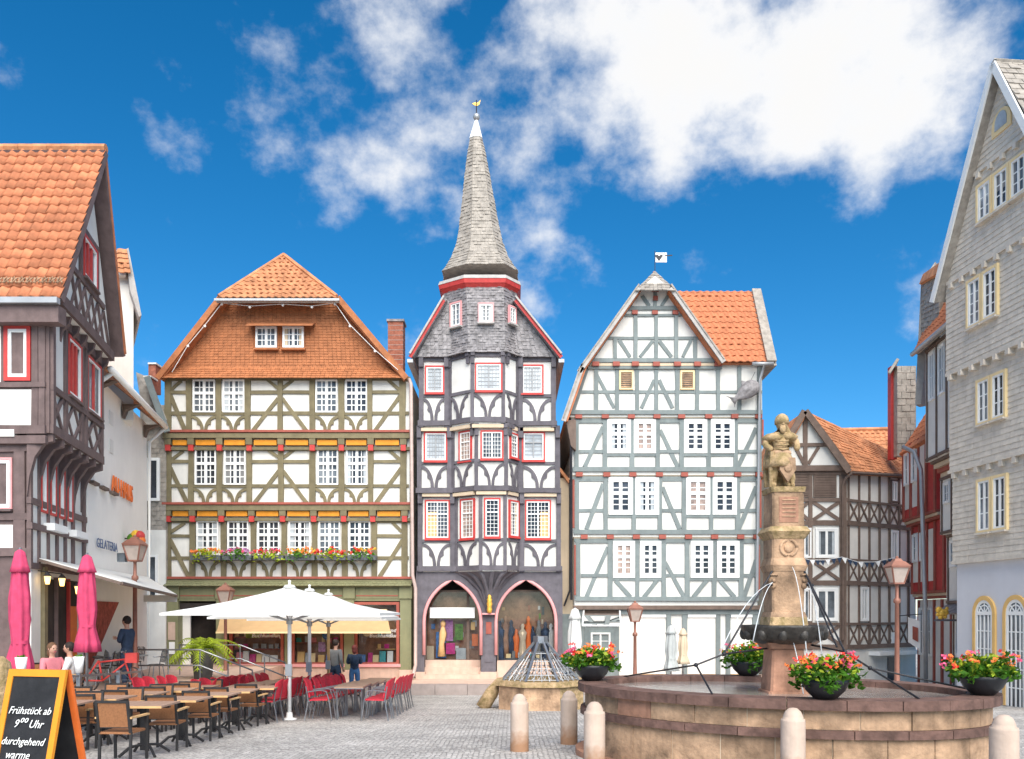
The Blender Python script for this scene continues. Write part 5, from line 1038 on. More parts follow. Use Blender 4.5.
for z in (zg, f3_.m(975, 268)[1], f3_.m(985, 168)[1]):
    hw = aA * min(1, (zA - z) / (zA - zc1)) - .05; mb = MB(); f3_.box(mb, aA - hw, aA + hw, -.1, .09, z - .05, z + .05); mb.build('moulding', 'shingle_grey', HR); k = aA - hw + .15
    while k < aA + hw - .1: mb = MB(); f3_.box(mb, k, k + .13, -.1, .13, z - .20, z - .05); mb.build('joist_end', 'shingle_grey', HR); k += .5
mb = MB(); ov = .26
for sg in (-1, 1):
    A0 = f3_.w(aA + sg * (aA + .30), ov, zE1 - .55 - (.30) * (zA - zc1) / aA * .2); A1 = f3_.w(aA, ov, zA + .06); dv = -f3_.n * 9
    sheet(mb, [A0, A1, A1 + dv, A0 + dv], .14)
rr_ = mb.build('roof', 'slate_pale', HR)
for sg in (-1, 1):
    A0 = f3_.w(aA + sg * (aA + .30), ov + .03, zE1 - .70); A1 = f3_.w(aA, ov + .03, zA - .08); mb = MB(); mb.bar(A0, A1, .05, .19); mb.build('verge_board', 'white_paint', rr_)
A0, A1 = f3_.w(aA + aA + .42, ov, zE1 - .5), f3_.w(aA, ov, zA + .09); dv = -f3_.n * 9
mb = MB(); patch(mb, A0, A0 + dv, A1 + dv, A1, 26, .3, .03, .3, up=(0, -1, 1), seed=90); mb.build('roof_slates', 'slate_pale', rr_, kind='stuff')
def rw_(f, u0, u1, vt0, vb0, n, rows):
    a0, zt = f.m(u0, vt0); a1, _ = f.m(u1, vt0); _, zb = f.m(u0, vb0); w = (a1 - a0) / n
    for i in range(n): f.window_m(a0 + w * i, a0 + w * (i + 1) - .02, zb, zt, 2, rows, casing='cream_paint', cw=.075, fw=.05, pane='pane_dark' if i % 2 else 'pane_mid', sub=1, bars='white_paint', mull=.06, d=.03, bw=.03, sill='shingle_grey')
rw_(levels[2][0], 978.5, 1009, 381, 427, 2, (3,)); rw_(levels[1][0], 979, 1010.5, 480, 534, 2, (3,)); rw_(f3_, 969, 1001, 282, 331, 2, (4,)); rw_(f3_, 979, 1030, 187, 226, 3, (3,))
a0, z0 = f3_.m(1003, 132); mb = MB(); mb2 = MB()
pts = [(a0 - .38, z0), (a0 + .38, z0)] + [(a0 + .38 * math.cos(t), z0 + .25 + .38 * math.sin(t)) for t in [math.pi * k / 8 for k in range(9)]]
f3_.poly(mb, pts, -.02, .06); aw_ = mb.build('attic_window', 'cream_paint', HR); f3_.poly(mb2, [(a0 + (x - a0) * .62, z0 + .12 + (z - z0) * .68) for x, z in pts], .0, .075); mb2.build('pane', 'pane_pale', aw_)
# arched ground-floor windows
for k in range(3):
    u = 973 + 30 * k; a0, zt = fr0.m(974, 596); a0 = a0 + k * 1.28; a1 = a0 + .98; zb = fr0.m(974, 700)[1]; c = (a0 + a1) / 2; r = (a1 - a0) / 2; zs_ = zt - r
    arch = lambda rr, n=10: [(c + rr * math.cos(math.pi - math.pi * i / n), zs_ + rr * math.sin(math.pi * i / n)) for i in range(n + 1)]
    mb = MB(); o_, i_ = [(c - r, zb)] + arch(r) + [(c + r, zb)], [(c - r + .12, zb)] + arch(r - .12) + [(c + r - .12, zb)]
    for q0, q1, q2, q3 in zip(o_, o_[1:], i_[1:], i_): fr0.poly(mb, [q0, q1, q2, q3], -.02, .06)
    w = mb.build('arched_window', 'yellow_paint', HR)
    mb = MB(); o_, i_ = i_, [(c - r + .2, zb)] + arch(r - .2) + [(c + r - .2, zb)]
    for q0, q1, q2, q3 in zip(o_, o_[1:], i_[1:], i_): fr0.poly(mb, [q0, q1, q2, q3], -.02, .045)
    mb.build('sash_frame', 'white_paint', w)
    mb = MB(); fr0.poly(mb, [(c - r + .13, zb)] + arch(r - .13) + [(c + r - .13, zb)], -.02, .012); mb.build('pane', 'pane_mid', w)
    mb = MB(); fr0.box(mb, c - r + .15, c + r - .15, .0, .042, zs_ - .05, zs_ + .05)
    for x in (-.5, 0, .5): fr0.box(mb, c + x * (r - .15) - .02, c + x * (r - .15) + .02, .0, .036, zb, zs_)
    for j in range(1, 5): z = zb + (zs_ - zb) * j / 5; fr0.box(mb, c - r + .15, c + r - .15, .0, .030, z - .015, z + .015)
    for t in (45, 90, 135): mb.bar(fr0.w(c, .02, zs_), fr0.w(c + (r - .15) * math.cos(R(t)), .02, zs_ + (r - .15) * math.sin(R(t))), .03, .03)
    mb.tube([fr0.w(c + r * .45 * math.cos(math.pi * i / 8), .025, zs_ + r * .45 * math.sin(math.pi * i / 8)) for i in range(9)], .02, 5); mb.build('glazing_bars', 'white_paint', w)
mb = MB(); fr0.box(mb, -.02, WID, -.02, .08, -1., fr0.m(974, 702)[1] - .1); mb.build('plinth', 'sandstone_pink', HR)
# ---------------------------------------------------------------- dark-cornered white house next to it
HS = thing('leaning_house', (13.9, 27, -.7), 'tall white house with dark timber corner and stepped jetties beside the grey shingle house', 'house')
fs2 = Fac(HS, *edge(938, 28.6), -.12, -1.); LS = 3.6
def solid2(f, a0, a1, z0, z1, m, root, name='wall', dep=6):
    mb = MB(); f.box(mb, a0, a1, -dep, 0, z0, z1); return mb.build(name, m, root)
YS = 28.6; zz = lambda v: P(0, v, YS).z
lv = [(.0, 604, 720), (.18, 535, 604), (.38, 478, 535), (.85, 350, 462)]
for i, (d, v0, v1) in enumerate(lv):
    f = Fac(HS, fs2.w(0, d - .5, 0).x, fs2.w(0, d - .5, 0).y, -.12, -1.); z0, z1 = (zz(v1) if i else -1.2), zz(v0)
    solid2(f, 0, LS, z0, z1, 'plaster', HS)
    for a in (.06, .9, 1.75, 2.6, LS - .06): f.beam_m('post', 'umber', (a, max(z0, -.8)), (a, z1), .075, .04)
    for z in (z0 + .06, z1 - .06): f.beam_m('rail', 'umber', (0, z), (LS, z), .09, .05)
    for a in (.25, 1.1): f.window_m(a, a + .5, lerp(z0, z1, .52), z1 - .22, 2, (2,), casing='white_paint', cw=.05, fw=.04, pane='pane_dark', sub=1)
    mb = MB(); f.box(mb, LS, LS + .05, -3, .03, z0, z1); mb.build('corner_boarding', 'charcoal', HS)
    mb = MB(); f.box(mb, -.05, 0, -3, .03, z0, z1); mb.build('corner_boarding', 'plaster', HS)
for k in range(4):
    d = .42 + .11 * k; f = Fac(HS, fs2.w(0, d - .5, 0).x, fs2.w(0, d - .5, 0).y, -.12, -1.); z1 = zz(462) - .0 ; h = .15; mb = MB(); f.box(mb, 0, LS + .04, -.6, .0, zz(478) + k * h, zz(478) + (k + 1) * h - .01); mb.build('cornice_moulding', ['plaster_beige', 'rust_red', 'plaster_beige', 'umber'][k], HS)
for (z, a0_, a1_) in ((zz(604), 0, LS),):
    f = fs2; mb = MB(); sheet(mb, [f.w(a0_, .1, z - .3), f.w(a1_, .1, z - .3), f.w(a1_, -.5, z + .15), f.w(a0_, -.5, z + .15)], .06); mb.build('pent_roof', 'slate', HS)
ft = Fac(HS, fs2.w(0, .35, 0).x, fs2.w(0, .35, 0).y, -.12, -1.); ze_ = zz(350)
c0, c1 = ft.w(-.25, .35, ze_), ft.w(LS + .3, .35, ze_); up2 = Vector((1.9, 0, 4.0))
mb = MB(); patch(mb, c1, c0, c0 + up2, c1 + up2, 14, .25, .03, prof=PANT, up=(-1, 0, .5)); mb.build('roof_tiles', 'tile_orange', HS, kind='stuff')
mb = MB(); sheet(mb, [c0, c1, c1 + up2, c0 + up2], .15); rs_ = mb.build('roof', 'slate_pale', HS)
mb = MB(); mb.tube([c0 + Vector((-.05, 0, -.05)), c1 + Vector((-.05, 0, -.05))], .08, 8); mb.build('gutter', 'zinc', rs_, True)
# gabled dormer with slate cheek towards the street
mb = MB(); mb.prism([P(915, 405, 28.9), P(921, 404, 28.9), P(935, 262, 28.9), P(921, 283, 28.9)], [v + Vector((.3, .3, 0)) for v in (P(915, 405, 28.9), P(921, 404, 28.9), P(935, 262, 28.9), P(921, 283, 28.9))]); mb.build('dormer_board', 'verge', HS)
mb = MB(); patch(mb, P(922, 345, 28.85), P(940, 345, 27.6), P(940, 268, 27.6), P(922, 284, 28.85), 14, .25, .03, .3, up=(-1, -1, 0)); mb.build('dormer_slates', 'slate_pale', HS, kind='stuff')
mb = MB(); mb.prism([P(922, 345, 28.88), P(940, 345, 27.65), P(940, 266, 27.65), P(922, 282, 28.88)], [v + Vector((1.2, .6, 0)) for v in (P(922, 345, 28.88), P(940, 345, 27.65), P(940, 266, 27.65), P(922, 282, 28.88))]); mb.build('dormer', 'slate_pale', HS)
mb = MB(); sheet(mb, [P(919, 284, 28.8), P(923, 274, 28.8), P(940, 262, 27.4), P(936, 274, 27.4)], .1); mb.build('dormer_roof', 'tile_old', HS)
# ---------------------------------------------------------------- red house further down the lane
HD = thing('red_house', (15.2, 33, -.8), 'narrow dark-red timbered house with jetties and steel downpipe down the lane', 'house')
YD = 33.0; zd = lambda v: P(0, v, YD).z; fd0 = Fac(HD, *edge(905, YD), -.14, -1.); LD = 3.6
for i, (d, v0, v1) in enumerate(((-.5, 600, 720), (-.25, 528, 592), (.05, 448, 520))):
    o = fd0.w(0, d, 0); f = Fac(HD, o.x, o.y, -.14, -1.); z0, z1 = (zd(v1) if i else -1.3), zd(v0)
    solid2(f, 0, LD, z0, z1, 'red_paint' if i else 'plaster', HD); 
    for a in (.1, .95, 1.8, 2.6, LD - .1): f.beam_m('post', 'rust_red', (a, max(z0, -.8)), (a, z1), .16, .05)
    for a in (.25, 1.1, 1.95): mb = MB(); f.box(mb, a, a + .55, -.02, .03, z0 + .35, z1 - .25); mb.build('infill_panel', 'plaster', HD)
    for a in (.3, 1.15): f.window_m(a, a + .45, lerp(z0, z1, .45), z1 - .3, 1, (2,), casing='white_paint', cw=.05, fw=.04, pane='pane_mid', sub=1, d=.03)
    for k in range(3): mb = MB(); f.box(mb, -.02, LD, -.4, .04 - .07 * k, z0 - .1 * (k + 1) + .01, z0 - .1 * k); mb.build('jetty_moulding', ['rust_red', 'plaster_beige', 'rust_red'][k], HD)
o = fd0.w(0, .2, 0); c0 = Vector((o.x, o.y, zd(455))); c1 = fd0.w(LD, .2, zd(455)); mb = MB(); sheet(mb, [c0, c1, c1 + Vector((2.2, 0, 3.4)), c0 + Vector((2.2, 0, 3.4))], .12); rdx = mb.build('roof', 'tile_orange', HD)
mb = MB(); patch(mb, c1, c0, c0 + Vector((2.2, 0, 3.4)), c1 + Vector((2.2, 0, 3.4)), 12, .25, .03, prof=PANT, up=(-1, 0, .5)); mb.build('roof_tiles', 'tile_orange', rdx, kind='stuff')
mb = MB(); pbox(mb, 891, 897, 366, 459, 33.6, 33.9); mb.build('dormer_side', 'red_paint', HD); mb = MB(); pbox(mb, 897.05, 916, 366, 456, 33.3, 33.6); mb.build('dormer', 'slate_pale', HD)
mb = MB(); sheet(mb, [P(888, 372, 33.2), P(897, 358, 33.2), P(912, 350, 33.2) + Vector((0, 1.5, 0)), P(906, 366, 33.2) + Vector((0, 1.5, 0))], .1); mb.build('dormer_roof', 'slate_pale', HD)
mb = MB(); patch(mb, P(897, 456, 33.28), P(915, 456, 33.28), P(915, 366, 33.28), P(897, 366, 33.28), 14, .3, .02, .3, up=(0, -1, 0)); mb.build('dormer_slates', 'slate_pale', HD, kind='stuff')
mb = MB(); mb.tube([P(903, 447, 31.0), P(914, 452, 30.6), P(921, 470, 30.3), P(925, 600, 30.2), P(926, 685, 30.2)], .075, 8); mb.build('downpipe', 'zinc', HD, True)
sg_ = thing('shop_sign', P(914, 632, 31.2), 'white hanging sign with dark red emblem in the lane', 'sign'); mb = MB(); mb.hexa([P(908, 617, 31.4), P(908, 617, 31.46), P(920, 621, 30.8), P(920, 621, 30.74), P(908, 642, 31.4), P(908, 642, 31.46), P(920, 650, 30.8), P(920, 650, 30.74)]); mb.build('panel', 'white_paint', sg_)
mb = MB(); mb.hexa([P(912.5, 626, 31.12), P(912.5, 626, 31.16), P(918, 628, 30.82), P(918, 628, 30.78), P(912.5, 639, 31.12), P(912.5, 639, 31.16), P(918, 642, 30.82), P(918, 642, 30.78)]); mb.build('emblem', 'rust_red', sg_)
mb = MB(); mb.bar(P(897, 616, 31.5), P(922, 614, 30.7), .03, .03); mb.build('hanger', 'iron', sg_)
gs = thing('golden_lion_sign', P(942, 613, 27.0), 'small golden lion figure sign at the white house door', 'sign'); c_ = P(942, 613, 27.0); mb = MB()
for dx, dz, r in ((0, 0, .14), (-.1, .1, .11), (.1, .02, .12), (-.05, -.14, .08), (.1, -.12, .07), (.16, .14, .06), (-.14, -.05, .06)): mb.ball(c_ + Vector((dx, 0, dz)), r, 7, 5, 1, .6)
mb.build('lion', 'gold', gs, True); mb = MB(); mb.box(c_.x - .25, c_.x + .45, c_.y - .03, c_.y + .03, c_.z - .26, c_.z - .2); mb.build('shelf', 'charcoal', gs)
# ---------------------------------------------------------------- brown timbered house at the lane
H5 = thing('lane_house', P(820, 676, 32.5), 'brown timbered white house with red tiled roof and X-braced panels behind the fountain', 'house')
B = 'umber'; Y5 = 32.5; f5 = Fac(H5, 0, Y5); g5 = P(847, 0, Y5); w5 = Fac(H5, g5.x, Y5, 1.6, 1.); LWg = w5.m(907, 500)[0]
mb = MB(); pbox(mb, 768, 847, 468, 690, Y5, 38); mb.build('wall', 'plaster', H5)
mb = MB(); prism_px(mb, [(772, 468), (847, 468), (805, 413)], Y5 - .1, 37); mb.build('gable_wall', 'plaster', H5)
zt5 = P(0, 468, Y5).z; mb = MB(); w5.box(mb, 0, LWg + .6, -3, 0, -1.2, zt5); mb.build('wall', 'plaster', H5)
fg5 = Fac(H5, 0, Y5 - .1)
fg5.beam('king_post', B, 805, 416, 805, 466, 4.4, .05); fg5.beam('collar_beam', B, 786, 445, 827, 445, 3.4, .05); fg5.beam('tie_beam', B, 768, 468.5, 848, 468.5, 6, .08)
for b in ((795, 447, 803.5, 464), (818.5, 447, 808, 464)): fg5.beam('brace', B, *b, 3.4, .035)
for b in ((772, 468, 805, 412), (848, 469, 805, 411)): fg5.beam('rafter', B, *b, 5.5, .12)
for u in (771, 787, 810, 841, 844.5): f5.beam('post', B, u, 470, u, 650, 3.6, .055)
for v, w in ((473, 4), (500, 3.6), (523, 5), (560, 3), (583, 5), (624, 3), (647, 5)): f5.beam('rail', B, 768, v, 847, v, w, .065)
for (a, b) in ((791, 809), (813, 836)):
    sh_ = f5.rect('louvre_shutter', B, a, b, 474, 497.5, -.02, .06)
    for i in range(8): f5.rect('slat', B, a + 1.5, b - 1.5, 476 + i * 2.6, 477.5 + i * 2.6, .0, .08, sh_)
for v0, v1 in ((502, 520), (561.5, 580), (626, 644)):
    for (a, b) in ((773, 786), (789, 808), (813, 839)): f5.beam('brace', B, a, v0, b, v1, 3.6, .04); f5.beam('brace', B, b, v0, a, v1, 3.6, .03)
for v0, v1 in ((528, 558), (588, 621)):
    for (a, b) in ((797, 811), (815, 837.5)): f5.window(a, b, v0, v1, 2, (1,), fw=.06, mull=.09, pane='pane_mid', sub=1, casing='white_paint', cw=.07)
# receding wing
n_ = 6; zl = [P(0, v, Y5).z for v in (470, 500, 523, 560, 583, 624, 647)]
for i in range(n_ + 1): a = .06 + (LWg) * i / n_; w5.beam_m('post', B, (a, zl[-1]), (a, zl[0]), .085, .05)
for z, w in zip(zl, (.12, .10, .18, .10, .17, .10, .18)): w5.beam_m('rail', B, (0, z), (LWg + .5, z), w, .065)
for z1, z0 in ((zl[1], zl[2]), (zl[3], zl[4]), (zl[5], zl[6])):
    for i in range(n_): a, b = LWg * i / n_ + .1, LWg * (i + 1) / n_; w5.beam_m('brace', B, (a, z1 - .05), (b, z0 + .1), .06, .035); w5.beam_m('brace', B, (b, z1 - .05), (a, z0 + .1), .06, .028)
for i, (z1, z0) in enumerate(((zl[0], zl[1]), (zl[2], zl[3]), (zl[4], zl[5]))):
    k = [4, 4, 1][i]; a = LWg * k / n_ + .14; w5.window_m(a, a + LWg / n_ - .16, z0 + .1, z1 - .14, 2, (1,), fw=.05, mull=.08, pane='pane_mid', sub=1, casing='white_paint' if i else 'umber', cw=.06)
mb = MB(); w5.box(mb, LWg * .35, LWg + .5, 0, .5, zl[-1] - .35, zl[-1] - .2); mb.build('shop_ledge', 'white_paint', H5)
mb = MB(); w5.box(mb, LWg * .66, LWg * .66 + .75, -.01, .04, -.9, zl[-1] - .45); dd = mb.build('shop_door', 'pane_dark', H5); mb = MB(); w5.box(mb, LWg * .66 + .2, LWg * .66 + .65, .0, .05, .75, 1.25); mb.build('notice', 'white_paint', dd)
r_a, r_b, r_c, r_d = P(848.5, 471, 32.2), P(908, 474, 34.3), P(908, 459, 35.4), P(806, 411, 33.4)
mb = MB(); patch(mb, r_a, r_b, r_c, r_d, 15, .2, .025, .3, up=(.3, -1, 1)); r5 = mb.build('roof_tiles', 'tile_old', H5, kind='stuff'); mb = MB(); mb.prism([v - Vector((0, 0, .15)) for v in (r_a, r_b, r_c, r_d)], [v - Vector((0, 0, .03)) for v in (r_a, r_b, r_c, r_d)]); mb.build('roof', 'tile_old', H5)
mb = MB(); sheet(mb, [P(805, 411, 32.2), P(768, 474, 32.2), P(768, 474, 32.2) + Vector((0, 4, 0)), P(805, 411, 32.2) + Vector((0, 4, 0))], .14); mb.build('roof', 'tile_old', H5)
mb = MB(); mb.bar(P(849, 472, 32.1), P(805.5, 411, 32.1), .08, .22); mb.bar(P(770, 470, 32.1), P(804.5, 411, 32.1), .08, .22); mb.build('verge_board', 'umber', H5)
mb = MB(); mb.tube([r_a + Vector((0, -.08, -.08)), r_b + Vector((0, -.08, -.08))], .06, 6); mb.tube([r_a + Vector((.1, -.1, -.1)), P(846, 478, 32.2), P(843, 485, 32.3), P(843, 640, 32.35)], .05, 6); mb.build('gutter', 'umber', H5)
H6 = thing('rear_roof_house', P(868, 500, 37), 'orange tiled roof rising behind the brown timbered house', 'house')
mb = MB(); patch(mb, P(838, 472, 36.2), P(906, 472, 36.2), P(893, 430, 37.8), P(842, 431, 37.8), 11, .25, .03, prof=PANT, up=(0, -1, 1)); mb.build('roof_tiles', 'tile_old', H6, kind='stuff')
mb = MB(); mb.box(P(838, 0, 36.4).x, P(906, 0, 36.4).x, 36.6, 40, -1, P(0, 470, 36.6).z); mb.build('wall', 'plaster', H6); mb = MB(); mb.tube([P(841, 430, 37.8), P(894, 429, 37.8)], .1, 6); mb.build('ridge', 'tile_old', H6)
# bunting along the lane house
bt = thing('bunting', P(822, 557, 32.1), 'string of dark blue pennants across the brown timbered house', 'bunting'); pts = [P(u, v, 32.0) for u, v in ((796, 556), (810, 560), (825, 560), (842, 557), (858, 562), (875, 562), (893, 558))]; mb = MB(); mb.tube(pts, .012, 4); mb.build('cord', 'white_paint', bt)
for i in range(18):
    t = (i + .5) / 18 * 6; k = int(t); p = lerp(pts[k], pts[k + 1], t - k); mb = MB(); mb.prism([p + Vector((-.1, 0, 0)), p + Vector((.1, 0, 0)), p + Vector((.02, -.02, -.22))], [p + Vector((-.1, .01, 0)), p + Vector((.1, .01, 0)), p + Vector((.02, -.01, -.22))]); mb.build('pennant', 'cloth_navy' if i % 3 else 'white_paint', bt)
# ---------------------------------------------------------------- fountain
FC = Vector((3.58, 11.7)); FA, FB = 2.66, 1.82; FD = Vector((4.79, -2.34)).normalized(); FP = Vector((-FD.y, FD.x)); RIM = 1.05
FZ = gz(11.7) - .15
FT = thing('fountain', (FC.x, FC.y, FZ), 'round sandstone fountain basin with column and carved bowl', 'fountain')
def ell(t, off=0.): return FC + FD * ((FA + off) * math.cos(t)) + FP * ((FB + off) * math.sin(t))
NS = 26
def ring_part(name, m, o0, o1, z0, z1, gap=.0045, shift=0., n=NS, jit=.012, split=2):
    for k in range(n):
        g = 2 * math.pi / n; t0, t1 = g * (k + shift) + gap / 2, g * (k + 1 + shift) - gap / 2; mb = MB(); e = random.uniform(-jit, jit)
        for j in range(split):
            ta, tb = lerp(t0, t1, j / split), lerp(t0, t1, (j + 1) / split); a, b, c, d = ell(ta, o0), ell(ta, o1 + e), ell(tb, o1 + e), ell(tb, o0)
            mb.prism([Vector((*p, z0)) for p in (a, b, c, d)], [Vector((*p, z1)) for p in (a, b, c, d)])
        mb.build(name, m(k) if callable(m) else m, FT)
sm = lambda k: random.choice(['sandstone'] * 6 + ['sandstone_red'])
ring_part('wall_stone', sm, -.22, 0, FZ - .3, .60, shift=.0, jit=.018); ring_part('band_stone', 'sandstone_dark', -.22, .07, .605, .70, shift=.35, jit=.004)
ring_part('upper_stone', sm, -.22, -.005, .705, .93, shift=.5, jit=.010); ring_part('rim_stone', 'sandstone_dark', -.30, .10, .935, RIM, shift=.2, jit=.004)
mb = MB(); n_ = 52
for i in range(n_):
    ta, tb = 2 * math.pi * i / n_, 2 * math.pi * (i + 1) / n_; pts = [ell(ta, -.2), ell(ta, -.02), ell(tb, -.02), ell(tb, -.2)]; mb.prism([Vector((*p, FZ - .2)) for p in pts], [Vector((*p, RIM - .02)) for p in pts])
mb.build('mortar', 'plaster_beige', FT)
ring_part('plinth_stone', 'sandstone_red', -.1, .14, FZ - .3, FZ + .22, shift=.6, jit=.01)
n = 48; mb = MB(); mb.prism([Vector((*ell(2 * math.pi * i / n, -.25), -.1)) for i in range(n)], [Vector((*ell(2 * math.pi * i / n, -.25), RIM - .085)) for i in range(n)]); mb.build('water', 'water', FT)
for a0, a1 in ((-2.1, -1.95), (-1.75, -1.55)): mb = MB(); p, q = ell(a0, .06), ell(a1, .06); mb.bar(Vector((*p, .12)), Vector((*q, .12)), .05, .05); mb.build('iron_clamp', 'iron', FT)
# column
CY = 11.6; CX = (783.5 - U0) / FPX * CY; sc = CY / FPX
def zc_(v): return P(0, v, CY).z
def blk(name, w0, w1, v0, v1, m, parent=FT, ch=.12, du=0., n4=True):
    z0, z1 = zc_(v1), zc_(v0); rows = []
    for w, z in ((w0, z0), (w1, z1)):
        h = w * sc / 2; c = h * ch; x = CX + du * sc; rows.append([Vector((x + a, CY + b, z)) for a, b in ((-h + c, -h), (h - c, -h), (h, -h + c), (h, h - c), (h - c, h), (-h + c, h), (-h, h - c), (-h, -h + c))])
    mb = MB(); mb.prism(rows[0], rows[1]); return mb.build(name, m, parent)
blk('shaft_base', 46, 40, 690, 704, 'sandstone_red'); blk('shaft', 36, 31, 648, 690, 'sandstone_red'); blk('shaft_collar', 38, 44, 642, 648, 'sandstone_red')
s_ = blk('shaft_panel', 18, 17, 655, 684, 'sandstone', ch=.02); s_.location.y -= .07
mb = MB(); prof = []
for v, w in ((645, 16), (643, 25), (638.5, 36), (632, 40.5), (627.5, 41.5), (625, 42), (625, 39), (627.5, 37.5)): prof.append((w * sc, zc_(v)))
mb.lathe(prof, (CX, CY, 0), 32, lambda a, z: 1 + (.035 * math.sin(a * 12) if zc_(644) < z < zc_(629) else 0)); mb.build('bowl', 'bowl_stone', FT, True)
mb = MB(); mb.lathe([(37 * sc, zc_(627.5)), (37 * sc, zc_(626.5))], (CX, CY, 0), 24); mb.build('bowl_water', 'water', FT)
for i in range(12):
    a = 2 * math.pi * i / 12 + .2; mb = MB(); mb.ball((CX + 38 * sc * math.cos(a), CY + 38 * sc * math.sin(a), zc_(634)), .065, 8, 6, 1, 1, 1.3); mb.build('carved_mask', 'bowl_stone', FT, True)
blk('pedestal_foot', 38, 36, 617, 625, 'stone_moss'); blk('pedestal_torus', 36, 33, 612, 617, 'sandstone'); blk('pedestal', 31, 33, 572, 612, 'sandstone'); blk('cornice', 34, 38, 566, 572, 'sandstone')
blk('medallion_block_foot', 36, 33, 559, 566, 'sandstone'); blk('medallion_block', 32, 32, 540, 559, 'sandstone'); blk('cornice', 33, 42, 533, 540, 'stone_moss'); blk('cornice_top', 42, 36, 528, 533, 'stone_moss')
blk('inscription_block', 32, 31, 494, 528, 'sandstone'); s_ = blk('inscription_panel', 19, 19, 499, 524, 'sandstone_red', ch=.02); s_.location.y -= .095; blk('statue_base', 33, 35, 489, 494, 'stone_moss')
for v in (502, 506, 510, 514, 518): mb = MB(); mb.bar((CX - .09, CY - .228, zc_(v)), (CX + .09, CY - .228, zc_(v)), .012, .012); mb.build('carved_line', 'sandstone', FT)
mb = MB(); c = Vector((CX, CY - 16 * sc, zc_(549))); mb.tube([c + Vector((8 * sc * math.cos(2 * math.pi * i / 16), 0, 8 * sc * math.sin(2 * math.pi * i / 16))) for i in range(17)], .022, 6); mb.build('medallion', 'sandstone', FT, True); mb = MB(); mb.ball(c, 5 * sc, 10, 8, 1, .5); mb.build('medallion_boss', 'sandstone', FT, True)
for dx in (-15, 15):
    c = Vector((CX + dx * sc, CY - 13 * sc, zc_(579))); mb = MB(); mb.ball(c, 5.2 * sc, 10, 8, .9, .9, 1.2); mb.ball(c + Vector((0, -.06, -.03)), .03, 6, 5); mb.ball(c + Vector((0, -.04, -.10)), .045, 6, 5); mb.tube([c + Vector((-.05, -.05, .04)), c + Vector((0, -.08, .05)), c + Vector((.05, -.05, .04))], .014, 5); mb.build('lion_mask', 'sandstone', FT, True)
    mb = MB(); mb.tube([c + Vector((0, -.05, -.09)), c + Vector((math.copysign(.1, dx), -.12, -.09))], .016, 6); mb.build('spout', 'iron', FT)
# iron stays
def stay(pts, r=.013): mb = MB(); mb.tube(pts, r, 6); return mb.build('iron_stay', 'iron', FT)
hl, hr = P(724, 654, 11.0), P(845, 652, 10.6)
stay([Vector((CX - .2, CY - .2, zc_(570))), hl]); stay([Vector((CX + .2, CY - .2, zc_(570))), hr]); stay([Vector((CX + .22, CY - .2, zc_(572))), hr + Vector((-.1, 0, .06))])
jl, jr = P(696, 665, 10.9), P(870, 668, 10.9); e1, e2, e3, e4 = ell(2.75, -.12), ell(-1.75, -.15), ell(.15, -.12), ell(-.75, -.15)
for h_, j_, ea, eb in ((hl, jl, e1, e2), (hr, jr, e3, e4)): stay([h_, j_]); stay([j_, Vector((*ea, RIM))]); stay([j_, Vector((*eb, RIM))])
stay([hl, Vector((CX - .25, CY - .1, zc_(648)))]); stay([hr, Vector((CX + .3, CY - .1, zc_(644)))])
for p in (hl, hr, jl, jr): mb = MB(); mb.ball(p, .03, 8, 6); mb.build('stay_joint', 'iron', FT, True)
# water jets, falling in thin arcs
for (x0, v0, x1, v1) in ((-17, 583, -42, 640), (-17, 583, -75, 655), (2, 568, 10, 660), (17, 583, 24, 655), (-3, 628, 6, 690)):
    a, b = Vector((CX + x0 * sc, CY - .28, zc_(v0))), Vector((CX + x1 * sc, CY - .55, zc_(v1))); mb = MB(); pts = []
    for i in range(9): t = i / 8; pts.append(Vector((lerp(a.x, b.x, t), lerp(a.y, b.y, t), a.z + (b.z - a.z) * (t * t * .75 + t * .25))))
    mb.tube(pts, [.004 + .004 * i / 8 for i in range(9)], 6); mb.build('water_jet', 'water_jet', FT, True)
# statue of an armoured man leaning on a shield, lion at his feet
ST = thing('statue', (CX, CY, zc_(489)), 'weathered mossy stone statue of an armoured man on top of the fountain column', 'statue'); WL[ST.name] = Vector((0, 0, 0))
def Q(u, v, dy=0.): return Vector(((u - 783.5) * sc, dy, zc_(v) - zc_(489)))
vs = [Q(779, 459), Q(779.5, 449), Q(780, 440, -.01), Q(780, 433, -.02), Q(780.5, 426, -.03), Q(770, 438), Q(763.5, 445, -.03), Q(770.5, 452, -.10), Q(789, 437), Q(796, 442, -.02), Q(795.5, 452, -.08),
      Q(774.5, 463), Q(773, 474, -.04), Q(773, 484), Q(784, 463), Q(786, 474, -.02), Q(787, 484, .02), Q(772, 487, -.09), Q(788, 487, -.07)]
skinned('figure', vs, [(0, 1), (1, 2), (2, 3), (3, 4), (2, 5), (5, 6), (6, 7), (2, 8), (8, 9), (9, 10), (0, 11), (11, 12), (12, 13), (0, 14), (14, 15), (15, 16), (13, 17), (16, 18)],
        [(.13, .11), (.10, .09), (.14, .11), .055, .055, .065, .05, .042, .065, .05, .042, .085, .06, .046, .085, .06, .046, .04, .04], 'stone_moss', ST)
mb = MB(); hd = Q(781, 424, -.03); mb.ball(hd, .088, 10, 8, .9, 1, 1.15); mb.lathe([(.096, -.01), (.098, .04), (.08, .09), (.04, .125), (.01, .135)], hd, 12); mb.ball(hd + Vector((-.005, -.085, -.02)), .018, 6, 5); mb.ball(hd + Vector((0, -.06, -.075)), .04, 8, 6); mb.build('helmet_and_face', 'stone_moss', ST, True)
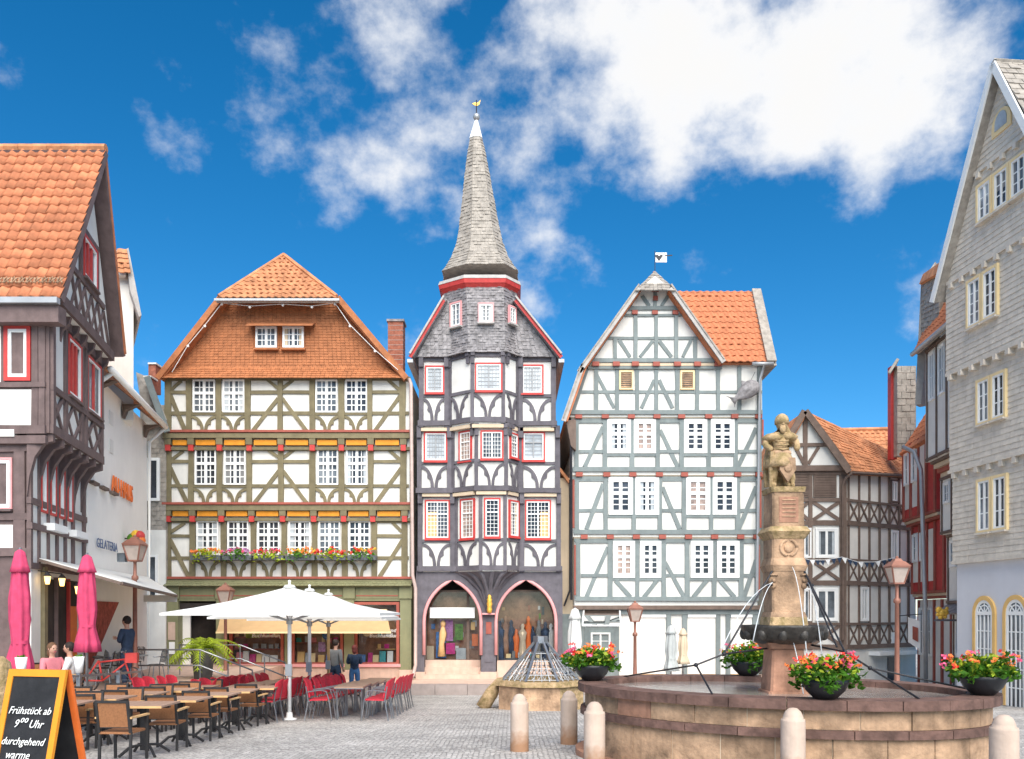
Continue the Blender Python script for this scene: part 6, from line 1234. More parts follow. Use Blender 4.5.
mb = MB(); mb.lathe([(.20, -.19), (.185, -.09), (.14, 0), (.135, .03)], Q(779.5, 454), 18, lambda a, z: 1 + .07 * math.sin(a * 9)); mb.build('tunic_skirt', 'stone_moss', ST, True)
mb = MB(); mb.lathe([(.12, -.05), (.15, 0), (.08, .05)], Q(772, 438), 10); mb.lathe([(.11, -.05), (.13, 0), (.07, .05)], Q(788.5, 437), 10); mb.build('shoulder_plates', 'stone_moss', ST, True)
mb = MB(); sh = [(-.10, .14), (.10, .14), (.11, -.02), (0, -.19), (-.11, -.02)]; o = Q(784, 470, -.14); mb.prism([o + Vector((x, -.03, z)) for x, z in sh], [o + Vector((x, .03, z)) for x, z in sh]); mb.ball(o + Vector((0, -.03, 0)), .06, 8, 6, 1, .5); mb.build('shield', 'sandstone', ST)
mb = MB(); mb.tube([Q(770, 453, -.1), Q(769, 470, -.08), Q(770, 488, -.05)], [.035, .03, .028], 7); mb.build('club', 'stone_moss', ST)
mb = MB(); l = Q(791, 478, .02); mb.ball(l, .085, 8, 6, .8, 1, 1.2); mb.ball(l + Vector((0, -.05, .12)), .06, 8, 6); mb.tube([l + Vector((0, -.05, -.02)), l + Vector((0, -.1, -.13))], .03, 6); mb.build('lion', 'stone_moss', ST, True)
mb = MB(); mb.tube([Q(781, 421, .03), Q(787, 428, .06), Q(791, 436, .06), Q(792, 446, .06)], [.05, .045, .05, .03], 7); mb.build('helmet_plume', 'stone_moss', ST, True)
mb = MB(); mb.lathe([(.15, -.02), (.158, 0), (.15, .03)], Q(779.5, 454), 18, None, 1, .9); mb.build('belt', 'sandstone', ST, True)
mb = MB(); cl_ = [Q(771, 436, .07), Q(789, 436, .07), Q(794, 462, .10), Q(793, 486, .10), Q(767, 486, .10), Q(766, 460, .10)]; mb.prism(cl_, [p + Vector((0, .05, 0)) for p in cl_]); mb.build('cloak', 'stone_moss', ST)
mb = MB()
for z_ in (442, 446, 450): mb.tube([Q(773, z_, -.11), Q(779.5, z_ + 1.5, -.15), Q(786, z_, -.11)], .012, 5)
mb.build('breastplate_ridges', 'stone_moss', ST, True); mb = MB(); mb.ball(Q(780.5, 430.5, -.10), .05, 8, 6, .9, .6, 1.2); mb.build('beard', 'stone_moss', ST, True)
# flower bowls on the rim
FBW = [(593, 681, 12.5, .56, 'black geranium bowl on the left end of the fountain rim', 1), (747, 675, 13.45, .60, 'black geranium bowl on the far rim just left of the fountain column', 2), (826, 698, 10.0, .56, 'black geranium bowl on the near rim in front of the fountain column', 3), (989, 694, 10.35, .56, 'black geranium bowl on the right end of the fountain rim', 4)]
for u, v, Y, r, lb, sd_ in FBW:
    x = (u - U0) / FPX * Y; p = Vector((x, Y, RIM)); t = min((ell(2 * math.pi * i / 720, -.1) for i in range(720)), key=lambda e: abs(U0 + FPX * e.x / e.y - u) * .02 + abs(e.y - Y)); p = Vector((t.x, t.y, RIM))
    k = p.y / 11.6; fb = thing('flower_bowl', p, lb, 'flower bowl', 'geranium bowls on the fountain'); rd = random.Random(sd_)
    mb = MB(); mb.lathe([(.10, .002), (.13, .01), (.22, .10), (.265, .19), (.28, .235), (.26, .235), (.24, .2)], p, 20); mb.build('bowl', 'pot_black', fb, True)
    c = p + Vector((rd.uniform(-.03, .03), 0, .33)); mb = leaves(MB(), c, .40, .34, .16, 560, .042, rd, .12)
    for _ in range(9):                                            # uneven tufts and trailing stems
        a_ = rd.uniform(0, 6.28); leaves(mb, c + Vector((.36 * math.cos(a_), .30 * math.sin(a_), rd.uniform(-.16, .14))), .10, .10, .09, 26, .04, rd); mb.build('foliage', 'leaf', fb, kind='stuff')
    mb = leaves(MB(), c + Vector((0, 0, .03)), .40, .34, .17, 260, .036, rd, .10); mb.build('young_leaves', 'leaf_lime', fb, kind='stuff')
    for cm, n_ in (('petal_red', rd.randint(9, 15)), ('petal_orange', rd.randint(9, 15)), ('petal_pink', rd.randint(3, 9))): mb = florets(MB(), c + Vector((0, 0, .02)), .46, .40, .21, n_, rd.uniform(.030, .040), rd); mb.build('blooms', cm, fb, kind='stuff')
# ---------------------------------------------------------------- covered well
WY = 22.0; wc = P(540.5, 700, WY); wz = gz(WY); wr = 1.16
WE = thing('covered_well', (wc.x, WY, wz), 'low octagonal stone well under a pointed iron grille', 'well')
oc = lambda r, z, n=8, ph=math.pi / 8: [Vector((wc.x + r * math.cos(2 * math.pi * i / n + ph), WY + r * math.sin(2 * math.pi * i / n + ph), z)) for i in range(n)]
for i in range(8):
    a, b = oc(wr, wz - .2), oc(wr, wz + .62); j = (i + 1) % 8; c0, c1 = oc(wr - .25, wz - .2), oc(wr - .25, wz + .62); mb = MB(); mb.prism([a[i], a[j], c0[j], c0[i]], [b[i], b[j], c1[j], c1[i]]); mb.build('wall_stone', 'sandstone' if i % 3 else 'stone_moss', WE)
    a, b = oc(wr + .1, wz + .625), oc(wr + .08, wz + .75); c0, c1 = oc(wr - .3, wz + .625), oc(wr - .3, wz + .75); mb = MB(); mb.prism([a[i], a[j], c0[j], c0[i]], [b[i], b[j], c1[j], c1[i]]); mb.build('rim_stone', 'stone_moss', WE)
base, top = oc(wr - .12, wz + .75), oc(.16, wz + 1.72)
for i in range(8):
    j = (i + 1) % 8; mb = MB(); mb.bar(base[i], top[i], .055, .05); mb.build('grille_rib', 'steel', WE)
    mb = MB()
    for q in range(1, 4): t = q / 4; mb.tube([lerp(base[i], base[j], t), lerp(lerp(base[i], base[j], t), lerp(top[i], top[j], .5), .55 if q != 2 else .72)], .013, 5)
    for t in (.04, .16, .32, .5, .7): mb.tube([lerp(base[i], top[i], t), lerp(base[j], top[j], t)], .011, 5)
    for t0 in (.05, .2):
        for q in range(5): a_, b_ = lerp(lerp(base[i], top[i], t0), lerp(base[j], top[j], t0), q / 5), lerp(lerp(base[i], top[i], t0), lerp(base[j], top[j], t0), (q + 1) / 5); m_ = lerp((a_ + b_) / 2, (top[i] + top[j]) / 2, .14); mb.tube([a_, m_, b_], .010, 4)
    mb.build('grille_panel', 'zinc', WE)
mb = MB(); mb.prism(oc(.2, wz + 1.68), oc(.2, wz + 1.86)); mb.build('crown', 'steel', WE)
mb = MB(); mb.lathe([(.3, 0), (.3, .02)], (wc.x, WY, wz + .3), 12); 
bo = thing('leaning_stone', P(492, 703, 22), 'short mossy stone leaning against the well', 'stone'); c = P(492, 704, 22.0); mb = MB(); mb.tube([c + Vector((-.25, 0, -.1)), c + Vector((0, 0, .3)), c + Vector((.18, 0, .6))], [.19, .18, .1], 10); mb.build('block', 'stone_moss', bo, True)
# ---------------------------------------------------------------- bollards
pb = proto('bollard'); mb = MB(); mb.lathe([(.135, -.06), (.137, .0), (.135, .70), (.128, .725), (.112, .725), (.108, .76), (.085, .81), (.045, .845), (.005, .852)], (0, 0, 0), 20); mb.build('shaft', 'bollard', pb, True); 

BST = Stamp(pb, 'bollard'); 
for u, v, lb in ((519.5, 751, 'pale stone bollard left of the other bollard by the well'), (569, 744, 'pale stone bollard farthest back, right of the well'), (594.5, 769, 'pale stone bollard against the left end of the fountain'), (793, 783, 'pale stone bollard in front of the middle of the fountain'), (1004, 799, 'pale stone bollard at the right corner of the picture')):
    Y = 1275 / (v - 650); BST(((u - U0) / FPX * Y, Y, gz(Y)), 0, lb, 'stone bollards round the fountain')
# ---------------------------------------------------------------- brown terrace chairs and tables
pc = proto('woven_chair')
def part(mb, n, m, p, smooth=False): return mb.build(n, m, p, smooth)
part(MB().box(-.23, .23, -.22, .24, .42, .45), 'seat', 'weave_brown', pc)
mb = MB(); mb.hexa([(-.205, -.235, .52), (-.205, -.215, .52), (.205, -.215, .52), (.205, -.235, .52), (-.205, -.30, .87), (-.205, -.28, .87), (.205, -.28, .87), (.205, -.30, .87)]); part(mb, 'backrest', 'weave_brown', pc)
mb = MB(); mb.bar((-.225, -.21, .44), (-.225, -.30, .90), .035, .035); mb.bar((.225, -.21, .44), (.225, -.30, .90), .035, .035); mb.bar((-.24, -.298, .885), (.24, -.298, .885), .03, .035); mb.bar((-.21, -.222, .52), (.21, -.222, .52), .025, .025); part(mb, 'back_frame', 'black_frame', pc)
for sx in (-1, 1):
    part(MB().bar((sx * .225, -.22, 0), (sx * .225, -.20, .45), .034, .034), 'leg', 'black_frame', pc); part(MB().bar((sx * .235, .24, 0), (sx * .235, .22, .64), .034, .034), 'leg', 'black_frame', pc)
    part(MB().box(sx * .24 - .028, sx * .24 + .028, -.26, .27, .64, .665), 'armrest', 'wood_pale', pc)
WC = Stamp(pc, 'chair')
pt = proto('cafe_table')
for i in range(6): part(MB().box(-.38 + .1275 * i, -.26 + .1275 * i, -.35, .35, .715, .74), 'table_plank', 'wood_top', pt)
part(MB().box(-.385, .385, -.365, -.353, .71, .742), 'edge_strip', 'wood_pale', pt); part(MB().box(-.36, .36, -.03, .03, .68, .7148), 'bearer', 'black_frame', pt)
part(MB().bar((0, 0, .08), (0, 0, .68), .09, .09), 'pedestal', 'black_frame', pt)
for i in range(4):
    a = math.pi / 4 + i * math.pi / 2; d = Vector((math.cos(a), math.sin(a), 0)); part(MB().tube([d * .03 + Vector((0, 0, .16)), d * .2 + Vector((0, 0, .14)), d * .36 + Vector((0, 0, .02))], .022, 6), 'foot', 'black_frame', pt)
CT = Stamp(pt, 'table')
rown = ['aisle row', 'middle row', 'inner row']
for r, x in enumerate((-5.25, -6.6, -7.6)):
    for i in range(5 if r == 0 else 5 if r == 1 else 3):
        y = 12.1 + 1.36 * i + .3 * r; x_ = x + random.uniform(-.05, .05)
        CT((x_, y, gz(y)), random.uniform(-.04, .04), f'brown slatted cafe table, {ORD[i]} from the front in the {rown[r]} by the chalkboard', 'brown cafe tables')
        WC((x_ + random.uniform(-.05, .05), y - .62, gz(y - .6)), random.uniform(-.1, .1), f'brown woven chair with black frame at the {ORD[i]} table of the {rown[r]}', 'brown woven chairs', .94)
        if r: WC((x_ + random.uniform(-.04, .04), y + .62, gz(y + .6)), math.pi + random.uniform(-.1, .1), f'brown woven chair facing the camera behind the {ORD[i]} table of the {rown[r]}', 'brown woven chairs', .94)
# ---------------------------------------------------------------- red chairs
pr = proto('red_chair')
mb = MB(); n = 6
mb.prism([Vector(p) for p in ((-.22, -.2, .43), (.22, -.2, .43), (.24, .22, .44), (-.24, .22, .44))], [Vector(p) for p in ((-.22, -.2, .46), (.22, -.2, .46), (.24, .22, .465), (-.24, .22, .465))]); part(mb, 'seat', 'weave_red', pr)
mb = MB()
for i in range(n):
    f = lambda t, z, o: Vector((.255 * math.sin(t), -.17 - .09 * math.cos(t) - (z - .48) * .24 + o, z))
    t0, t1 = lerp(-1.35, 1.35, i / n), lerp(-1.35, 1.35, (i + 1) / n); h0, h1 = .90 - .09 * abs(t0) ** 2 * .5, .90 - .09 * abs(t1) ** 2 * .5
    mb.prism([f(t0, .50, 0), f(t1, .50, 0), f(t1, .50, .018), f(t0, .50, .018)], [f(t0, h0, 0), f(t1, h1, 0), f(t1, h1, .018), f(t0, h0, .018)])
part(mb, 'backrest', 'weave_red', pr)
for sx in (-1, 1):
    part(MB().tube([(sx * .26, -.30, 0), (sx * .245, -.22, .44), (sx * .25, -.27, .74)], .014, 6), 'leg', 'steel', pr); part(MB().tube([(sx * .27, .28, 0), (sx * .265, .22, .45), (sx * .265, .16, .63), (sx * .262, .05, .66), (sx * .255, -.12, .64), (sx * .25, -.24, .62)], .014, 6), 'leg', 'steel', pr)
part(MB().tube([(-.25, .2, .42), (.25, .2, .42)], .012, 5).tube([(-.245, -.2, .42), (.245, -.2, .42)], .012, 5), 'stretcher', 'steel', pr)
RC = Stamp(pr, 'chair')
pl_ = proto('long_table'); part(MB().box(-.31, .31, -.55, .55, .705, .735), 'table_top', 'wood_top', pl_); part(MB().box(-.32, .32, -.56, .56, .69, .7049), 'rim', 'steel', pl_)
for sx in (-1, 1):
    for sy in (-1, 1): part(MB().tube([(sx * .26, sy * .46, 0), (sx * .27, sy * .48, .69)], .018, 6), 'leg', 'steel', pl_)
LT = Stamp(pl_, 'table')
for g, (xt, y0, nt, nm) in enumerate(((-3.5, 18.75, 4, 'right-hand'), (-5.75, 18.2, 5, 'left-hand'), (-7.45, 19.3, 2, 'steps-side'))):
    for i in range(nt):
        y = y0 + 1.14 * i; LT((xt, y, gz(y)), 0, f'grey cafe table, {ORD[i]} from the front in the {nm} red chair group', 'grey cafe tables')
    for sd_ in (-1, 1):
        nc = round(nt * 1.14 / .62)
        for i in range(nc):
            y = y0 - .45 + .62 * i; tilt = random.uniform(-.12, .12)
            RC((xt + sd_ * (.58 + random.uniform(-.03, .05)), y, gz(y)), (math.pi / 2 if sd_ > 0 else -math.pi / 2) + tilt, f'red woven chair, {ORD[i]} from the front on the {"right" if sd_ > 0 else "left"} side of the {nm} tables', 'red woven chairs')
# ---------------------------------------------------------------- open white parasols
def parasol(Y, u, apex_v, edge_v, hw, hd, pole_m, lb, lift=0.):
    x = (u - U0) / FPX * Y; g = gz(Y); zt = P(0, apex_v, Y).z; ze = P(0, edge_v, Y - hd).z
    r = thing('parasol', (x, Y, g), lb, 'parasol', 'white parasols over the red chairs')
    c = [Vector((x + sx * hw, Y + sy * hd, ze)) for sx, sy in ((-1, -1), (1, -1), (1, 1), (-1, 1))]; ap = Vector((x, Y, zt)); n = 10
    mb = MB()
    for i in range(4):
        a, b = c[i], c[(i + 1) % 4]
        for k in range(n):
            for j in range(4):
                def pt(s, t): q = lerp(lerp(a, b, s), ap, t); q = q.copy(); q.z -= .10 * math.sin(math.pi * s) * (1 - t) * 0 + .05 * math.sin(math.pi * t); return q
                s0, s1, t0, t1 = k / n, (k + 1) / n, j / 4, (j + 1) / 4
                mb.add([pt(s0, t0), pt(s1, t0), pt(s1, t1), pt(s0, t1)], [(0, 1, 2, 3)])
    mb.build('canopy', 'canvas_white', r)
    for i in range(4): mb = MB(); a, b = c[i], c[(i + 1) % 4]; mb.prism([a, b, b - Vector((0, 0, .05)), a - Vector((0, 0, .05))], [lerp(p, Vector((x, Y, p.z)), .004) for p in (a, b, b - Vector((0, 0, .05)), a - Vector((0, 0, .05)))]); mb.build('hem', 'canvas_white', r)
    mb = MB(); mb.tube([(x, Y, g), (x, Y, zt)], .042, 10); mb.build('pole', pole_m, r, True)
    mb = MB(); mb.lathe([(.16, 0), (.16, .03), (.07, .05), (.06, .16)], (x, Y, g), 14); mb.build('foot', pole_m, r, True); mb = MB(); mb.box(x - .07, x + .07, Y - .09, Y - .04, g + .95, g + 1.2); mb.build('crank_box', 'zinc', r)
    mb = MB(); mb.lathe([(.15, -.03), (.10, .03), (.03, .04), (.025, .09), (.04, .12), (.01, .14)], (x, Y, zt), 10); mb.build('finial', 'canvas_white', r, True)
    hub = Vector((x, Y, ze - .18)); mb = MB(); mb.lathe([(.07, -.06), (.07, .06)], hub, 8); mb.build('hub', 'zinc', r)
    for i in range(8):
        e = c[i // 2] if i % 2 == 0 else lerp(c[i // 2], c[(i // 2 + 1) % 4], .5); m_ = lerp(e, ap, .5) - Vector((0, 0, .09)); mb = MB(); mb.bar(lerp(e, ap, .02) - Vector((0, 0, .05)), ap - Vector((0, 0, .12)), .025, .03); mb.build('rib', 'zinc', r); mb = MB(); mb.bar(hub, m_, .02, .025); mb.build('strut', 'zinc', r)
parasol(18.3, 289.5, 586.5, 613, 2.18, 1.5, 'white_paint', 'white parasol nearest the camera with white pole among the red chairs')
parasol(21.45, 309.5, 590, 617, 2.05, 1.5, 'white_paint', 'middle white parasol behind the front one')
parasol(24.6, 328.5, 594, 619, 1.9, 1.5, 'wood_pale', 'rearmost white parasol with wooden pole, nearest the bookshop')
# ---------------------------------------------------------------- closed parasols
def closed(loc, z0, z1, r, m, lb, grp, nm='closed_parasol', flare=1.0, cap=True):
    x, Y, g = loc; t = thing(nm, loc, lb, 'parasol', grp); H = z1 - z0; rd = random.Random(int(x * 97))
    prof = [(r * .80 * flare, z0), (r * .74, z0 + H * .10), (r * .48, z0 + H * .27), (r * .62, z0 + H * .45), (r * .60, z0 + H * .62), (r * .46, z0 + H * .82), (r * .3, z0 + H * .93), (.03, z1)]
    ph = rd.uniform(0, 6); mb = MB(); mb.lathe(prof, (x, Y, 0), 48, lambda a, z: 1 + .15 * math.sin(a * 7 + ph + .8 * math.sin(z * 3)) * (1 - .5 * (z - z0) / H) + .07 * math.sin(a * 3 + z * 4) + .05 * math.sin(a * 13 - z * 6)); mb.build('folded_canopy', m, t, True)
    mb = MB(); mb.lathe([(r * .53, z0 + H * .255), (r * .53, z0 + H * .285)], (x, Y, 0), 24); mb.build('tie', m, t)
    if cap: mb = MB(); mb.lathe([(r * .62, z1 - H * .17), (r * .5, z1 - H * .12), (r * .3, z1 - .02), (.02, z1 + .03)], (x, Y, 0), 24, lambda a, z: 1 + .10 * math.sin(a * 6 + 1)); mb.build('top_flap', m, t, True)
    mb = MB(); mb.tube([(x, Y, g), (x, Y, z1 + .06)], .026, 8); mb.build('pole', 'steel', t, True); mb = MB(); mb.box(x - .25, x + .25, Y - .25, Y + .25, g, g + .07); mb.build('base', 'pot_grey', t)
for u, Y, v0, v1, lb in ((20, 15.2, 551, 676, 'closed pink parasol nearer the left edge of the picture'), (87, 16.3, 556, 652, 'closed pink parasol nearer the copper street lamp')):
    p0, p1 = P(u, v1, Y), P(u, v0, Y); closed((p0.x, Y, gz(Y)), p0.z, p1.z, .27, 'canvas_pink', lb, 'closed pink parasols')
for u, Y, v0, v1, r, m, lb in ((671, 28.0, 626, 671, .30, 'canvas_grey', 'closed light grey parasol in front of the roller shutters'), (683, 28.4, 629, 664, .24, 'plaster_beige', 'closed cream parasol beside the grey one at the roller shutters'), (575, 28.2, 609, 668, .34, 'canvas_white', 'closed pale parasol beside the grey-blue door')):
    p0, p1 = P(u, v1, Y), P(u, v0, Y); closed((p0.x, Y, gz(Y) if Y < 28.3 else TZ), p0.z, p1.z, r, m, lb, 'closed parasols by the house fronts')
# ---------------------------------------------------------------- street lamps
def lamp(loc, H, lb, head=1.0, flood=False):
    x, y, g = loc; t = thing('street_lamp', loc, lb, 'street lamp', 'copper street lamps'); hh = .62 * head; zb = g + H - hh - .12 * head
    mb = MB(); mb.lathe([(.10, g - .05), (.10, g + .5), (.075, g + .55), (.06, g + 1.0), (.05, zb - .5), (.085, zb - .47), (.085, zb - .40), (.045, zb - .36), (.04, zb - .05), (.07, zb)], (x, y, 0), 12); mb.build('post', 'copper', t, True)
    b0, b1 = .13 * head, .23 * head; z1, z2 = zb, zb + hh * .68
    mb = MB(); mb.prism([Vector((x + a * b0, y + b * b0, z1)) for a, b in ((-1, -1), (1, -1), (1, 1), (-1, 1))], [Vector((x + a * b1, y + b * b1, z2)) for a, b in ((-1, -1), (1, -1), (1, 1), (-1, 1))]); mb.build('lamp_glass', 'lamp_glass', t)
    mb = MB()
    for a, b in ((-1, -1), (1, -1), (1, 1), (-1, 1)): mb.bar((x + a * b0, y + b * b0, z1), (x + a * b1, y + b * b1, z2), .035 * head, .035 * head)
    for a, b, c, d in ((-1, -1, 1, -1), (1, -1, 1, 1), (1, 1, -1, 1), (-1, 1, -1, -1)): mb.bar((x + a * b1, y + b * b1, z2), (x + c * b1, y + d * b1, z2), .045 * head, .04 * head); mb.bar((x + a * b0, y + b * b0, z1), (x + c * b0, y + d * b0, z1), .04 * head, .04 * head)
    mb.build('lantern_frame', 'copper', t)
    mb = MB(); q = lambda k, z: [Vector((x + a * k, y + b * k, z)) for a, b in ((-1, -1), (1, -1), (1, 1), (-1, 1))]; mb.prism(q(b1 * 1.14, z2 + .02), q(b1 * .62, z2 + hh * .24)); mb.prism(q(b1 * .5, z2 + hh * .241), q(b1 * .3, z2 + hh * .36)); mb.ball((x, y, z2 + hh * .40), .045 * head, 8, 6); mb.build('lantern_roof', 'copper', t)
    if flood: mb = MB(); mb.box(x - .42, x - .22, y - .1, y + .06, z1 - .03, z1 + .2); mb.build('floodlight', 'pane_mid', t)
lamp((P(135, 0, 21.9).x, 21.9, TL), 3.95, 'tall copper street lamp beside the standing man on the left terrace', .95, True)
lamp((P(897, 0, 21).x, 21, gz(21)), 3.85, 'tall copper street lamp behind the right part of the fountain', .95)
lamp((P(635, 0, 28.0).x, 28.0, gz(28)), 3.15, 'copper street lamp in front of the roller shutter house', .95)
lamp((P(225.5, 0, 28.0).x, 28.0, gz(28) ), 3.75, 'copper street lamp left of the bookshop windows', .95)
# ---------------------------------------------------------------- chalkboard
AY = 7.5; ab = thing('chalkboard', (P(40, 0, AY).x, AY, gz(AY)), 'orange framed A-board chalkboard with white handwriting in the left foreground', 'chalkboard', rotz=R(-14)); WL[ab.name] = Vector((0, 0, 0))
HB_, TT = 1.33, .30
for sy, nm in ((-1, 'front_panel'), (1, 'rear_panel')):
    F_ = lambda x, z, d=0.: Vector((x + .09 * (1 - z / HB_) * 0, sy * (TT * (1 - z / HB_) + .015) - d * 1, z)); w = .30
    def slab(a0, a1, z0, z1, d0, d1): mb = MB(); return mb.hexa([F_(a, z, d) for z in (z0, z1) for a, d in ((a0, d0), (a0, d1), (a1, d1), (a1, d0))])
    fp = slab(-w + .05, w - .05, .1, HB_ - .06, -.006, .006).build(nm, 'board_black', ab)
    for a0, a1, z0, z1 in ((-w, -w + .055, 0, HB_), (w - .055, w, 0, HB_), (-w + .055, w - .055, HB_ - .06, HB_), (-w + .055, w - .055, .06, .12)): slab(a0, a1, z0, z1, -.014, .016).build('frame_bar', 'orange_frame' if sy < 0 else 'text_orange', ab)
th = math.atan2(TT, HB_)
for body, z, sz, dx in (('Frühstück ab', .95, .092, .0), ('9⁰⁰ Uhr', .835, .10, .01), ('durchgehend', .69, .092, -.02), ('warme', .575, .098, -.05)):
    o = text('handwriting', body, 'chalk', ab, (dx, -(TT * (1 - z / HB_) + .015) - .022, z), sz, (R(90) - th, 0, 0), .001, .35, sx=.92)
# ---------------------------------------------------------------- terrace railing with planter cups
rl = thing('terrace_railing', (-7.9, 15.5, gz(15.5)), 'grey steel railing with two bars beside the ice cream terrace', 'railing')
rp = [(-8.35, 12.6), (-8.2, 14.2), (-8.05, 15.8), (-8.05, 17.4), (-8.4, 19.2)]
for x, y in rp: mb = MB(); mb.box(x - .035, x + .035, y - .035, y + .035, gz(y), gz(y) + 1.08); mb.build('post', 'steel', rl)
for (a, b) in zip(rp, rp[1:]):
    for h in (.62, 1.02): mb = MB(); mb.bar((a[0], a[1], gz(a[1]) + h), (b[0], b[1], gz(b[1]) + h), .045, .045); mb.build('bar', 'steel', rl)
for (x, y), lb in ((rp[1], 'white planter cup on the front railing post'), (rp[2], 'white planter cup on the railing post under the pink parasol')):
    p = Vector((x, y, gz(y) + 1.08)); t = thing('planter_cup', p, lb, 'planter', 'planter cups on the railing'); mb = MB(); mb.lathe([(.06, 0), (.095, .3), (.085, .3), (.08, .26)], p, 14); mb.build('cup', 'white_paint', t, True); mb = leaves(MB(), p + Vector((0, 0, .3)), .06, .06, .04, 30, .03, random.Random(3)); mb.build('plant', 'leaf', t, kind='stuff')
# handrails on the steps
hr_ = thing('step_handrail', (-8.0, 22.5, TL), 'steel handrails running down the terrace steps by the palm', 'railing')
for y in (22.75, 26.1):
    for h in (.5, .92): mb = MB(); mb.tube([(-10.2, y, TL + h), (-8.35, y, TL + h), (-6.95, y, -.42 + h)], .022, 7); mb.build('handrail', 'steel', hr_, True)
    for x, z in ((-10.2, TL), (-9.2, TL), (-8.35, TL), (-7.6, -.25), (-6.95, -.42)): mb = MB(); mb.tube([(x, y, z - .02), (x, y, z + .93)], .018, 6); mb.build('baluster', 'steel', hr_)
# potted palm
pp = P(203, 678, 24.6); pp.z = TL; pm = thing('potted_palm', pp, 'lime green potted palm in a dark pot at the terrace steps', 'plant'); mb = MB(); mb.lathe([(.24, 0), (.33, .85), (.36, .88), (.31, .88), (.29, .8)], pp, 18); mb.build('pot', 'pot_grey', pm, True)
rd = random.Random(4); ft_ = pp + Vector((0, 0, .85))
for i in range(30):
    a = 2 * math.pi * i / 30 + rd.uniform(-.2, .2); L_ = rd.uniform(.75, 1.15); up_k = rd.uniform(.3, 1.1); mb = MB(); pts = []
    for k in range(8): t = k / 7; pts.append(ft_ + Vector((math.cos(a) * L_ * t, math.sin(a) * L_ * t, up_k * t * 1.1 - .95 * t * t)))
    mb.tube(pts, .01, 4)
    for k in range(1, 8):
        for s_ in (-1, 1):
            for q in (0, .5):
                p = lerp(pts[k - 1], pts[k], q); d = (pts[k] - pts[k - 1]).normalized(); sd_ = d.cross(Vector((0, 0, 1))).normalized() * s_; l_ = .24 * (1 - .5 * k / 8); e = p + sd_ * l_ + d * l_ * .7 - Vector((0, 0, .06)); mb.add([p - d * .02, e, p + d * .03], [(0, 1, 2)])
    mb.build('frond', 'leaf_lime', pm)
# ---------------------------------------------------------------- bistro sets on the terrace
pbk = proto('bistro_chair')
mb = MB(); mb.lathe([(.2, .44), (.21, .46)], (0, 0, 0), 16); part(mb, 'seat', 'black_frame', pbk)
for a in (45, 135, 225, 315): c_, s_ = math.cos(R(a)), math.sin(R(a)); part(MB().tube([(.17 * c_, .17 * s_, .45), (.24 * c_, .25 * s_, 0)], .014, 6), 'leg', 'steel', pbk)
part(MB().tube([(.26 * math.cos(t), -.02 + .26 * math.sin(t), .66) for t in [math.pi + math.pi * k / 10 for k in range(11)]], .016, 6), 'arm_hoop', 'steel', pbk)
part(MB().tube([(-.2, -.17, .45), (-.19, -.24, .8), (-.1, -.28, .88), (.1, -.28, .88), (.19, -.24, .8), (.2, -.17, .45)], .015, 6), 'back_hoop', 'steel', pbk)
mb = MB()
for i in range(7): x = -.16 + .053 * i; mb.bar((x, -.19, .5), (x, -.27, .86), .02, .008)
part(mb, 'backrest', 'black_frame', pbk); BC = Stamp(pbk, 'chair')
pbt = proto('bistro_table'); part(MB().lathe([(.36, .71), (.37, .73), (.36, .74)], (0, 0, 0), 24), 'table_top', 'zinc', pbt, True); part(MB().tube([(0, 0, .05), (0, 0, .71)], .03, 8), 'pedestal', 'steel', pbt)
for a in range(3): part(MB().bar((0, 0, .07), (.32 * math.cos(a * 2.094), .32 * math.sin(a * 2.094), .015), .04, .03), 'foot', 'steel', pbt)
BT = Stamp(pbt, 'table')
for i, (x, y) in enumerate(((-11.4, 22.3), (-10.45, 23.5), (-11.5, 24.8))):
    w_ = ['nearest the lamp post', 'left of the potted palm', 'at the back of the terrace'][i]
    BT((x, y, TL), 0, f'small round steel bistro table {w_}', 'bistro tables'); k = 0
    for a in (20, 150, 260):
        a_ = R(a + 25 * i); p = Vector((x + .62 * math.cos(a_), y + .62 * math.sin(a_), TL)); BC(p, a_ + math.pi / 2, f'{["right-hand", "left-hand", "front"][k]} steel wire bistro chair at the table {w_}', 'bistro chairs'); k += 1
# red bicycle leaning at the terrace edge
bk = thing('red_bicycle', (P(108, 0, 20.2).x, 20.2, TL), 'small red bicycle parked by the railing near the standing man', 'bicycle', rotz=.25); WL[bk.name] = Vector((0, 0, 0))
for x in (-.5, .5):
    mb = MB(); mb.tube([(x + .3 * math.cos(2 * math.pi * i / 20), 0, .31 + .3 * math.sin(2 * math.pi * i / 20)) for i in range(21)], .02, 6); wh = mb.build('wheel', 'black_frame', bk, True); mb = MB()
    for i in range(8): mb.bar((x, 0, .31), (x + .29 * math.cos(math.pi * i / 4), 0, .31 + .29 * math.sin(math.pi * i / 4)), .006, .006)
    mb.build('spokes', 'steel', wh)
mb = MB()
for a, b in (((-.5, .31), (-.12, .3)), ((-.5, .31), (-.2, .78)), ((-.12, .3), (-.2, .78)), ((-.2, .74), (.36, .8)), ((-.12, .3), (.38, .7)), ((.5, .31), (.36, .82))): mb.tube([(a[0], 0, a[1]), (b[0], 0, b[1])], .024, 6)
mb.build('frame', 'red_paint', bk, True); mb = MB(); mb.tube([(.34, -.26, .98), (.36, -.2, 1.0), (.36, 0, .92), (.36, .2, 1.0), (.34, .26, .98)], .015, 6); mb.build('handlebar', 'steel', bk, True); mb = MB(); mb.ball((-.22, 0, .86), .1, 8, 6, 1.3, .7, .4); mb.build('saddle', 'black_frame', bk, True)
mb = MB(); mb.box(.4, .66, -.15, .15, .72, .95); mb.build('basket', 'red_paint', bk)
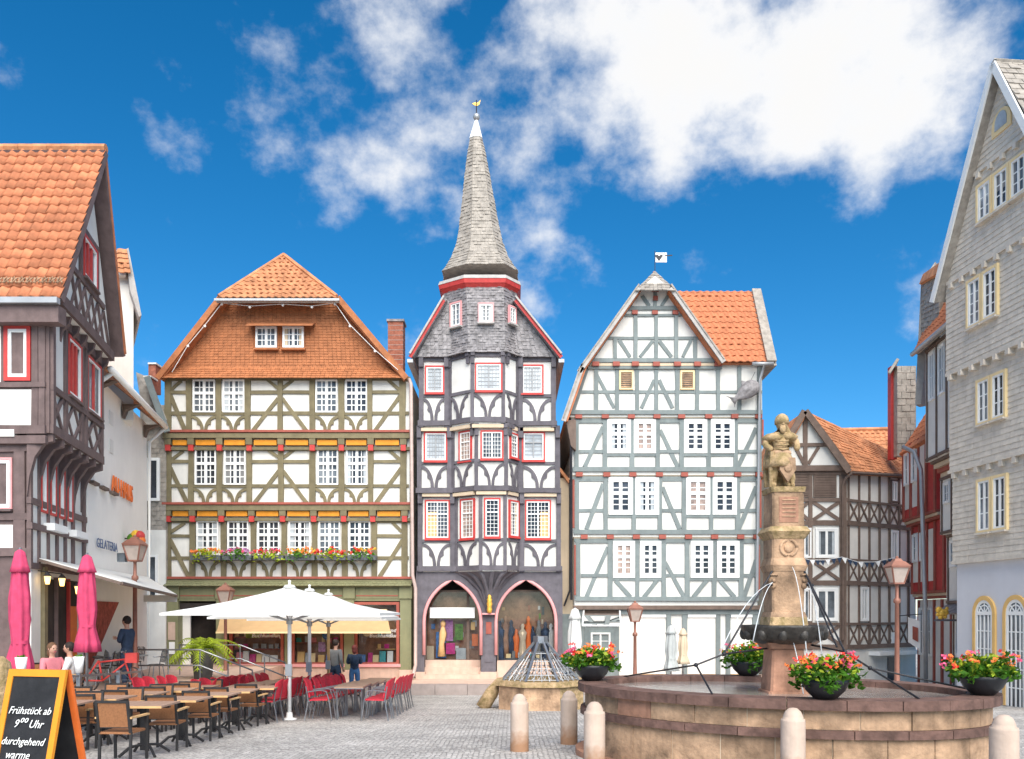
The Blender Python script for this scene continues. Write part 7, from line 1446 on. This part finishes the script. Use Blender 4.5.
# ---------------------------------------------------------------- stone post at the very left
sp_ = thing('stone_post', P(-1, 690, 8.2), 'blurred olive stone post cut by the left edge of the picture', 'post'); p = P(-1, 0, 8.2); g = gz(8.2); mb = MB(); mb.lathe([(.12, g), (.12, g + 1.25), (.10, g + 1.38), (.04, g + 1.44)], (p.x, 8.2, 0), 16); mb.build('shaft', 'stone_moss', sp_, True)
# ---------------------------------------------------------------- people
def person(x, y, g, rz, H, top, legs, hair, lb, sit=False, arms='down', shoes='black_frame', female=False, bag=None):
    t = thing('person', (x, y, g), lb, 'person', None, rz); k = H / 1.75; WL[t.name] = Vector((0, 0, 0))
    V = lambda *p: Vector(p) * k
    hz = .93 if not sit else .50; y0 = 0.
    pel, wa, chs, nk, hd = V(0, y0, hz), V(0, y0 - .01, hz + .17), V(0, y0 + .01, hz + .40), V(0, y0, hz + .57), V(0, y0 + .02, hz + .70)
    sh = [V(s * .185, y0 - .01, hz + .49) for s in (-1, 1)]
    if sit: hip = [V(s * .10, .02, hz - .02) for s in (-1, 1)]; kn = [V(s * .12, .43, hz) for s in (-1, 1)]; an = [V(s * .12, .42, .08) for s in (-1, 1)]; to = [V(s * .13, .55, .04) for s in (-1, 1)]
    else: hip = [V(s * .095, y0, hz - .04) for s in (-1, 1)]; kn = [V(-.105, .02, .50), V(.11, .05, .50)]; an = [V(-.11, -.02, .08), V(.12, .0, .08)]; to = [V(-.13, .12, .035), V(.15, .14, .035)]
    if arms == 'down': el = [V(s * .235, -.03, hz + .22) for s in (-1, 1)]; wr = [V(s * .235, .06, hz - .02) for s in (-1, 1)]
    elif arms == 'crossed': el = [V(s * .25, .03, hz + .24) for s in (-1, 1)]; wr = [V(s * -.03, .20, hz + .27 + .03 * s) for s in (-1, 1)]
    elif arms == 'front': el = [V(s * .24, .02, hz + .24) for s in (-1, 1)]; wr = [V(s * .12, .22, hz + .25) for s in (-1, 1)]
    else: el = [V(s * .25, .08, hz + .24) for s in (-1, 1)]; wr = [V(s * .10, .30, hz + .22) for s in (-1, 1)]
    ha = [w + (w - e).normalized() * .08 * k for w, e in zip(wr, el)]
    vs = [pel, wa, chs, nk, hd]; ed = [(0, 1), (1, 2), (2, 3), (3, 4)]; ra = [(.115, .09), (.10, .08), (.12, .085), .052, .075]
    for s in (0, 1):
        b = len(vs); vs += [sh[s], el[s], wr[s], ha[s]]; ra += [.065, .045, .03, .032]; ed += [(2, b), (b, b + 1), (b + 1, b + 2), (b + 2, b + 3)]
        b = len(vs); vs += [hip[s], kn[s], an[s], to[s]]; ra += [.095, .065, .042, .035]; ed += [(0, b), (b, b + 1), (b + 1, b + 2), (b + 2, b + 3)]
    ra = [tuple(q * k for q in r) if isinstance(r, tuple) else r * k for r in ra]
    body = skinned('body', vs, ed, ra, 'skin', t); f = 1.16
    hv = MB(); hv.ball(hd + V(0, .005, .035), .098 * k, 14, 12, .86, 1.02, 1.22); hv.ball(hd + V(0, .10, .02), .016 * k, 6, 5); 
    for s in (-1, 1): hv.ball(hd + V(s * .085, .0, .03), .022 * k, 6, 5, .5, 1, 1.3)
    hv.build('head', 'skin', t, True)
    for s in (-1, 1): mb = MB(); mb.ball(hd + V(s * .034, .09, .045), .012 * k, 6, 5); mb.build('eye', 'hair_dark', t, True)
    mb = MB(); mb.bar(hd + V(-.025, .092, -.025), hd + V(.025, .092, -.025), .008, .008); mb.build('mouth', 'petal_pink', t)
    mb = MB(); mb.ball(hd + V(0, -.018, .062), .108 * k, 14, 10, .92, 1.0, 1.08); 
    if female: mb.ball(hd + V(0, -.06, -.04), .085 * k, 10, 8, 1, .7, 1.3)
    mb.build('hair', hair, t, True)
    tv = [pel - V(0, 0, .05), wa, chs, lerp(chs, nk, .72)]; te = [(0, 1), (1, 2), (2, 3)]; tr = [(.168, .138), (.152, .125), (.185, .14), .085]
    for s in (0, 1): b = len(tv); tv += [sh[s], el[s], lerp(el[s], wr[s], .92)]; tr += [.085, .06, .047]; te += [(2, b), (b, b + 1), (b + 1, b + 2)]
    skinned('jacket', tv, te, [tuple(q * k for q in r) if isinstance(r, tuple) else r * k for r in tr], top, t)
    lv_ = [pel, pel + V(0, 0, .13)]; le = [(0, 1)]; lr = [(.158, .128), (.13, .105)]
    for s in (0, 1): b = len(lv_); lv_ += [hip[s], kn[s], lerp(kn[s], an[s], .95)]; lr += [.112, .08, .062]; le += [(0, b), (b, b + 1), (b + 1, b + 2)]
    skinned('trousers', lv_, le, [tuple(q * k for q in r) if isinstance(r, tuple) else r * k for r in lr], legs, t)
    for s in (0, 1): skinned('shoe', [an[s] - V(0, .03, .03), lerp(an[s], to[s], .5), to[s]], [(0, 1), (1, 2)], [.05 * k, .046 * k, .04 * k], shoes, t, 1)
    for s in (0, 1):
        mb = MB(); d = (ha[s] - wr[s]).normalized(); sd_ = d.cross(Vector((0, 1, 0))).normalized() if abs(d.y) < .9 else Vector((1, 0, 0))
        for q in range(4): b0 = ha[s] + sd_ * (.024 * (q - 1.5)) * k; L_ = (.065, .075, .07, .055)[q] * k; mb.tube([b0, b0 + d * L_ * .55 + V(0, .006, 0), b0 + d * L_ + V(0, .022, 0)], [.010 * k, .009 * k, .007 * k], 5)
        mb.tube([wr[s] + d * .03 * k, wr[s] + d * .06 * k + V(0, .035, 0), wr[s] + d * .10 * k + V(0, .05, 0)], [.012 * k, .011 * k, .008 * k], 5); mb.build('fingers', 'skin', t, True)
    if bag: mb = MB(); c = chs + V(0, -.18, -.04); mb.ball(c, .15 * k, 10, 8, .9, .6, 1.2); mb.build('backpack', bag, t, True)
    return t
person(P(335.5, 0, 27.4).x, 27.4, gz(27.4), R(-25), 1.80, 'cloth_grey', 'denim_dark', 'hair_dark', 'person in grey jacket and dark jeans looking into the bookshop window')
person(P(354.5, 0, 27.2).x, 27.2, gz(27.2), R(10), 1.62, 'cloth_navy', 'denim', 'hair_red', 'person with dark red hair, backpack and blue jeans at the bookshop', female=True, arms='front', bag='cloth_navy')
person(P(127, 0, 21.7).x, 21.7, TL, R(75), 1.78, 'cloth_navy', 'denim_dark', 'hair_dark', 'person in dark blue clothes standing with folded arms by the copper lamp', arms='crossed')
for i, (u, y, rz, top, hair, lb) in enumerate(((52, 17.2, R(-120), 'cloth_pink', 'hair_brown', 'person in pink top sitting under the ice cream awning, left of two'), (70, 17.5, R(110), 'cloth_white', 'hair_dark', 'person in white top sitting under the ice cream awning, right of two'))):
    x = P(u, 0, y).x; person(x, y, TL, rz, 1.68, top, 'denim_dark', hair, lb, sit=True, arms='table', female=i == 0)
    WC((x, y, TL), rz, f'brown woven chair under the {["pink", "white"][i]}-topped sitting person', 'brown woven chairs')
CT((P(64, 0, 17.9).x, 17.9, TL), .3, 'brown slatted cafe table in front of the two sitting people', 'brown cafe tables')
